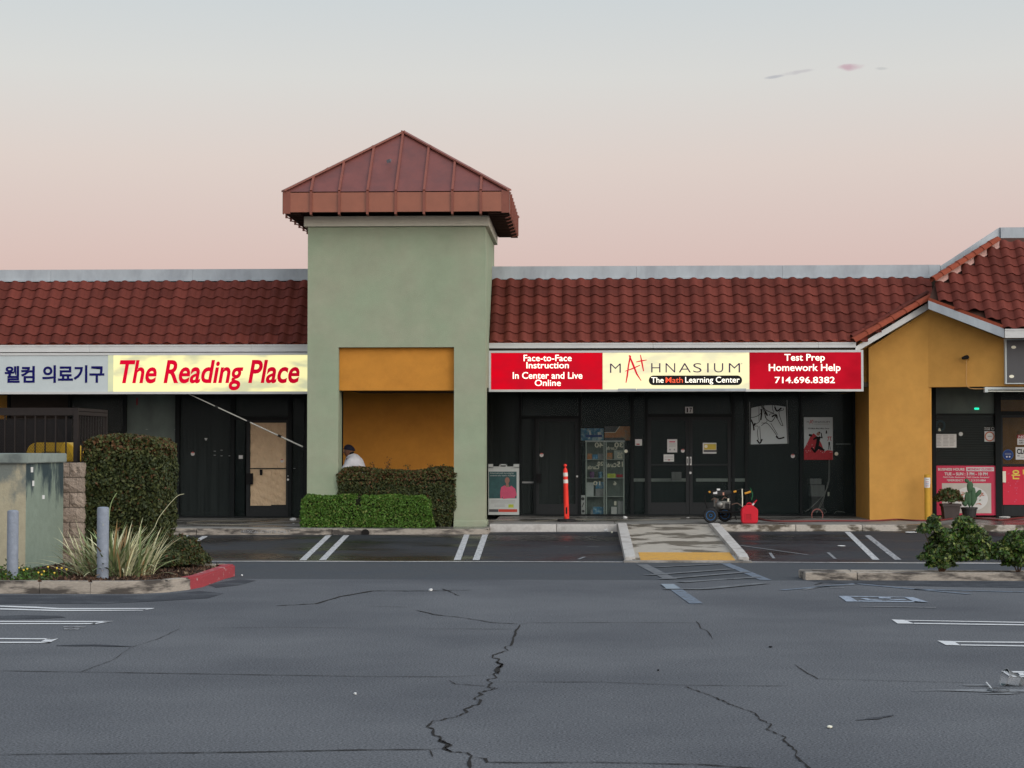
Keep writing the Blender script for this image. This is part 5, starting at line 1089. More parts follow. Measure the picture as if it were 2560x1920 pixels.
# hands with fingers round the pole
PA = U(470, 984, 38.35); PB = U(757, 1117, 38.35); pd = (PB-PA).normalized(); PE = PB+pd*.75
def hand(h, par):
    t0 = (h-PA).dot(pd); c = PA+pd*t0; up_ = pd.cross(Vector((0, 1, 0))).normalized(); fr = Vector((0, -1, 0))
    w = c+Vector((.05, .02, 0))+up_*.0
    bm = BM(); tube(bm, [c+fr*-.03+pd*.045, c+fr*-.035, c+fr*-.03-pd*.045], [.02, .024, .02], 10); obj('palm', bm, M['skin'], par, smooth=True)
    for k, L_ in enumerate((.9, 1.0, .95, .8)):
        o0 = c-pd*(.033-.022*k); bm = BM(); pts = [o0+(fr*-.02*1+up_*.02)*1.0, o0+up_*.026*L_+fr*.004, o0+up_*.010+fr*.025*L_, o0-up_*.014+fr*.018]; tube(bm, spline(pts, 3), [.0095]*7+[.0085, .008, .007], 7); obj('finger', bm, M['skin'], par, smooth=True)
    bm = BM(); tube(bm, spline([c+pd*.04+fr*-.02, c+pd*.035-up_*.024, c+pd*.02-up_*.02+fr*.02], 3), [.011]*5+[.009, .008], 7); obj('thumb', bm, M['skin'], par, smooth=True)
hand(q_(-.44, -.11, 1.12), pg); hand(q_(-.38, .05, 1.05), pg)
t = thing('telescopic_pole', PA, 'long white telescopic cleaning pole slanting up in front of the paper-covered door', 'pole')
def at(f): return PA.lerp(PB, f)
PAx = PA-pd*.25
for a, b, r_ in ((PAx, at(.245), .009), (at(.255), at(.52), .011), (at(.535), at(.79), .014), (at(.805), PB, .017)):
    bm = BM(); tube(bm, [a, b], r_, 10); obj('pole_section', bm, M['pole'], t, smooth=True)
for f in (.25, .527, .797):
    bm = BM(); tube(bm, [at(f-.012), at(f+.014)], .027, 10); obj('clamp', bm, M['black'], t, smooth=True)
bm = BM(); tube(bm, [PB, PE], .021, 10); obj('grip', bm, M['black'], t, smooth=True)
bm = BM(); d_ = pd.cross(Vector((0, 1, 0))); tube(bm, [PAx-d_*.14, PAx+d_*.14], .025, 8); obj('brush', bm, M['black'], t)
# ------------------------------------------------------------------ hoses and litter on the walkway
def hosething(name, pts, r, m, label, cat='hose', z=0):
    t = thing(name, pts[0], label, cat); bm = BM(); tube(bm, spline(pts, 6), r, 7); obj('hose_line', bm, m, t, smooth=True); return t
W_ = lambda u, v, z=ZL+.015: P(u, v, z)
hosething('grey_hose', [W_(770, 1302), W_(735, 1297), W_(700, 1296.5), W_(650, 1301), W_(600, 1302.5), W_(520, 1302.5), W_(478, 1306), W_(470, 1308.5), W_(520, 1311), W_(600, 1311.5), W_(680, 1308), W_(760, 1305)], .012, M['hosegrey'], 'thin grey hose looped on the walkway below the paper-covered door')
zr_ = ZR+.022
hr = hosething('red_hose', [W_(1880, 1291, zr_), W_(1900, 1297, zr_), W_(1925, 1302, zr_), W_(1990, 1303, zr_), W_(2060, 1302, zr_), W_(2140, 1302, zr_), W_(2200, 1301, zr_), W_(2243, 1298.5, zr_), W_(2290, 1301, zr_), W_(2353, 1300, zr_), W_(2404, 1294, zr_), W_(2455, 1297, zr_), W_(2506, 1300, zr_), W_(2560, 1294, zr_), W_(2640, 1296, zr_)], .017, M['hose'], 'red hose running along the walkway from the gas can to the right edge')
cc = U(2043, 1287, 40.2); bm = BM(); tube(bm, [cc+Vector((.12*math.cos(a), .0+.03*math.sin(a*2), .125*math.sin(a))) for a in np.linspace(0, 4*math.pi, 40)], .011, 6)
t = thing('hose_coil', cc-Vector((0, 0, .13)), 'small upright coil of pink hose against the glass under the white poster', 'hose'); obj('coil', bm, mat('pink_hose', (.42, .16, .14), .5), t, smooth=True)
hosething('thin_grey_cable', [W_(1225, 1302, ZR+.012), W_(1290, 1300, ZR+.012), W_(1340, 1303, ZR+.012), W_(1400, 1299, ZR+.012), W_(1500, 1298, ZR+.012), W_(1600, 1300, ZR+.012), W_(1700, 1297, ZR+.012)], .008, M['hosegrey'], 'thin grey cable lying on the walkway behind the orange post', 'cable')
def litter(name, u, v, z, w, d, h, label, m='paperw', cat='litter', seed=0):
    p = P(u, v, z) if z is not None else Gp(u, v); r_ = random.Random(seed+int(u)); bm = BM(); n = 9
    zz_ = z if z is not None else G(p.x, p.y)
    top_ = [bm.verts.new((p.x+math.cos(2*math.pi*k/n)*w*r_.uniform(.6, 1), p.y+math.sin(2*math.pi*k/n)*d*r_.uniform(.6, 1), zz_+.008+h*r_.uniform(.1, 1))) for k in range(n)]; c = bm.verts.new((p.x, p.y, zz_+.01+h))
    bt = [bm.verts.new((v_.co.x*.9+p.x*.1, v_.co.y*.9+p.y*.1, zz_+.004)) for v_ in top_]
    for k in range(n): bm.faces.new((top_[k], top_[(k+1) % n], c)); bm.faces.new((top_[k], bt[k], bt[(k+1) % n], top_[(k+1) % n]))
    bm.faces.new(bt); obj(name, bm, M[m], None, label=label, cat=cat)
litter('styrofoam_piece', 733, 1301, ZL, .085, .05, .05, 'white foam tray on the walkway just left of the low hedge'); litter('paper_scrap', 734, 1310, ZL, .03, .03, .01, 'tiny white scrap in front of the foam tray by the low hedge')
litter('paper_scrap', 1563, 1296, ZR, .05, .04, .04, 'crumpled white scrap on the walkway below the display case'); litter('paper_scrap', 1515, 1329, None, .06, .1, .05, 'crumpled white paper on the asphalt by the left ramp kerb'); litter('paper_scrap', 1530, 1333, None, .025, .04, .03, 'small yellowish scrap beside the paper at the left ramp kerb', 'cream')
litter('paper_scrap', 1076, 1477.5, None, .035, .06, .02, 'small white scrap alone on the middle of the lot')
litter('paper_scrap', 2103, 1366, None, .09, .12, .01, 'curved white scrap on the black stall left of the bush')
litter('flattened_paper', 2278, 1332, None, .16, .25, .012, 'flat white paper on the asphalt under the right kerb')
litter('paper_scrap', 1720, 1295, ZR, .05, .05, .008, 'thin white scrap on the walkway in front of the double doors'); litter('paper_scrap', 2073, 1820, None, .022, .03, .008, 'tiny beige scrap near the bottom right of the lot', 'cream')
litter('leaf_litter', 1645, 1678, None, .012, .012, .006, 'tiny dark leaf on the open asphalt', 'black', 'leaf'); litter('leaf_litter', 1926, 1619, None, .018, .03, .006, 'dark leaf on the asphalt left of the stall lines', 'black', 'leaf')
litter('paper_scrap', 605, 1440, None, .02, .03, .012, 'tiny pale scrap beside the end of the red kerb'); litter('paper_scrap', 888, 1737, None, .014, .02, .008, 'tiny white speck on the lower left of the lot')
litter('paper_scrap', 2512, 1294, ZR, .14, .04, .02, 'pale strip of paper at the foot of the right door', 'paperw')
# plastic cup with lid
t = thing('plastic_cup', Gp(2520, 1719), 'clear plastic cup tipped over on the lot at the right edge', 'cup')
a = Gp(2512, 1716); a.z = G(a.x, a.y)+.065; ax = Vector((1, .25, -.33)).normalized(); bm = BM(); n = 24
s = ax.cross(Vector((0, 0, 1))).normalized(); u_ = s.cross(ax); rings = []
for h, r_ in ((0, .062), (.004, .066), (.010, .062), (.14, .036), (.142, .001)):
    rings.append([bm.verts.new(a+ax*h+(s*math.cos(2*math.pi*k/n)+u_*math.sin(2*math.pi*k/n))*r_) for k in range(n)])
for i in range(len(rings)-1):
    for k in range(n): bm.faces.new((rings[i][k], rings[i][(k+1) % n], rings[i+1][(k+1) % n], rings[i+1][k]))
obj('cup_wall', bm, M['clear'], t, smooth=True)
bm = BM(); tube(bm, [a+(s*math.cos(2*math.pi*k/n)+u_*math.sin(2*math.pi*k/n))*.065 for k in range(n+1)], .0022, 5, False); obj('rim', bm, M['grey'], t)
c = Gp(2496, 1729); bm = BM(); lathe(bm, [(.075, .006), (.078, .012), (.06, .02), (.05, .022)], (c.x, c.y, G(c.x, c.y)), 20); obj('plastic_disc', bm, M['clear'], None, label='flat clear plastic lid on the asphalt beside the tipped cup', cat='lid')
bm = BM(); tube(bm, [Gp(2466, 1713)+Vector((0, 0, .02)), Gp(2482, 1729)+Vector((0, 0, .012))], .005, 6); obj('drinking_straw', bm, M['paperw'], None, label='white straw leaning over the clear plastic lid', cat='straw')
# ------------------------------------------------------------------ orange delineator post
t = thing('delineator_post', P(1417, 1304, ZR), 'orange-red plastic delineator post with two white bands on a black base', 'post')
c = P(1417, 1303.5, ZR); bm = BM(); lathe(bm, [(.20, 0), (.20, .03), (.17, .045), (.06, .055)], (c.x, c.y, ZR+.003), 8); obj('base', bm, M['rubber'], t)
zt_ = U(1413, 1160, c.y).z; H = zt_-ZR; tl = Vector((-.032, 0, 0))
def dp(h): return Vector((c.x, c.y, ZR+h))+tl*(h/H)
prof = [(.052, .05), (.052, H*.36), (.047, H*.62), (.045, H*.88), (.038, H*.90), (.028, H*.925), (.014, H*.93), (.014, H*.955), (.036, H*.965), (.034, H*.985), (.018, H*1.0), (.001, H*1.0)]
bm = BM(); rings = []
for r_, h in prof:
    b = dp(h); rings.append([bm.verts.new(b+Vector((math.cos(2*math.pi*k/20)*r_, math.sin(2*math.pi*k/20)*r_, 0))) for k in range(20)])
for i in range(len(rings)-1):
    for k in range(20): bm.faces.new((rings[i][k], rings[i][(k+1) % 20], rings[i+1][(k+1) % 20], rings[i+1][k]))
bm.faces.new(rings[0][::-1]); obj('shaft', bm, M['postred'], t, smooth=True)
for h0, h1 in ((.665, .73), (.785, .85)):
    bm = BM(); tube(bm, [dp(H*h0), dp(H*h1)], .0495, 20); obj('reflective_band', bm, M['reflect'], t, smooth=True)
b = dp(H*.19); bm = BM(); box(bm, b.x-.018, b.x+.018, c.y-.056, c.y-.03, b.z-.07, b.z+.07, .008); obj('slot', bm, M['black'], t)
bm = BM(); box(bm, b.x-.04, b.x+.04, c.y-.054, c.y-.02, b.z-.13, b.z+.10, .01); obj('slot_frame', bm, M['postred'], t)
# ------------------------------------------------------------------ A-frame board
YB3 = 40.75; t = thing('sandwich_board', U(1258, 1288, YB3), 'white sandwich board with a teal poster of a woman in pink, beside the tower', 'sign')
bm = BM()
for q in ((1221, 1168, 1298, 1287), ): rectb(bm, *q, YB3, .035)
for q in ((1221, 1160, 1233, 1170), (1284, 1160, 1298, 1170)): rectb(bm, *q, YB3, .035)
for q in ((1248, 1160, 1268, 1163.2), (1248, 1160, 1251.5, 1170), (1264.5, 1160, 1268, 1170)): rectb(bm, *q, YB3-.002, .031)
obj('front_leaf', bm, M['framewhite'], t)
bm = BM(); rectb(bm, 1223, 1166, 1296, 1286, YB3+.34, .035); obj('rear_leaf', bm, M['framewhite'], t)
ps = rect('poster', 1222.5, 1179, 1293, 1283, YB3-.036, M['framewhite'], t, .003)
rect('teal_print', 1222.5, 1179, 1291.5, 1246, YB3-.040, M['teal'], ps, .001)
Yp = YB3-.042
bm = BM(); stroke(bm, [(1253, 1246), (1254, 1232), (1257, 1220), (1263, 1214.5)], [4, 7, 9, 4], Yp, .001); stroke(bm, [(1253, 1236), (1270, 1239), (1288, 1240)], [9, 13, 10], Yp-.001, .001); stroke(bm, [(1262, 1216), (1270, 1225), (1272, 1246)], [10, 24, 30], Yp-.002, .001); stroke(bm, [(1276, 1216), (1284, 1224), (1289, 1240)], [6, 9, 7], Yp-.0025, .001); obj('woman_print', bm, M['pinkprint'], ps)
bm = BM(); c = U(1268, 1201, Yp); lathe(bm, [(.052, -.003), (.052, -.001)], c, 16, 'y'); 
for v in bm.verts: v.co.z = c.z+(v.co.z-c.z)*1.35
stroke(bm, [(1268, 1208), (1269, 1218)], [6, 9], Yp-.004, .001); obj('face_print', bm, M['skinprint'], ps)
for i, (s, q) in enumerate((('Advanced math learning for', (1225, 1181, 1285, 1185.5)), ('students who need a challenge', (1225, 1187, 1288, 1191.5)))): text('lettering', s, *q, Yp, M['framewhite'], ps)
for v in (1251, 1254, 1257): rect('fine_print', 1227, v, 1288, v+.8, YB3-.040, M['grey'], ps, .001)
for v in (1262, 1265): rect('fine_print', 1236, v, 1262, v+.8, YB3-.040, M['grey'], ps, .001)
bm = BM(); rectb(bm, 1271, 1261, 1284, 1269, YB3-.040, .001); obj('lime_mark', bm, M['lime'], ps); rect('black_strip', 1222.5, 1273, 1246, 1280, YB3-.040, M['dkgrey'], ps, .001); rect('red_strip', 1246.5, 1273, 1293, 1280, YB3-.040, mat('strip_red', (.50, .06, .04), .5), ps, .001)
# ------------------------------------------------------------------ display case behind the glass
YD = YS+.10; t = thing('display_case', U(1512, 1288, YD+.2), 'glass prize case with mirrored card numbers behind the shop window', 'display case')
rect('top_panel', 1463, 1101, 1562, 1105, YD, M['framewhite'], t, .0+.01); rect('back_panel', 1465, 1105, 1561, 1287, YD+.35, M['shelfback'], t, .01)
for a, b in ((1464, 1467), (1509, 1511.5), (1514, 1517), (1558.5, 1561)): rect('upright', a, 1105, b, 1287, YD+.005, M['shelfglass'], t, .02)
for v in (1148, 1194, 1240): rect('shelf', 1466, v, 1560, v+1.2, YD+.34, M['shelfglass'], t, .30)
rect('centre_strip', 1511.5, 1105, 1514, 1287, YD+.01, M['black'], t, .01)
for s, q in (('40', (1487, 1106, 1508, 1119)), ('30', (1536, 1106, 1558, 1118.5)), ('Cards', (1516, 1116, 1543, 1124)), ('25', (1543, 1131, 1557, 1146)), ('20', (1494, 1154, 1508, 1164)), ('Cards', (1469, 1163, 1498, 1173)), ('15', (1543, 1154, 1557, 1167)), ('Cards', (1516, 1158, 1541, 1168)), ('10', (1483, 1203, 1501, 1213)), ('6', (1533.5, 1203, 1541, 1213)), ('1', (1535.5, 1253, 1541, 1263))): text('mirrored_number', s, *q, YD-.003, M['cream'], t, bold=.02, mirror=True)
items = [(1468, 1134, 1480, 1149, 'orangep'), (1481, 1136, 1494, 1149, 'bluep'), (1495, 1134, 1508, 1149, 'grey'), (1516, 1132, 1531, 1148, 'orangep'), (1535, 1126, 1557, 1148, 'shelfglass'), (1518, 1184, 1539, 1195, 'lime'), (1541, 1186, 1557, 1193, 'redprint'), (1467, 1206, 1484, 1241, 'framewhite'), (1489, 1205, 1509, 1221, 'bluep'), (1489, 1222, 1509, 1240, 'grey'), (1482, 1267, 1509, 1286, 'bluep'), (1528, 1267, 1542, 1285, 'paperw'), (1544, 1253, 1558, 1286, 'grey'), (1477, 1274, 1482, 1286, 'grey')]
for i, (a, b, c_, d, mm) in enumerate(items): rect('product_box', a, b, c_, d, YD+.12, M[mm], t, .04)
for u, mm in ((1480, 'purp'), (1501, 'bluep')):
    c = U(u, 1195, YD+.1); bm = BM(); lathe(bm, [(.045, 0), (.055, .14)], c, 14); obj('cup_prize', bm, M[mm], t, smooth=True)
for u0, u1, v0, v1, mm, lb in ((1452, 1509, 1071, 1101.5, 'bluep', 'blue product box lying on top of the display case at left'), (1511.5, 1575, 1066, 1101, 'orangep', 'orange and black product box on top of the display case at right')):
    tt = thing('product_box', U((u0+u1)/2, v1, YD+.1), lb, 'box'); rect('box_body', u0, v0, u1, v1, YD+.12, M[mm], tt, .1)
    if mm == 'bluep':
        bm = BM(); stroke(bm, [(1474, 1076), (1476, 1086), (1472, 1098)], [4, 5, 2], YD+.018, .001); stroke(bm, [(1498, 1080), (1500, 1098)], [8, 9], YD+.018, .001); obj('figure_print', bm, M['framewhite'], tt); rect('strip_print', 1464, 1087, 1505, 1093, YD+.017, mat('dark_blue_print', (.03, .07, .25), .5), tt, .001)
    else:
        bm = BM(); prism(bm, [U(1511.5, 1066, YD+.018), U(1549, 1066, YD+.018), U(1538, 1080, YD+.018), U(1511.5, 1080, YD+.018)], (0, -.001, 0)); prism(bm, [U(1511.5, 1094, YD+.018), U(1558, 1094, YD+.018), U(1564, 1101, YD+.018), U(1511.5, 1101, YD+.018)], (0, -.001, 0)); obj('black_print', bm, M['dkgrey'], tt)
        bm = BM(); stroke(bm, [(1511.5, 1081), (1538, 1081), (1549, 1066)], 1.2, YD+.015, .001); obj('white_line', bm, M['cream'], tt); text('lettering', 'SMART PLANET', 1514, 1068, 1538, 1071, YD+.015, M['cream'], tt) if False else None
t = thing('product_box', U(1416, 1261, YD), 'white and purple product box behind the bottom of the left door', 'box'); rect('box_body', 1398, 1238, 1440, 1260, YD+.1, M['paperw'], t, .08); rect('box_print', 1401, 1241, 1418, 1248, YD+.015, M['black'], t, .002); rect('box_print', 1402, 1250, 1412, 1258, YD+.015, M['purp'], t, .002); disc('box_print', 1434, 1247, 6, YD+.017, M['dkgrey'], t)
t = thing('product_box', U(1458, 1286, YD), 'tall white product box standing left of the display case', 'box'); rect('box_body', 1453, 1238, 1463, 1286, YD+.1, M['paperw'], t, .08); disc('box_print', 1457, 1247, 4, YD+.017, M['dkgrey'], t); disc('box_print', 1458, 1278, 3.4, YD+.017, M['dkgrey'], t); bm = BM(); stroke(bm, [(1460, 1256), (1455, 1268)], 2, YD+.015, .001); obj('box_print', bm, M['dkgrey'], t)
# ------------------------------------------------------------------ notices, stickers, posters
YN = YS-.012
def note(name, q, label, cat, m='paperw', Y=YN, lines=0, lm='grey'):
    t = thing(name, U((q[0]+q[2])/2, q[3], Y), label, cat); rect('sheet', *q, Y, M[m], t, .003)
    for i in range(lines):
        v = q[1]+(q[3]-q[1])*(i+1)/(lines+1); rect('print_line', q[0]+2, v, q[2]-2, v+1, Y-.0035, M[lm], t, .001)
    return t
def sticker(u, v, r, label, m='paperw', red=True, Y=YN, name='round_sticker'):
    t = thing(name, U(u, v, Y), label, 'sticker'); disc('sticker_face', u, v, r, Y, M[m], t, .003)
    if red: bm = BM(); stroke(bm, [(u-r*.62, v-r*.45), (u, v-r*.85), (u+r*.62, v-r*.45)], r*.5, Y-.0035, .001); stroke(bm, [(u, v-r*.3), (u, v+r*.5)], r*.14, Y-.0035, .001); obj('sticker_print', bm, mat('sticker_red', (.5, .08, .06), .5) if 'sticker_red' not in bpy.data.materials else bpy.data.materials['sticker_red'], t)
sticker(482, 1134.5, 5, 'round white and red sticker on the streaked glass left of the paper-covered door'); sticker(705, 1152, 4.4, 'faint round sticker on the kraft paper of the door', 'paperw', True, YS-.04)
sticker(1354, 1137.5, 5, 'round white and red sticker on the single door right of the sandwich board', Y=YS-.03); sticker(1565, 1128, 4.4, 'plain pale round sticker right of the display case', 'cream', False); sticker(1707, 1127, 4.6, 'round white and red sticker on the left leaf of the double doors', Y=YS-.03)
sticker(1982, 1140, 5, 'round white and red sticker below the scribbled board'); sticker(2091, 1134.5, 4.5, 'pale round sticker right of the white and red poster', 'cream', False)
note('white_notice', (597, 1138, 607, 1147), 'small square white notice left of the paper-covered door', 'notice')
bm = BM(); prism(bm, [U(511, 1095.5, YN), U(519, 1095.5, YN), U(515, 1102, YN)], (0, -.003, 0)); obj('triangle_sticker', bm, M['paperw'], None, label='small white triangle sticker high on the streaked left glass', cat='sticker')
for i, (u, v) in enumerate(((537, 1128), (554, 1125.5), (537, 1138), (554, 1139.5), (574, 1139.5), (736, 1171), (367, 1073.5), (439, 1073.5))):
    bm = BM(); rectb(bm, u-2.6, v-.7, u+2.6, v+.7, YN, .003); obj('tape_strip', bm, M['grey'], None, label='tiny pale strip of tape on the dark glass of the left shop', cat='tape', group='tape strips on the left shop glass')
note('window_poster_letters', (341, 995, 344, 1013), 'faint vertical red lettering inside the pale left window', 'lettering', 'redprint'); 
t = note('address_plate', (1713, 1017, 1732, 1033), 'white plate with the number 17 above the double doors', 'number plate'); text('number', '1', 1716.5, 1019.5, 1720, 1031, YN-.005, M['black'], t, bold=.03); text('number', '7', 1723.5, 1019, 1730, 1031, YN-.005, M['black'], t, bold=.03)
t = note('paper_notice', (1668, 1098, 1693, 1131), 'large white notice with a red heading on the left leaf of the double doors', 'notice', Y=YS-.03, lines=0); rect('heading', 1673, 1103, 1688, 1106, YS-.034, M['pinkprint'], t, .001); [rect('print_line', 1672, v, 1689, v+.8, YS-.034, M['grey'], t, .001) for v in (1109, 1112, 1115)]; [disc('print_seal', u, 1124, 2, YS-.034, M['grey'], t, .001) for u in (1675, 1686)]
t = note('paper_notice', (1659, 1136, 1685, 1154), 'small wide white notice below the large one on the left door leaf', 'notice', Y=YS-.03, lines=2); rect('heading', 1670, 1149, 1675, 1151, YS-.034, M['redprint'], t, .001)
t = note('paper_notice', (1588, 1098, 1605, 1114), 'small pale notice with red print on the narrow glass left of the double doors', 'notice'); rect('print_line', 1591, 1109, 1599, 1112, YN-.004, M['redprint'], t, .001)
t = note('yellow_notice', (1757, 1107, 1791, 1134), 'white and yellow framed notice on the right leaf of the double doors', 'notice', Y=YS-.03); rect('yellow_print', 1760, 1110, 1790, 1124, YS-.034, mat('yellow_print', (.55, .42, .06), .5, .1, 9), t, .001); rect('dark_print', 1759, 1125, 1791, 1130, YS-.034, M['dkgrey'], t, .001); disc('print_seal', 1765, 1116, 4, YS-.036, M['cream'], t, .001)
# scribbled board
t = thing('graffiti_board', U(1923, 1110, YN), 'pale board with black marker scribbles behind the window right of the double doors', 'board')
bm = BM(); o_ = [U(1877, 1111, YN), U(1968, 1109, YN), U(1964, 1017)if False else U(1964, 1017, YN)]+[U(1964-86*k/10, 1017-5.5*math.sin(math.pi*k/10)+3*k/10, YN) for k in range(1, 11)]; prism(bm, o_, (0, -.004, 0)); obj('board_face', bm, M['signwhite'], t)
def zu(x, y): return (1860+x*.1311, 1000+y*.1311)
bm = BM(); Yg = YN-.006
for pts, w in (([(130,330),(200,325),(280,290),(330,240)],.9),([(285,100),(285,400)],.7),([(320,110),(440,400),(330,440)],.7),([(335,100),(420,260),(440,300)],1.6),([(370,100),(400,180),(520,240),(570,245)],1.1),([(325,170),(335,240),(320,380)],2.4),([(205,500),(270,505),(255,620),(275,760)],.8),([(300,500),(320,820)],.8),([(185,490),(210,470),(300,400),(330,260)],.9),([(130,370),(175,470),(190,580)],2.2),([(190,490),(215,440)],2.6),([(330,490),(450,450),(660,730)],.9),([(510,440),(640,660)],.8),([(610,690),(665,735),(770,712)],2.2),([(400,200),(410,330),(480,400),(540,400),(610,290)],1.2),([(540,90),(545,180),(575,230)],.8),([(575,70),(590,130)],.8),([(585,130),(630,210),(715,150)],2.4),([(740,155),(750,190),(665,240),(745,490)],.9),([(745,490),(700,470),(620,320)],.9),([(530,320),(610,280),(630,350)],2.4),([(485,300),(490,270),(580,260)],.9),([(250,760),(300,825),(345,745)],2.4),([(405,210),(450,300)],2)):
    q = [zu(*p) for p in pts]; q2 = [(a.x, a.y) for a in [Vector((x, y, 0)) for x, y in q]]; sm = spline([Vector((x, y, 0)) for x, y in q2], 4); stroke(bm, [(p.x, p.y) for p in sm], w*1.6, Yg-random.uniform(0, .0015), .001)
obj('marker_scribble', bm, M['black'], t)
bm = BM(); stroke(bm, [(1967.5, 1000), (1970, 1110)], 1.2, YN, .01); stroke(bm, [(1874, 1005), (1875, 1110)], .8, YN, .01); obj('board_edge', bm, M['grey'], t)
# white and red poster
Yq = YS-.02; t = thing('window_poster', U(2046, 1149, Yq), 'white and red tutoring poster with a jumping figure in black on the right window', 'poster')
rect('sheet', 2010, 1043, 2082, 1149.5, Yq, M['signwhite'], t, .004); Y1 = Yq-.006
text('lettering', 'M', 2017, 1053, 2022, 1057, Y1, M['dkgrey'], t); text('lettering', 'HNASIUM', 2034, 1052.5, 2074, 1057, Y1, M['dkgrey'], t); bm = BM(); stroke(bm, [(2027, 1050), (2024, 1061)], 1.1, Y1, .001); stroke(bm, [(2027, 1050), (2031, 1060)], 1.1, Y1, .001); stroke(bm, [(2024, 1057), (2030, 1055)], .9, Y1-.001, .001); stroke(bm, [(2031, 1049), (2032, 1054)], .9, Y1, .001); stroke(bm, [(2029.5, 1051.5), (2033.5, 1051)], .9, Y1-.001, .001); obj('hand_drawn_mark', bm, M['redprint'], t)
text('lettering', 'We Make Math Make Sense', 2020, 1069, 2073, 1073, Y1, M['dkgrey'], t, bold=.01, shear=.2); rect('fine_print', 2035, 1060, 2073, 1061, Y1, M['grey'], t, .001)
bm = BM(); prism(bm, [U(2010, 1149.5, Y1), U(2082, 1149.5, Y1), U(2082, 1127, Y1), U(2070, 1125, Y1), U(2060, 1128, Y1), U(2054, 1110, Y1), U(2044, 1092, Y1), U(2034, 1083, Y1), U(2026, 1090, Y1), U(2018, 1108, Y1), U(2010, 1122, Y1)], (0, -.001, 0)); obj('red_print', bm, M['redprint'], t)
bm = BM(); Y2 = Y1-.003
stroke(bm, [(2047, 1092), (2044, 1108), (2041, 1124)], [9, 8, 9], Y2, .001); stroke(bm, [(2041, 1122), (2036, 1131)], [8, 5], Y2-.001, .001); stroke(bm, [(2038, 1131), (2028, 1119)], [5, 5], Y2-.001, .001); stroke(bm, [(2046, 1118), (2061, 1126)], [9, 4], Y2-.0015, .001); stroke(bm, [(2043, 1093), (2033, 1099)], [6, 4], Y2, .001); stroke(bm, [(2048, 1092), (2055, 1095), (2053, 1082)], [6, 4, 2], Y2, .001)
disc_ = U(2025, 1088, Y2); stroke(bm, [(2022, 1087), (2030, 1089)], [5, 6], Y2, .001); stroke(bm, [(2073, 1105), (2073, 1113)], [4, 3.4], Y2, .001); stroke(bm, [(2072, 1112), (2071, 1124)], 1.4, Y2, .001); stroke(bm, [(2074, 1112), (2076, 1124)], 1.4, Y2, .001); stroke(bm, [(2066, 1076), (2066, 1084)], [2.5, 4], Y2, .001); obj('figure_print', bm, M['black'], t)
disc('face_print', 2045.5, 1085, 4.3, Y2, M['skinprint'], t, .001); disc('dark_hair_print', 2048, 1082, 3, Y2+.001, M['black'], t, .001)
bm = BM(); stroke(bm, [(2068, 1093.5), (2070, 1092.3), (2079, 1092.3)], 1.7, Y1, .001); stroke(bm, [(2071.5, 1092.5), (2071, 1098), (2069, 1102)], 1.6, Y1-.001, .001); stroke(bm, [(2076, 1092.5), (2076, 1100), (2078.5, 1101.5)], 1.6, Y1-.001, .001); obj('pi_print', bm, M['redprint'], t)
for i in range(26): bm = BM(); u = random.uniform(2013, 2080); v = random.uniform(1123, 1131) if random.random() < .5 or u > 2036 else random.uniform(1100, 1130); rectb(bm, u, v, u+1.2, v+1.2, Y1-.0015, .001); obj('confetti_print', bm, M['paperw'], t)
# hanging cables behind the window
t = thing('loose_cables', U(2050, 1285, YS+.2), 'bundle of pale cables hanging behind the glass below the white poster', 'cables')
for i, pts in enumerate(([(2072, 1149), (2071, 1195), (2066, 1225), (2040, 1258), (2013, 1280)], [(2074, 1149), (2073, 1200), (2062, 1236), (2050, 1262), (2043, 1282)], [(2073, 1196), (2070, 1212), (2056, 1240), (2030, 1266), (2020, 1278)], [(2069, 1205), (2064, 1230), (2058, 1252), (2048, 1272), (2040, 1283)], [(2040, 1280), (2052, 1273), (2062, 1273), (2066, 1280), (2060, 1283)], [(2086, 1284), (2092, 1278), (2104, 1279), (2112, 1281)])):
    bm = BM(); tube(bm, spline([U(u, v, YS+.18+.02*i) for u, v in pts], 5), .0055, 5); obj('cable', bm, M['cable'], t)
rect('power_box', 2069, 1230, 2073, 1240, YS+.2, M['cream'], t, .03)
# ------------------------------------------------------------------ pressure washer and gas can
YW2 = 37.75; t = thing('pressure_washer', P(1810, 1303, ZR), 'black petrol pressure washer with blue wheel rims by the double doors', 'pressure washer')
def Wp(u, v, dy=0): return U(u, v, YW2+dy)
def wheel(u, v, dy, r, lab=None):
    c = Wp(u, v, dy); c.z = ZR+r+.002; bm = BM(); prof = [(r*.62, -.04), (r*.86, -.045), (r*.98, -.025), (r, 0), (r*.98, .025), (r*.86, .045), (r*.62, .04)]; lathe(bm, prof, c, 28, 'y'); w = obj('wheel', bm, M['rubber'], t, smooth=True)
    bm = BM(); lathe(bm, [(.001, -.03), (r*.2, -.046), (r*.25, -.03), (r*.5, -.022), (r*.58, -.043), (r*.63, -.043), (r*.63, .042), (.001, .03)], c, 24, 'y'); obj('rim', bm, M['rimblue'], w, smooth=True)
    bm = BM(); lathe(bm, [(.001, -.055), (.018, -.055), (.018, .05)], c, 10, 'y'); obj('hub', bm, M['black'], w); return c
c1 = wheel(1776.5, 1283, -.30, .150); c2 = wheel(1812, 1284, .25, .150)
bm = BM(); tube(bm, [c1, c2], .012, 8); obj('axle', bm, M['black'], t)
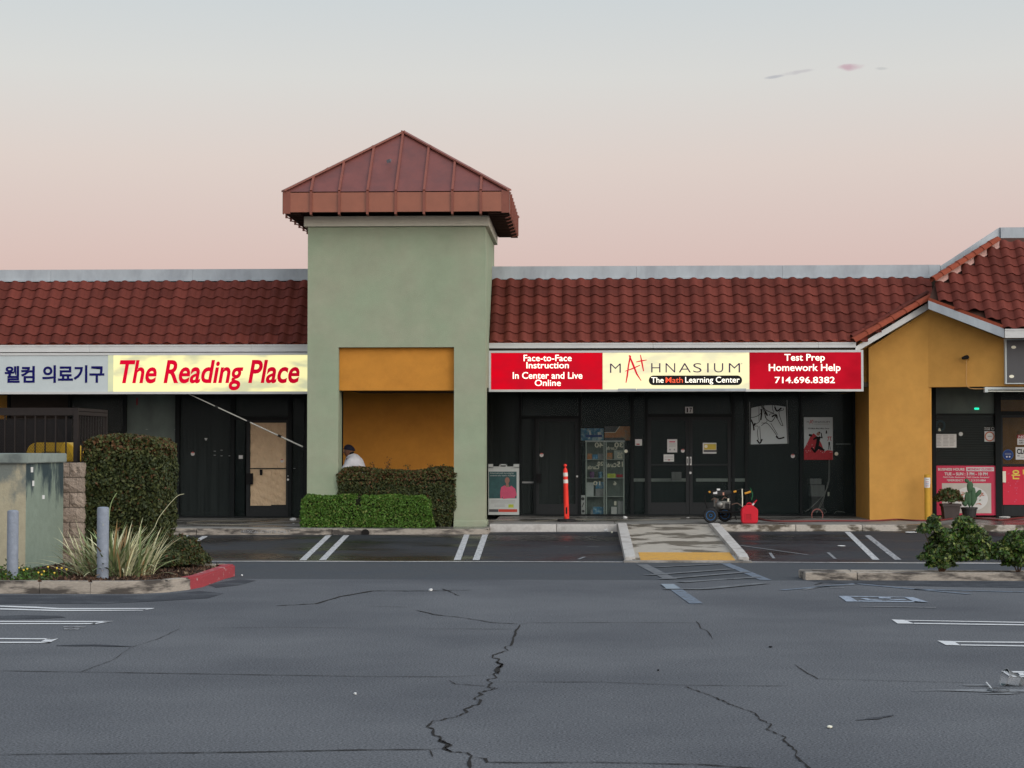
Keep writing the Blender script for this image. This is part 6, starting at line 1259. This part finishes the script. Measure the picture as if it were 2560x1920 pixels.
for dy in (-.20, .18):
    bm = BM(); tube(bm, spline([Wp(1768, 1270, dy), Wp(1762, 1250, dy), Wp(1763, 1236, dy), Wp(1772, 1230, dy), Wp(1790, 1228, dy)], 4), .013, 8); obj('frame_tube', bm, M['black'], t, smooth=True)
    bm = BM(); tube(bm, [Wp(1768, 1271, dy), Wp(1795, 1279, dy), Wp(1845, 1279, dy), Wp(1858, 1277, dy)], .013, 8); obj('frame_tube', bm, M['black'], t, smooth=True)
    bm = BM(); tube(bm, spline([Wp(1826, 1279, dy), Wp(1828, 1250, dy), Wp(1830, 1236, dy), Wp(1838, 1228, dy), Wp(1862, 1224, dy)], 4), .013, 8); obj('handle_tube', bm, M['black'], t, smooth=True)
    bm = BM(); tube(bm, spline([Wp(1811, 1283, dy), Wp(1816, 1292, dy), Wp(1821, 1299, dy), Wp(1828, 1300, dy)], 3), .010, 6); obj('support_leg', bm, M['black'], t, smooth=True)
    bm = BM(); tube(bm, spline([Wp(1832, 1282, dy), Wp(1838, 1291, dy), Wp(1841, 1300, dy)], 3), .012, 6); obj('support_leg', bm, M['black'], t, smooth=True)
for (a, b, dy) in (((1834, 1230), (1841, 1228), -.2), ((1862, 1234), (1877, 1229), -.22), ((1772, 1231), (1776, 1229), -.2)):
    bm = BM(); tube(bm, [Wp(*a, dy), Wp(*b, dy)], .022, 10); obj('orange_grip', bm, M['orangegrip'], t, smooth=True)
bm = BM(); tube(bm, [Wp(1841, 1227, -.2), Wp(1853, 1223, -.2), Wp(1878, 1226, -.2)], .014, 8); obj('handle_bar', bm, M['black'], t, smooth=True)
bm = BM(); a, b = Wp(1780, 1238), Wp(1828, 1226); box(bm, a.x, b.x, YW2-.14, YW2+.14, a.z, b.z, .03); obj('fuel_tank', bm, M['rubber'], t, smooth=True)
bm = BM(); a, b = Wp(1781, 1239), Wp(1805, 1230); box(bm, a.x, b.x, YW2-.19, YW2-.14, a.z, b.z, .015); obj('air_filter', bm, M['rubber'], t, smooth=True)
rect('label_plate', 1783, 1228.5, 1793, 1235, YW2-.192, M['paperw'], t, .003); rect('label_plate', 1792, 1221.5, 1800, 1226, YW2-.10, M['paperw'], t, .02); rect('label_plate', 1806, 1231, 1810.5, 1238, YW2-.142, mat('peach_label', (.5, .25, .18), .5), t, .004)
bm = BM(); a, b = Wp(1789, 1272), Wp(1826, 1252); box(bm, a.x, b.x, YW2-.12, YW2+.12, a.z, b.z, .02); obj('engine_block', bm, M['engine'], t)
for k in range(6): 
    bm = BM(); u = 1784+k*2.0; a, b = Wp(u, 1266), Wp(u+1, 1246); box(bm, a.x, b.x, YW2-.15, YW2+.1, a.z, b.z); obj('cooling_fin', bm, M['engine'], t)
bm = BM(); c = Wp(1799, 1262, -.13); lathe(bm, [(.001, -.06), (.05, -.055), (.075, -.03), (.08, .02)], c, 20, 'y'); obj('starter_cover', bm, M['engine'], t, smooth=True)
bm = BM(); a, b = Wp(1812, 1270), Wp(1822, 1258); box(bm, a.x, b.x, YW2-.15, YW2-.1, a.z, b.z, .01); obj('pump_housing', bm, M['rubber'], t)
bm = BM(); tube(bm, [Wp(1821, 1246, -.14), Wp(1820, 1254, -.14)], .018, 8); obj('pale_cap', bm, M['cream'], t)
for pts in (([(1779, 1250), (1786, 1245), (1791, 1250), (1788, 1258)]), ([(1805, 1250), (1811, 1243), (1817, 1246)]), ([(1828, 1262), (1842, 1258), (1850, 1262), (1856, 1266)])):
    bm = BM(); tube(bm, spline([Wp(u, v, -.15) for u, v in pts], 4), .010, 6); obj('engine_pipe', bm, mat('brown_pipe', (.13, .08, .06), .5) if 'brown_pipe' not in bpy.data.materials else bpy.data.materials['brown_pipe'], t, smooth=True)
bm = BM(); tube(bm, [Wp(1855, 1222, -.24), Wp(1856, 1245, -.24), Wp(1856, 1267, -.24)], .010, 6); obj('spray_wand', bm, M['cream'], t, smooth=True)
bm = BM(); tube(bm, spline([Wp(1876, 1220, .1), Wp(1881, 1235, .1), Wp(1879, 1250, .1)], 4), .006, 5); obj('green_cord', bm, mat('green_cord', (.02, .2, .07), .5), t)
bm = BM(); a, b = Wp(1800, 1281), Wp(1858, 1279); box(bm, a.x, b.x, YW2-.16, YW2+.16, a.z-.01, b.z, .004); obj('base_plate', bm, M['rubber'], t)
bm = BM(); tube(bm, spline([Wp(1846, 1270, -.1), Wp(1850, 1280, -.1), Wp(1856, 1282, -.1), Wp(1864, 1283, -.1)], 4), .014, 6); obj('outlet_hose', bm, M['rubber'], t, smooth=True)
YG = 37.2; t = thing('gas_can', P(1875, 1308, ZR), 'red plastic gas can with a red spout standing on the kerb edge', 'gas can')
o_ = [(1854, 1306), (1853.5, 1276), (1858, 1268), (1868, 1263), (1880, 1262), (1895, 1273), (1895.5, 1276), (1895, 1306), (1892, 1308.5), (1857, 1308.5)]
q = [U(u, v, YG) for u, v in o_]; zmin = min(p.z for p in q)
for p in q: p.z += ZR+.004-zmin
bm = BM(); prism(bm, q, (0, .24, 0)); bmesh.ops.bevel(bm, geom=bm.edges[:], offset=.016, segments=3, affect='EDGES'); obj('can_body', bm, M['canred'], t, smooth=True)
bm = BM()
for a, b, c_, d in ((1862, 1284, 1864, 1301), (1878, 1284, 1880, 1301), (1864, 1299.5, 1878, 1301.5), (1864, 1283.5, 1878, 1285)): rectb(bm, a, b, c_, d, YG+.002, .012)
obj('recess_rim', bm, M['canred'], t); rect('recess', 1864, 1285, 1878, 1299.5, YG+.003, mat('recess_red', (.38, .008, .018), .5), t, .005)
bm = BM(); tube(bm, [U(1881, 1263, YG+.1), U(1885, 1258, YG+.1)], .018, 10); obj('spout_collar', bm, M['paperw'], t, smooth=True); bm = BM(); tube(bm, [U(1885, 1258, YG+.1), U(1892, 1250, YG+.1)], [.015, .011], 10); obj('spout', bm, M['canred'], t, smooth=True)
bm = BM(); tube(bm, spline([U(1866, 1264, YG+.12), U(1869, 1258.5, YG+.12), U(1876, 1258, YG+.12), U(1881, 1263, YG+.12)], 4), .012, 8); obj('can_handle', bm, M['canred'], t, smooth=True)
# ------------------------------------------------------------------ right shop: post, pots, posters
t = thing('yellow_post', P(2319, 1301, ZR), 'yellow pipe post with a white paper label in front of the orange wall', 'post'); c = P(2319, 1301, ZR); zt_ = U(2318, 1186, c.y).z
bm = BM(); lathe(bm, [(.062, ZR), (.062, zt_-.01), (.045, zt_), (.001, zt_+.003)], (c.x, c.y, 0), 20); obj('pipe', bm, M['yellowpost'], t, smooth=True)
bm = BM(); tube(bm, [U(2318, 1194, c.y), U(2318, 1219, c.y)], .0645, 20); obj('paper_label', bm, M['paperw'], t, smooth=True)
for v, mm in ((1198, 'grey'), (1204, 'redprint'), (1209, 'bluesticker'), (1214, 'redprint')): rect('label_print', 2314, v, 2322, v+1.5, c.y-.064, M[mm], t, .002)
YP = YS2-.06; t = thing('window_poster', U(2417, 1288, YP), 'pink business hours poster with a plate of food, behind the potted plants', 'poster')
rect('sheet', 2341, 1164, 2492, 1288, YP, M['pinkposter'], t, .006); Y1 = YP-.008
text('lettering', 'BUSINESS HOURS', 2345, 1170, 2411, 1176.5, Y1, M['paperw'], t, bold=.03); rect('white_bar', 2415.5, 1168, 2485, 1178, YP-.007, M['paperw'], t, .001); text('lettering', 'MONDAY CLOSED', 2419, 1170, 2481, 1176, Y1-.002, M['pinkprint'], t, bold=.025)
text('lettering', 'TUE ~ SUN : 3 PM - 10 PM', 2361, 1181, 2469, 1188.5, Y1, M['paperw'], t, bold=.03); text('lettering', '*NO Public Restroom  *NO Checks Accepted', 2357, 1191, 2473, 1196, Y1, M['paperw'], t, bold=.015, shear=.2); text('lettering', '*EMERGENCY CALL 213-215-8864', 2367, 1198, 2464, 1203.5, Y1, M['paperw'], t, bold=.015)
rect('food_photo', 2355, 1208, 2478, 1283, YP-.007, mat('photo_pale', (.48, .46, .42), .5, .08, 3), t, .001)
bm = BM(); c = U(2427, 1247, Y1); lathe(bm, [(.37, -.002), (.37, 0)], c, 36, 'y'); 
for v in bm.verts: v.co.z = c.z+(v.co.z-c.z)*.72
obj('plate_print', bm, M['paperw'], t)
for i in range(90):
    a = random.uniform(0, 2*math.pi); r_ = random.uniform(0, 33)**1; u, v = 2427+math.cos(a)*r_*1.05, 1244+math.sin(a)*r_*.66; s_ = random.uniform(2, 5); bm = BM(); stroke(bm, [(u-s_, v+random.uniform(-2, 2)), (u, v+random.uniform(-2, 1)), (u+s_, v+random.uniform(-2, 2))], [1.5, 3, 1.5], Y1-.004-.00008*i, .0005)
    obj('food_print', bm, M[random.choice(['foodg', 'foodr', 'foodp', 'foodp', 'foodr'])] if 'foodg' in M else M['orangep'], t) if 'foodg' in M else (M.update(foodg=mat('food_green', (.17, .27, .16), .5), foodr=mat('food_red', (.42, .16, .10), .5), foodp=mat('food_pink', (.5, .33, .28), .5)), obj('food_print', bm, M['foodr'], t))
YP2 = YS2-.075; t = thing('door_poster', U(2540, 1262, YP2), 'red poster with yellow Korean lettering on the lower part of the right door', 'poster')
rect('sheet', 2507, 1167, 2600, 1262, YP2, M['pinkposter2'], t, .006); text('korean_lettering', '온', 2529, 1175, 2550, 1198, YP2-.008, mat('yellow_letters', (.75, .60, .10), .5), t, bold=.03); text('korean_lettering', '면', 2557, 1172, 2578, 1196, YP2-.008, bpy.data.materials['yellow_letters'], t, bold=.03)
for i in range(16):
    u, v = random.choice([(random.uniform(2510, 2526), random.uniform(1170, 1255)), (random.uniform(2524, 2545), random.uniform(1200, 1255))]); disc('dot_print', u, v, random.uniform(1, 1.7), YP2-.007, M['pinkprint'], t, .001)
bm = BM(); rectb(bm, 2506, 1178, 2514, 1206, YP2-.008, .03); obj('push_plate', bm, M['cream'], t)
Y3 = YS2-.02
t = note('menu_sheet', (2339, 1085, 2391, 1119), 'white menu sheet taped to the window with dark blinds', 'menu', Y=Y3)
for k, (a, b) in enumerate(((2341, 2354), (2358, 2372), (2374, 2388))):
    for j in range(8): rect('print_line', a, 1089+j*3.4, b-random.uniform(0, 4), 1090+j*3.4, Y3-.004, M['grey'], t, .001)
sticker(2402, 1085, 5, 'plain round white sticker on the window with dark blinds', 'paperw', False, Y3)
t = note('certificate_sign', (2461, 1078, 2488, 1104), 'white card with an orange ring at the top right of the blinds window', 'sign', Y=Y3); bm = BM(); c = U(2474, 1091, Y3-.004); tube(bm, [c+Vector((.095*math.cos(a), 0, .095*math.sin(a))) for a in np.linspace(0, 2*math.pi, 28)], .013, 4, False); obj('ring_print', bm, mat('ring_orange', (.5, .16, .09), .5), t); rect('print_line', 2469, 1090, 2479, 1092, Y3-.004, M['grey'], t, .001)
t = thing('white_sticker', U(2474, 1075, Y3), 'small white no food sticker above the card with the orange ring', 'sticker'); text('lettering', 'No Food', 2461, 1068, 2475, 1071, Y3, M['paperw'], t, bold=.02); text('lettering', 'or Drink', 2461, 1072, 2475, 1075, Y3, M['paperw'], t, bold=.02); bm = BM(); c = U(2482, 1071.5, Y3); tube(bm, [c+Vector((.03*math.cos(a), 0, .03*math.sin(a))) for a in np.linspace(0, 2*math.pi, 18)], .005, 4, False); obj('symbol', bm, M['paperw'], t)
t = thing('hanging_ornament', U(2350, 1090, YS2+.05), 'round grey-blue wreath ornament hanging inside the blinds window', 'ornament'); bm = BM(); c = U(2351, 1064, YS2+.05); tube(bm, [c+Vector((.09*math.cos(a), 0, .10*math.sin(a))) for a in np.linspace(0, 2*math.pi, 24)], .022, 8, False); obj('ring', bm, mat('wreath', (.05, .08, .10), .6), t, smooth=True); bm = BM(); lathe(bm, [(.001, -.03), (.035, -.02), (.02, .03), (.001, .05)], U(2348.5, 1075, YS2+.02), 10); obj('bell', bm, M['cream'], t)
t = thing('round_sticker', U(2519, 1137, Y3-.05), 'dark blue round sticker on the right door beside the closed sign', 'sticker'); disc('sticker_rim', 2520, 1137, 13, Y3-.045, mat('rim_blue', (.03, .12, .32), .5), t, .003); disc('sticker_face', 2520, 1137, 11.6, Y3-.049, M['bluesticker'], t, .002); [disc('mark', u, 1142, 2, Y3-.053, M['paperw'], t, .001) for u in (2517, 2524)]; [rect('print_line', 2512, v, 2528, v+1, Y3-.053, M['grey'], t, .001) for v in (1133, 1136)]
t = thing('closed_sign', U(2560, 1150, Y3-.05), 'white sign reading CLOSED hanging on the right door', 'sign'); rect('board', 2539, 1118, 2600, 1149, Y3-.045, M['paperw'], t, .005); text('lettering', 'CLOSED', 2542, 1122, 2592, 1135, Y3-.051, M['black'], t, bold=.03); rect('print_line', 2543, 1139, 2549, 1140.5, Y3-.051, M['black'], t, .001); rect('print_line', 2552, 1143, 2590, 1144, Y3-.051, M['grey'], t, .001)
t = thing('notice_sign', U(2565, 1112, Y3-.05), 'white sign with a red NOTICE heading above the closed sign', 'sign'); rect('board', 2543, 1087, 2600, 1112, Y3-.045, M['paperw'], t, .005); rect('red_band', 2543, 1087, 2600, 1096, Y3-.051, M['redprint'], t, .001); text('lettering', 'NOTICE', 2546, 1088.5, 2592, 1095, Y3-.053, M['paperw'], t, bold=.03); text('lettering', 'NO FOOD', 2548, 1099, 2580, 1103, Y3-.051, M['black'], t, bold=.01); text('lettering', 'OR DRINKS', 2547, 1105, 2585, 1109, Y3-.051, M['black'], t, bold=.01)
t = thing('straw_hat', U(2556, 1087, YS2+.3), 'tan lamp shade behind the right door glass', 'lamp'); t.name = 'lamp_shade_pendant'; WL[t.name] = WL['straw_hat']; bm = BM(); c = U(2560, 1086, YS2+.3); lathe(bm, [(.16, 0), (.12, .07), (.05, .10)], c, 20); obj('shade', bm, mat('tan_shade', (.5, .3, .12), .6), t, smooth=True)
# pots
def pot(u, v, wt, wb, h, Y, seg, m='pot'):
    c = U(u, v, Y); c.z = ZR+.002; bm = BM(); k = math.sqrt(2) if seg == 4 else 1
    rings = []
    for r_, z in ((wb, 0), (wt*.93, h*.84), (wt*1.02, h*.84), (wt*1.02, h), (wt*.9, h), (wt*.86, h*.9)):
        rings.append([bm.verts.new(c+Vector((r_*k*math.cos(math.pi/seg*(1 if seg == 4 else 0)+2*math.pi*q/seg), r_*k*math.sin(math.pi/seg*(1 if seg == 4 else 0)+2*math.pi*q/seg), z))) for q in range(seg)])
    for i in range(len(rings)-1):
        for q in range(seg): bm.faces.new((rings[i][q], rings[i][(q+1) % seg], rings[i+1][(q+1) % seg], rings[i+1][q]))
    bm.faces.new(rings[0][::-1]); bm.faces.new(rings[-1]); return c, bm
t = thing('potted_plant', U(2376, 1297, 39.4), 'leafy dark potted plant in a square brown pot, left of the cactus', 'potted plant'); c, bm = pot(2376, 1297, .19, .14, .33, 39.4, 4); obj('pot', bm, M['pot'], t)
rg = np.random.default_rng(51); p, nn = ball(2600, (c.x-.04, c.y, c.z+.42), (.30, .26, .27), rg, .3); leaves('foliage', p, .035, ['leafd2', 'leafr', 'leafd', 'leafb'], [.35, .22, .25, .18], t, 52, nn, kind='stuff')
for k in range(5): bm = BM(); tube(bm, [c+Vector((0, 0, .28)), c+Vector((.1*math.cos(k*1.3), .08*math.sin(k*1.3), .48))], .008, 5); obj('stem', bm, M['bark1'], t)
t = thing('potted_cactus', U(2423, 1290, 39.8), 'prickly pear cactus in a round dark pot, in front of the pink poster', 'potted plant'); c, bm = pot(2423, 1290, .175, .13, .24, 39.8, 18); obj('pot', bm, mat('dark_pot', (.035, .035, .035), .6, .1, 9), t)
def pad(u0, v0, u1, v1, w, dy=0):
    a, b = U(u0, v0, 39.8+dy), U(u1, v1, 39.8+dy); t_ = (b-a).normalized(); bm = BM(); pts = []; rad = []
    s = t_.cross(Vector((0, 1, 0))).normalized(); n = 14; A, B = [], []
    bmesh.ops.create_uvsphere(bm, u_segments=14, v_segments=10, radius=1); l = (b-a).length/2; m_ = (a+b)/2
    for v in bm.verts: x, y, z = v.co; v.co = m_+t_*z*l+s*x*w*(1+.25*z)+Vector((0, 1, 0))*y*.028
    obj('cactus_pad', bm, M['cactus'], t, smooth=True)
for q in ((2424, 1268, 2423, 1228, .062), (2423, 1232, 2426, 1203, .066), (2424, 1207, 2412, 1198, .042), (2415, 1266, 2418, 1230, .045), (2431, 1267, 2434, 1218, .055), (2437, 1245, 2452, 1225, .045), (2414, 1266, 2409, 1252, .05), (2429, 1268, 2441, 1240, .04)): pad(*q, random.uniform(-.03, .03))
# ------------------------------------------------------------------ right island and bushes
xi0 = Gp(2003, 1446).x; t = thing('island_kerb', (8, 24.2, 0), None, None, kind='structure')
for a, b in ((xi0, Gp(2129, 1446).x), (Gp(2130, 1446).x, 7.4), (7.41, 9.4), (9.41, 12)):
    bm = BM(); box(bm, a, b, 24.0, 24.16, -.3, .10, .02); obj('kerb_stone', bm, M['kerbl'], t, smooth=True)
    bm = BM(); box(bm, a, b, 24.62, 24.78, -.3, .085, .02); obj('kerb_stone', bm, M['kerbl'], t, smooth=True)
bm = BM(); box(bm, xi0-.0, xi0+.15, 24.165, 24.615, -.3, .09, .02); obj('kerb_stone', bm, M['kerbl'], t)
bm = BM(); box(bm, xi0+.155, 12, 24.165, 24.615, -.3, .045); obj('island_soil', bm, M['mulch'], kind='structure')
def bush(u, vb, name, label, blobs, n, seed):
    c = U(u, vb, 24.4); tt = thing(name, (c.x, 24.4, .045), label, 'bush'); rg = np.random.default_rng(seed); P_, N_ = [], []
    for (uu, vv, ru, rv, w) in blobs:
        cc_ = U(uu, vv, 24.4); p, nn = ball(int(n*w), (cc_.x, cc_.y, cc_.z), (ru*24.4/FPX, .30, rv*24.4/FPX), rg, .15); p[:, 2] -= 0
        P_.append(p); N_.append(nn)
        bm = BM(); tube(bm, [(c.x, 24.4, .045), (c.x+(cc_.x-c.x)*.25, 24.4, .20), (cc_.x, cc_.y, max(cc_.z, .3))], [.012, .009, .004], 6); obj('stem', bm, M['bark1'], tt)
    leaves('foliage', np.concatenate(P_), .031, ['leafb', 'leafy', 'leafd', 'leafg2'], [.38, .20, .24, .18], tt, seed+1, np.concatenate(N_), 1.7, kind='stuff')
bush(2352, 1425, 'broadleaf_bush', 'glossy green bush with upright shoots on the right kerb island', [(2352, 1412, 34, 22, .08), (2352, 1395, 54, 36, .15), (2402, 1394, 50, 34, .13), (2450, 1392, 40, 30, .09), (2385, 1368, 66, 52, .32), (2440, 1378, 42, 42, .14), (2335, 1320, 16, 38, .055), (2310, 1328, 14, 22, .025), (2410, 1315, 28, 30, .08), (2430, 1345, 40, 35, .1), (2360, 1345, 34, 30, .08)], 13000, 61)
bush(2545, 1425, 'broadleaf_bush', 'dense glossy bush cut off by the right edge of the photo', [(2545, 1410, 40, 22, .12), (2545, 1365, 46, 44, .45), (2500, 1385, 30, 36, .2), (2545, 1395, 50, 30, .2), (2590, 1370, 44, 46, .37)], 7500, 63)
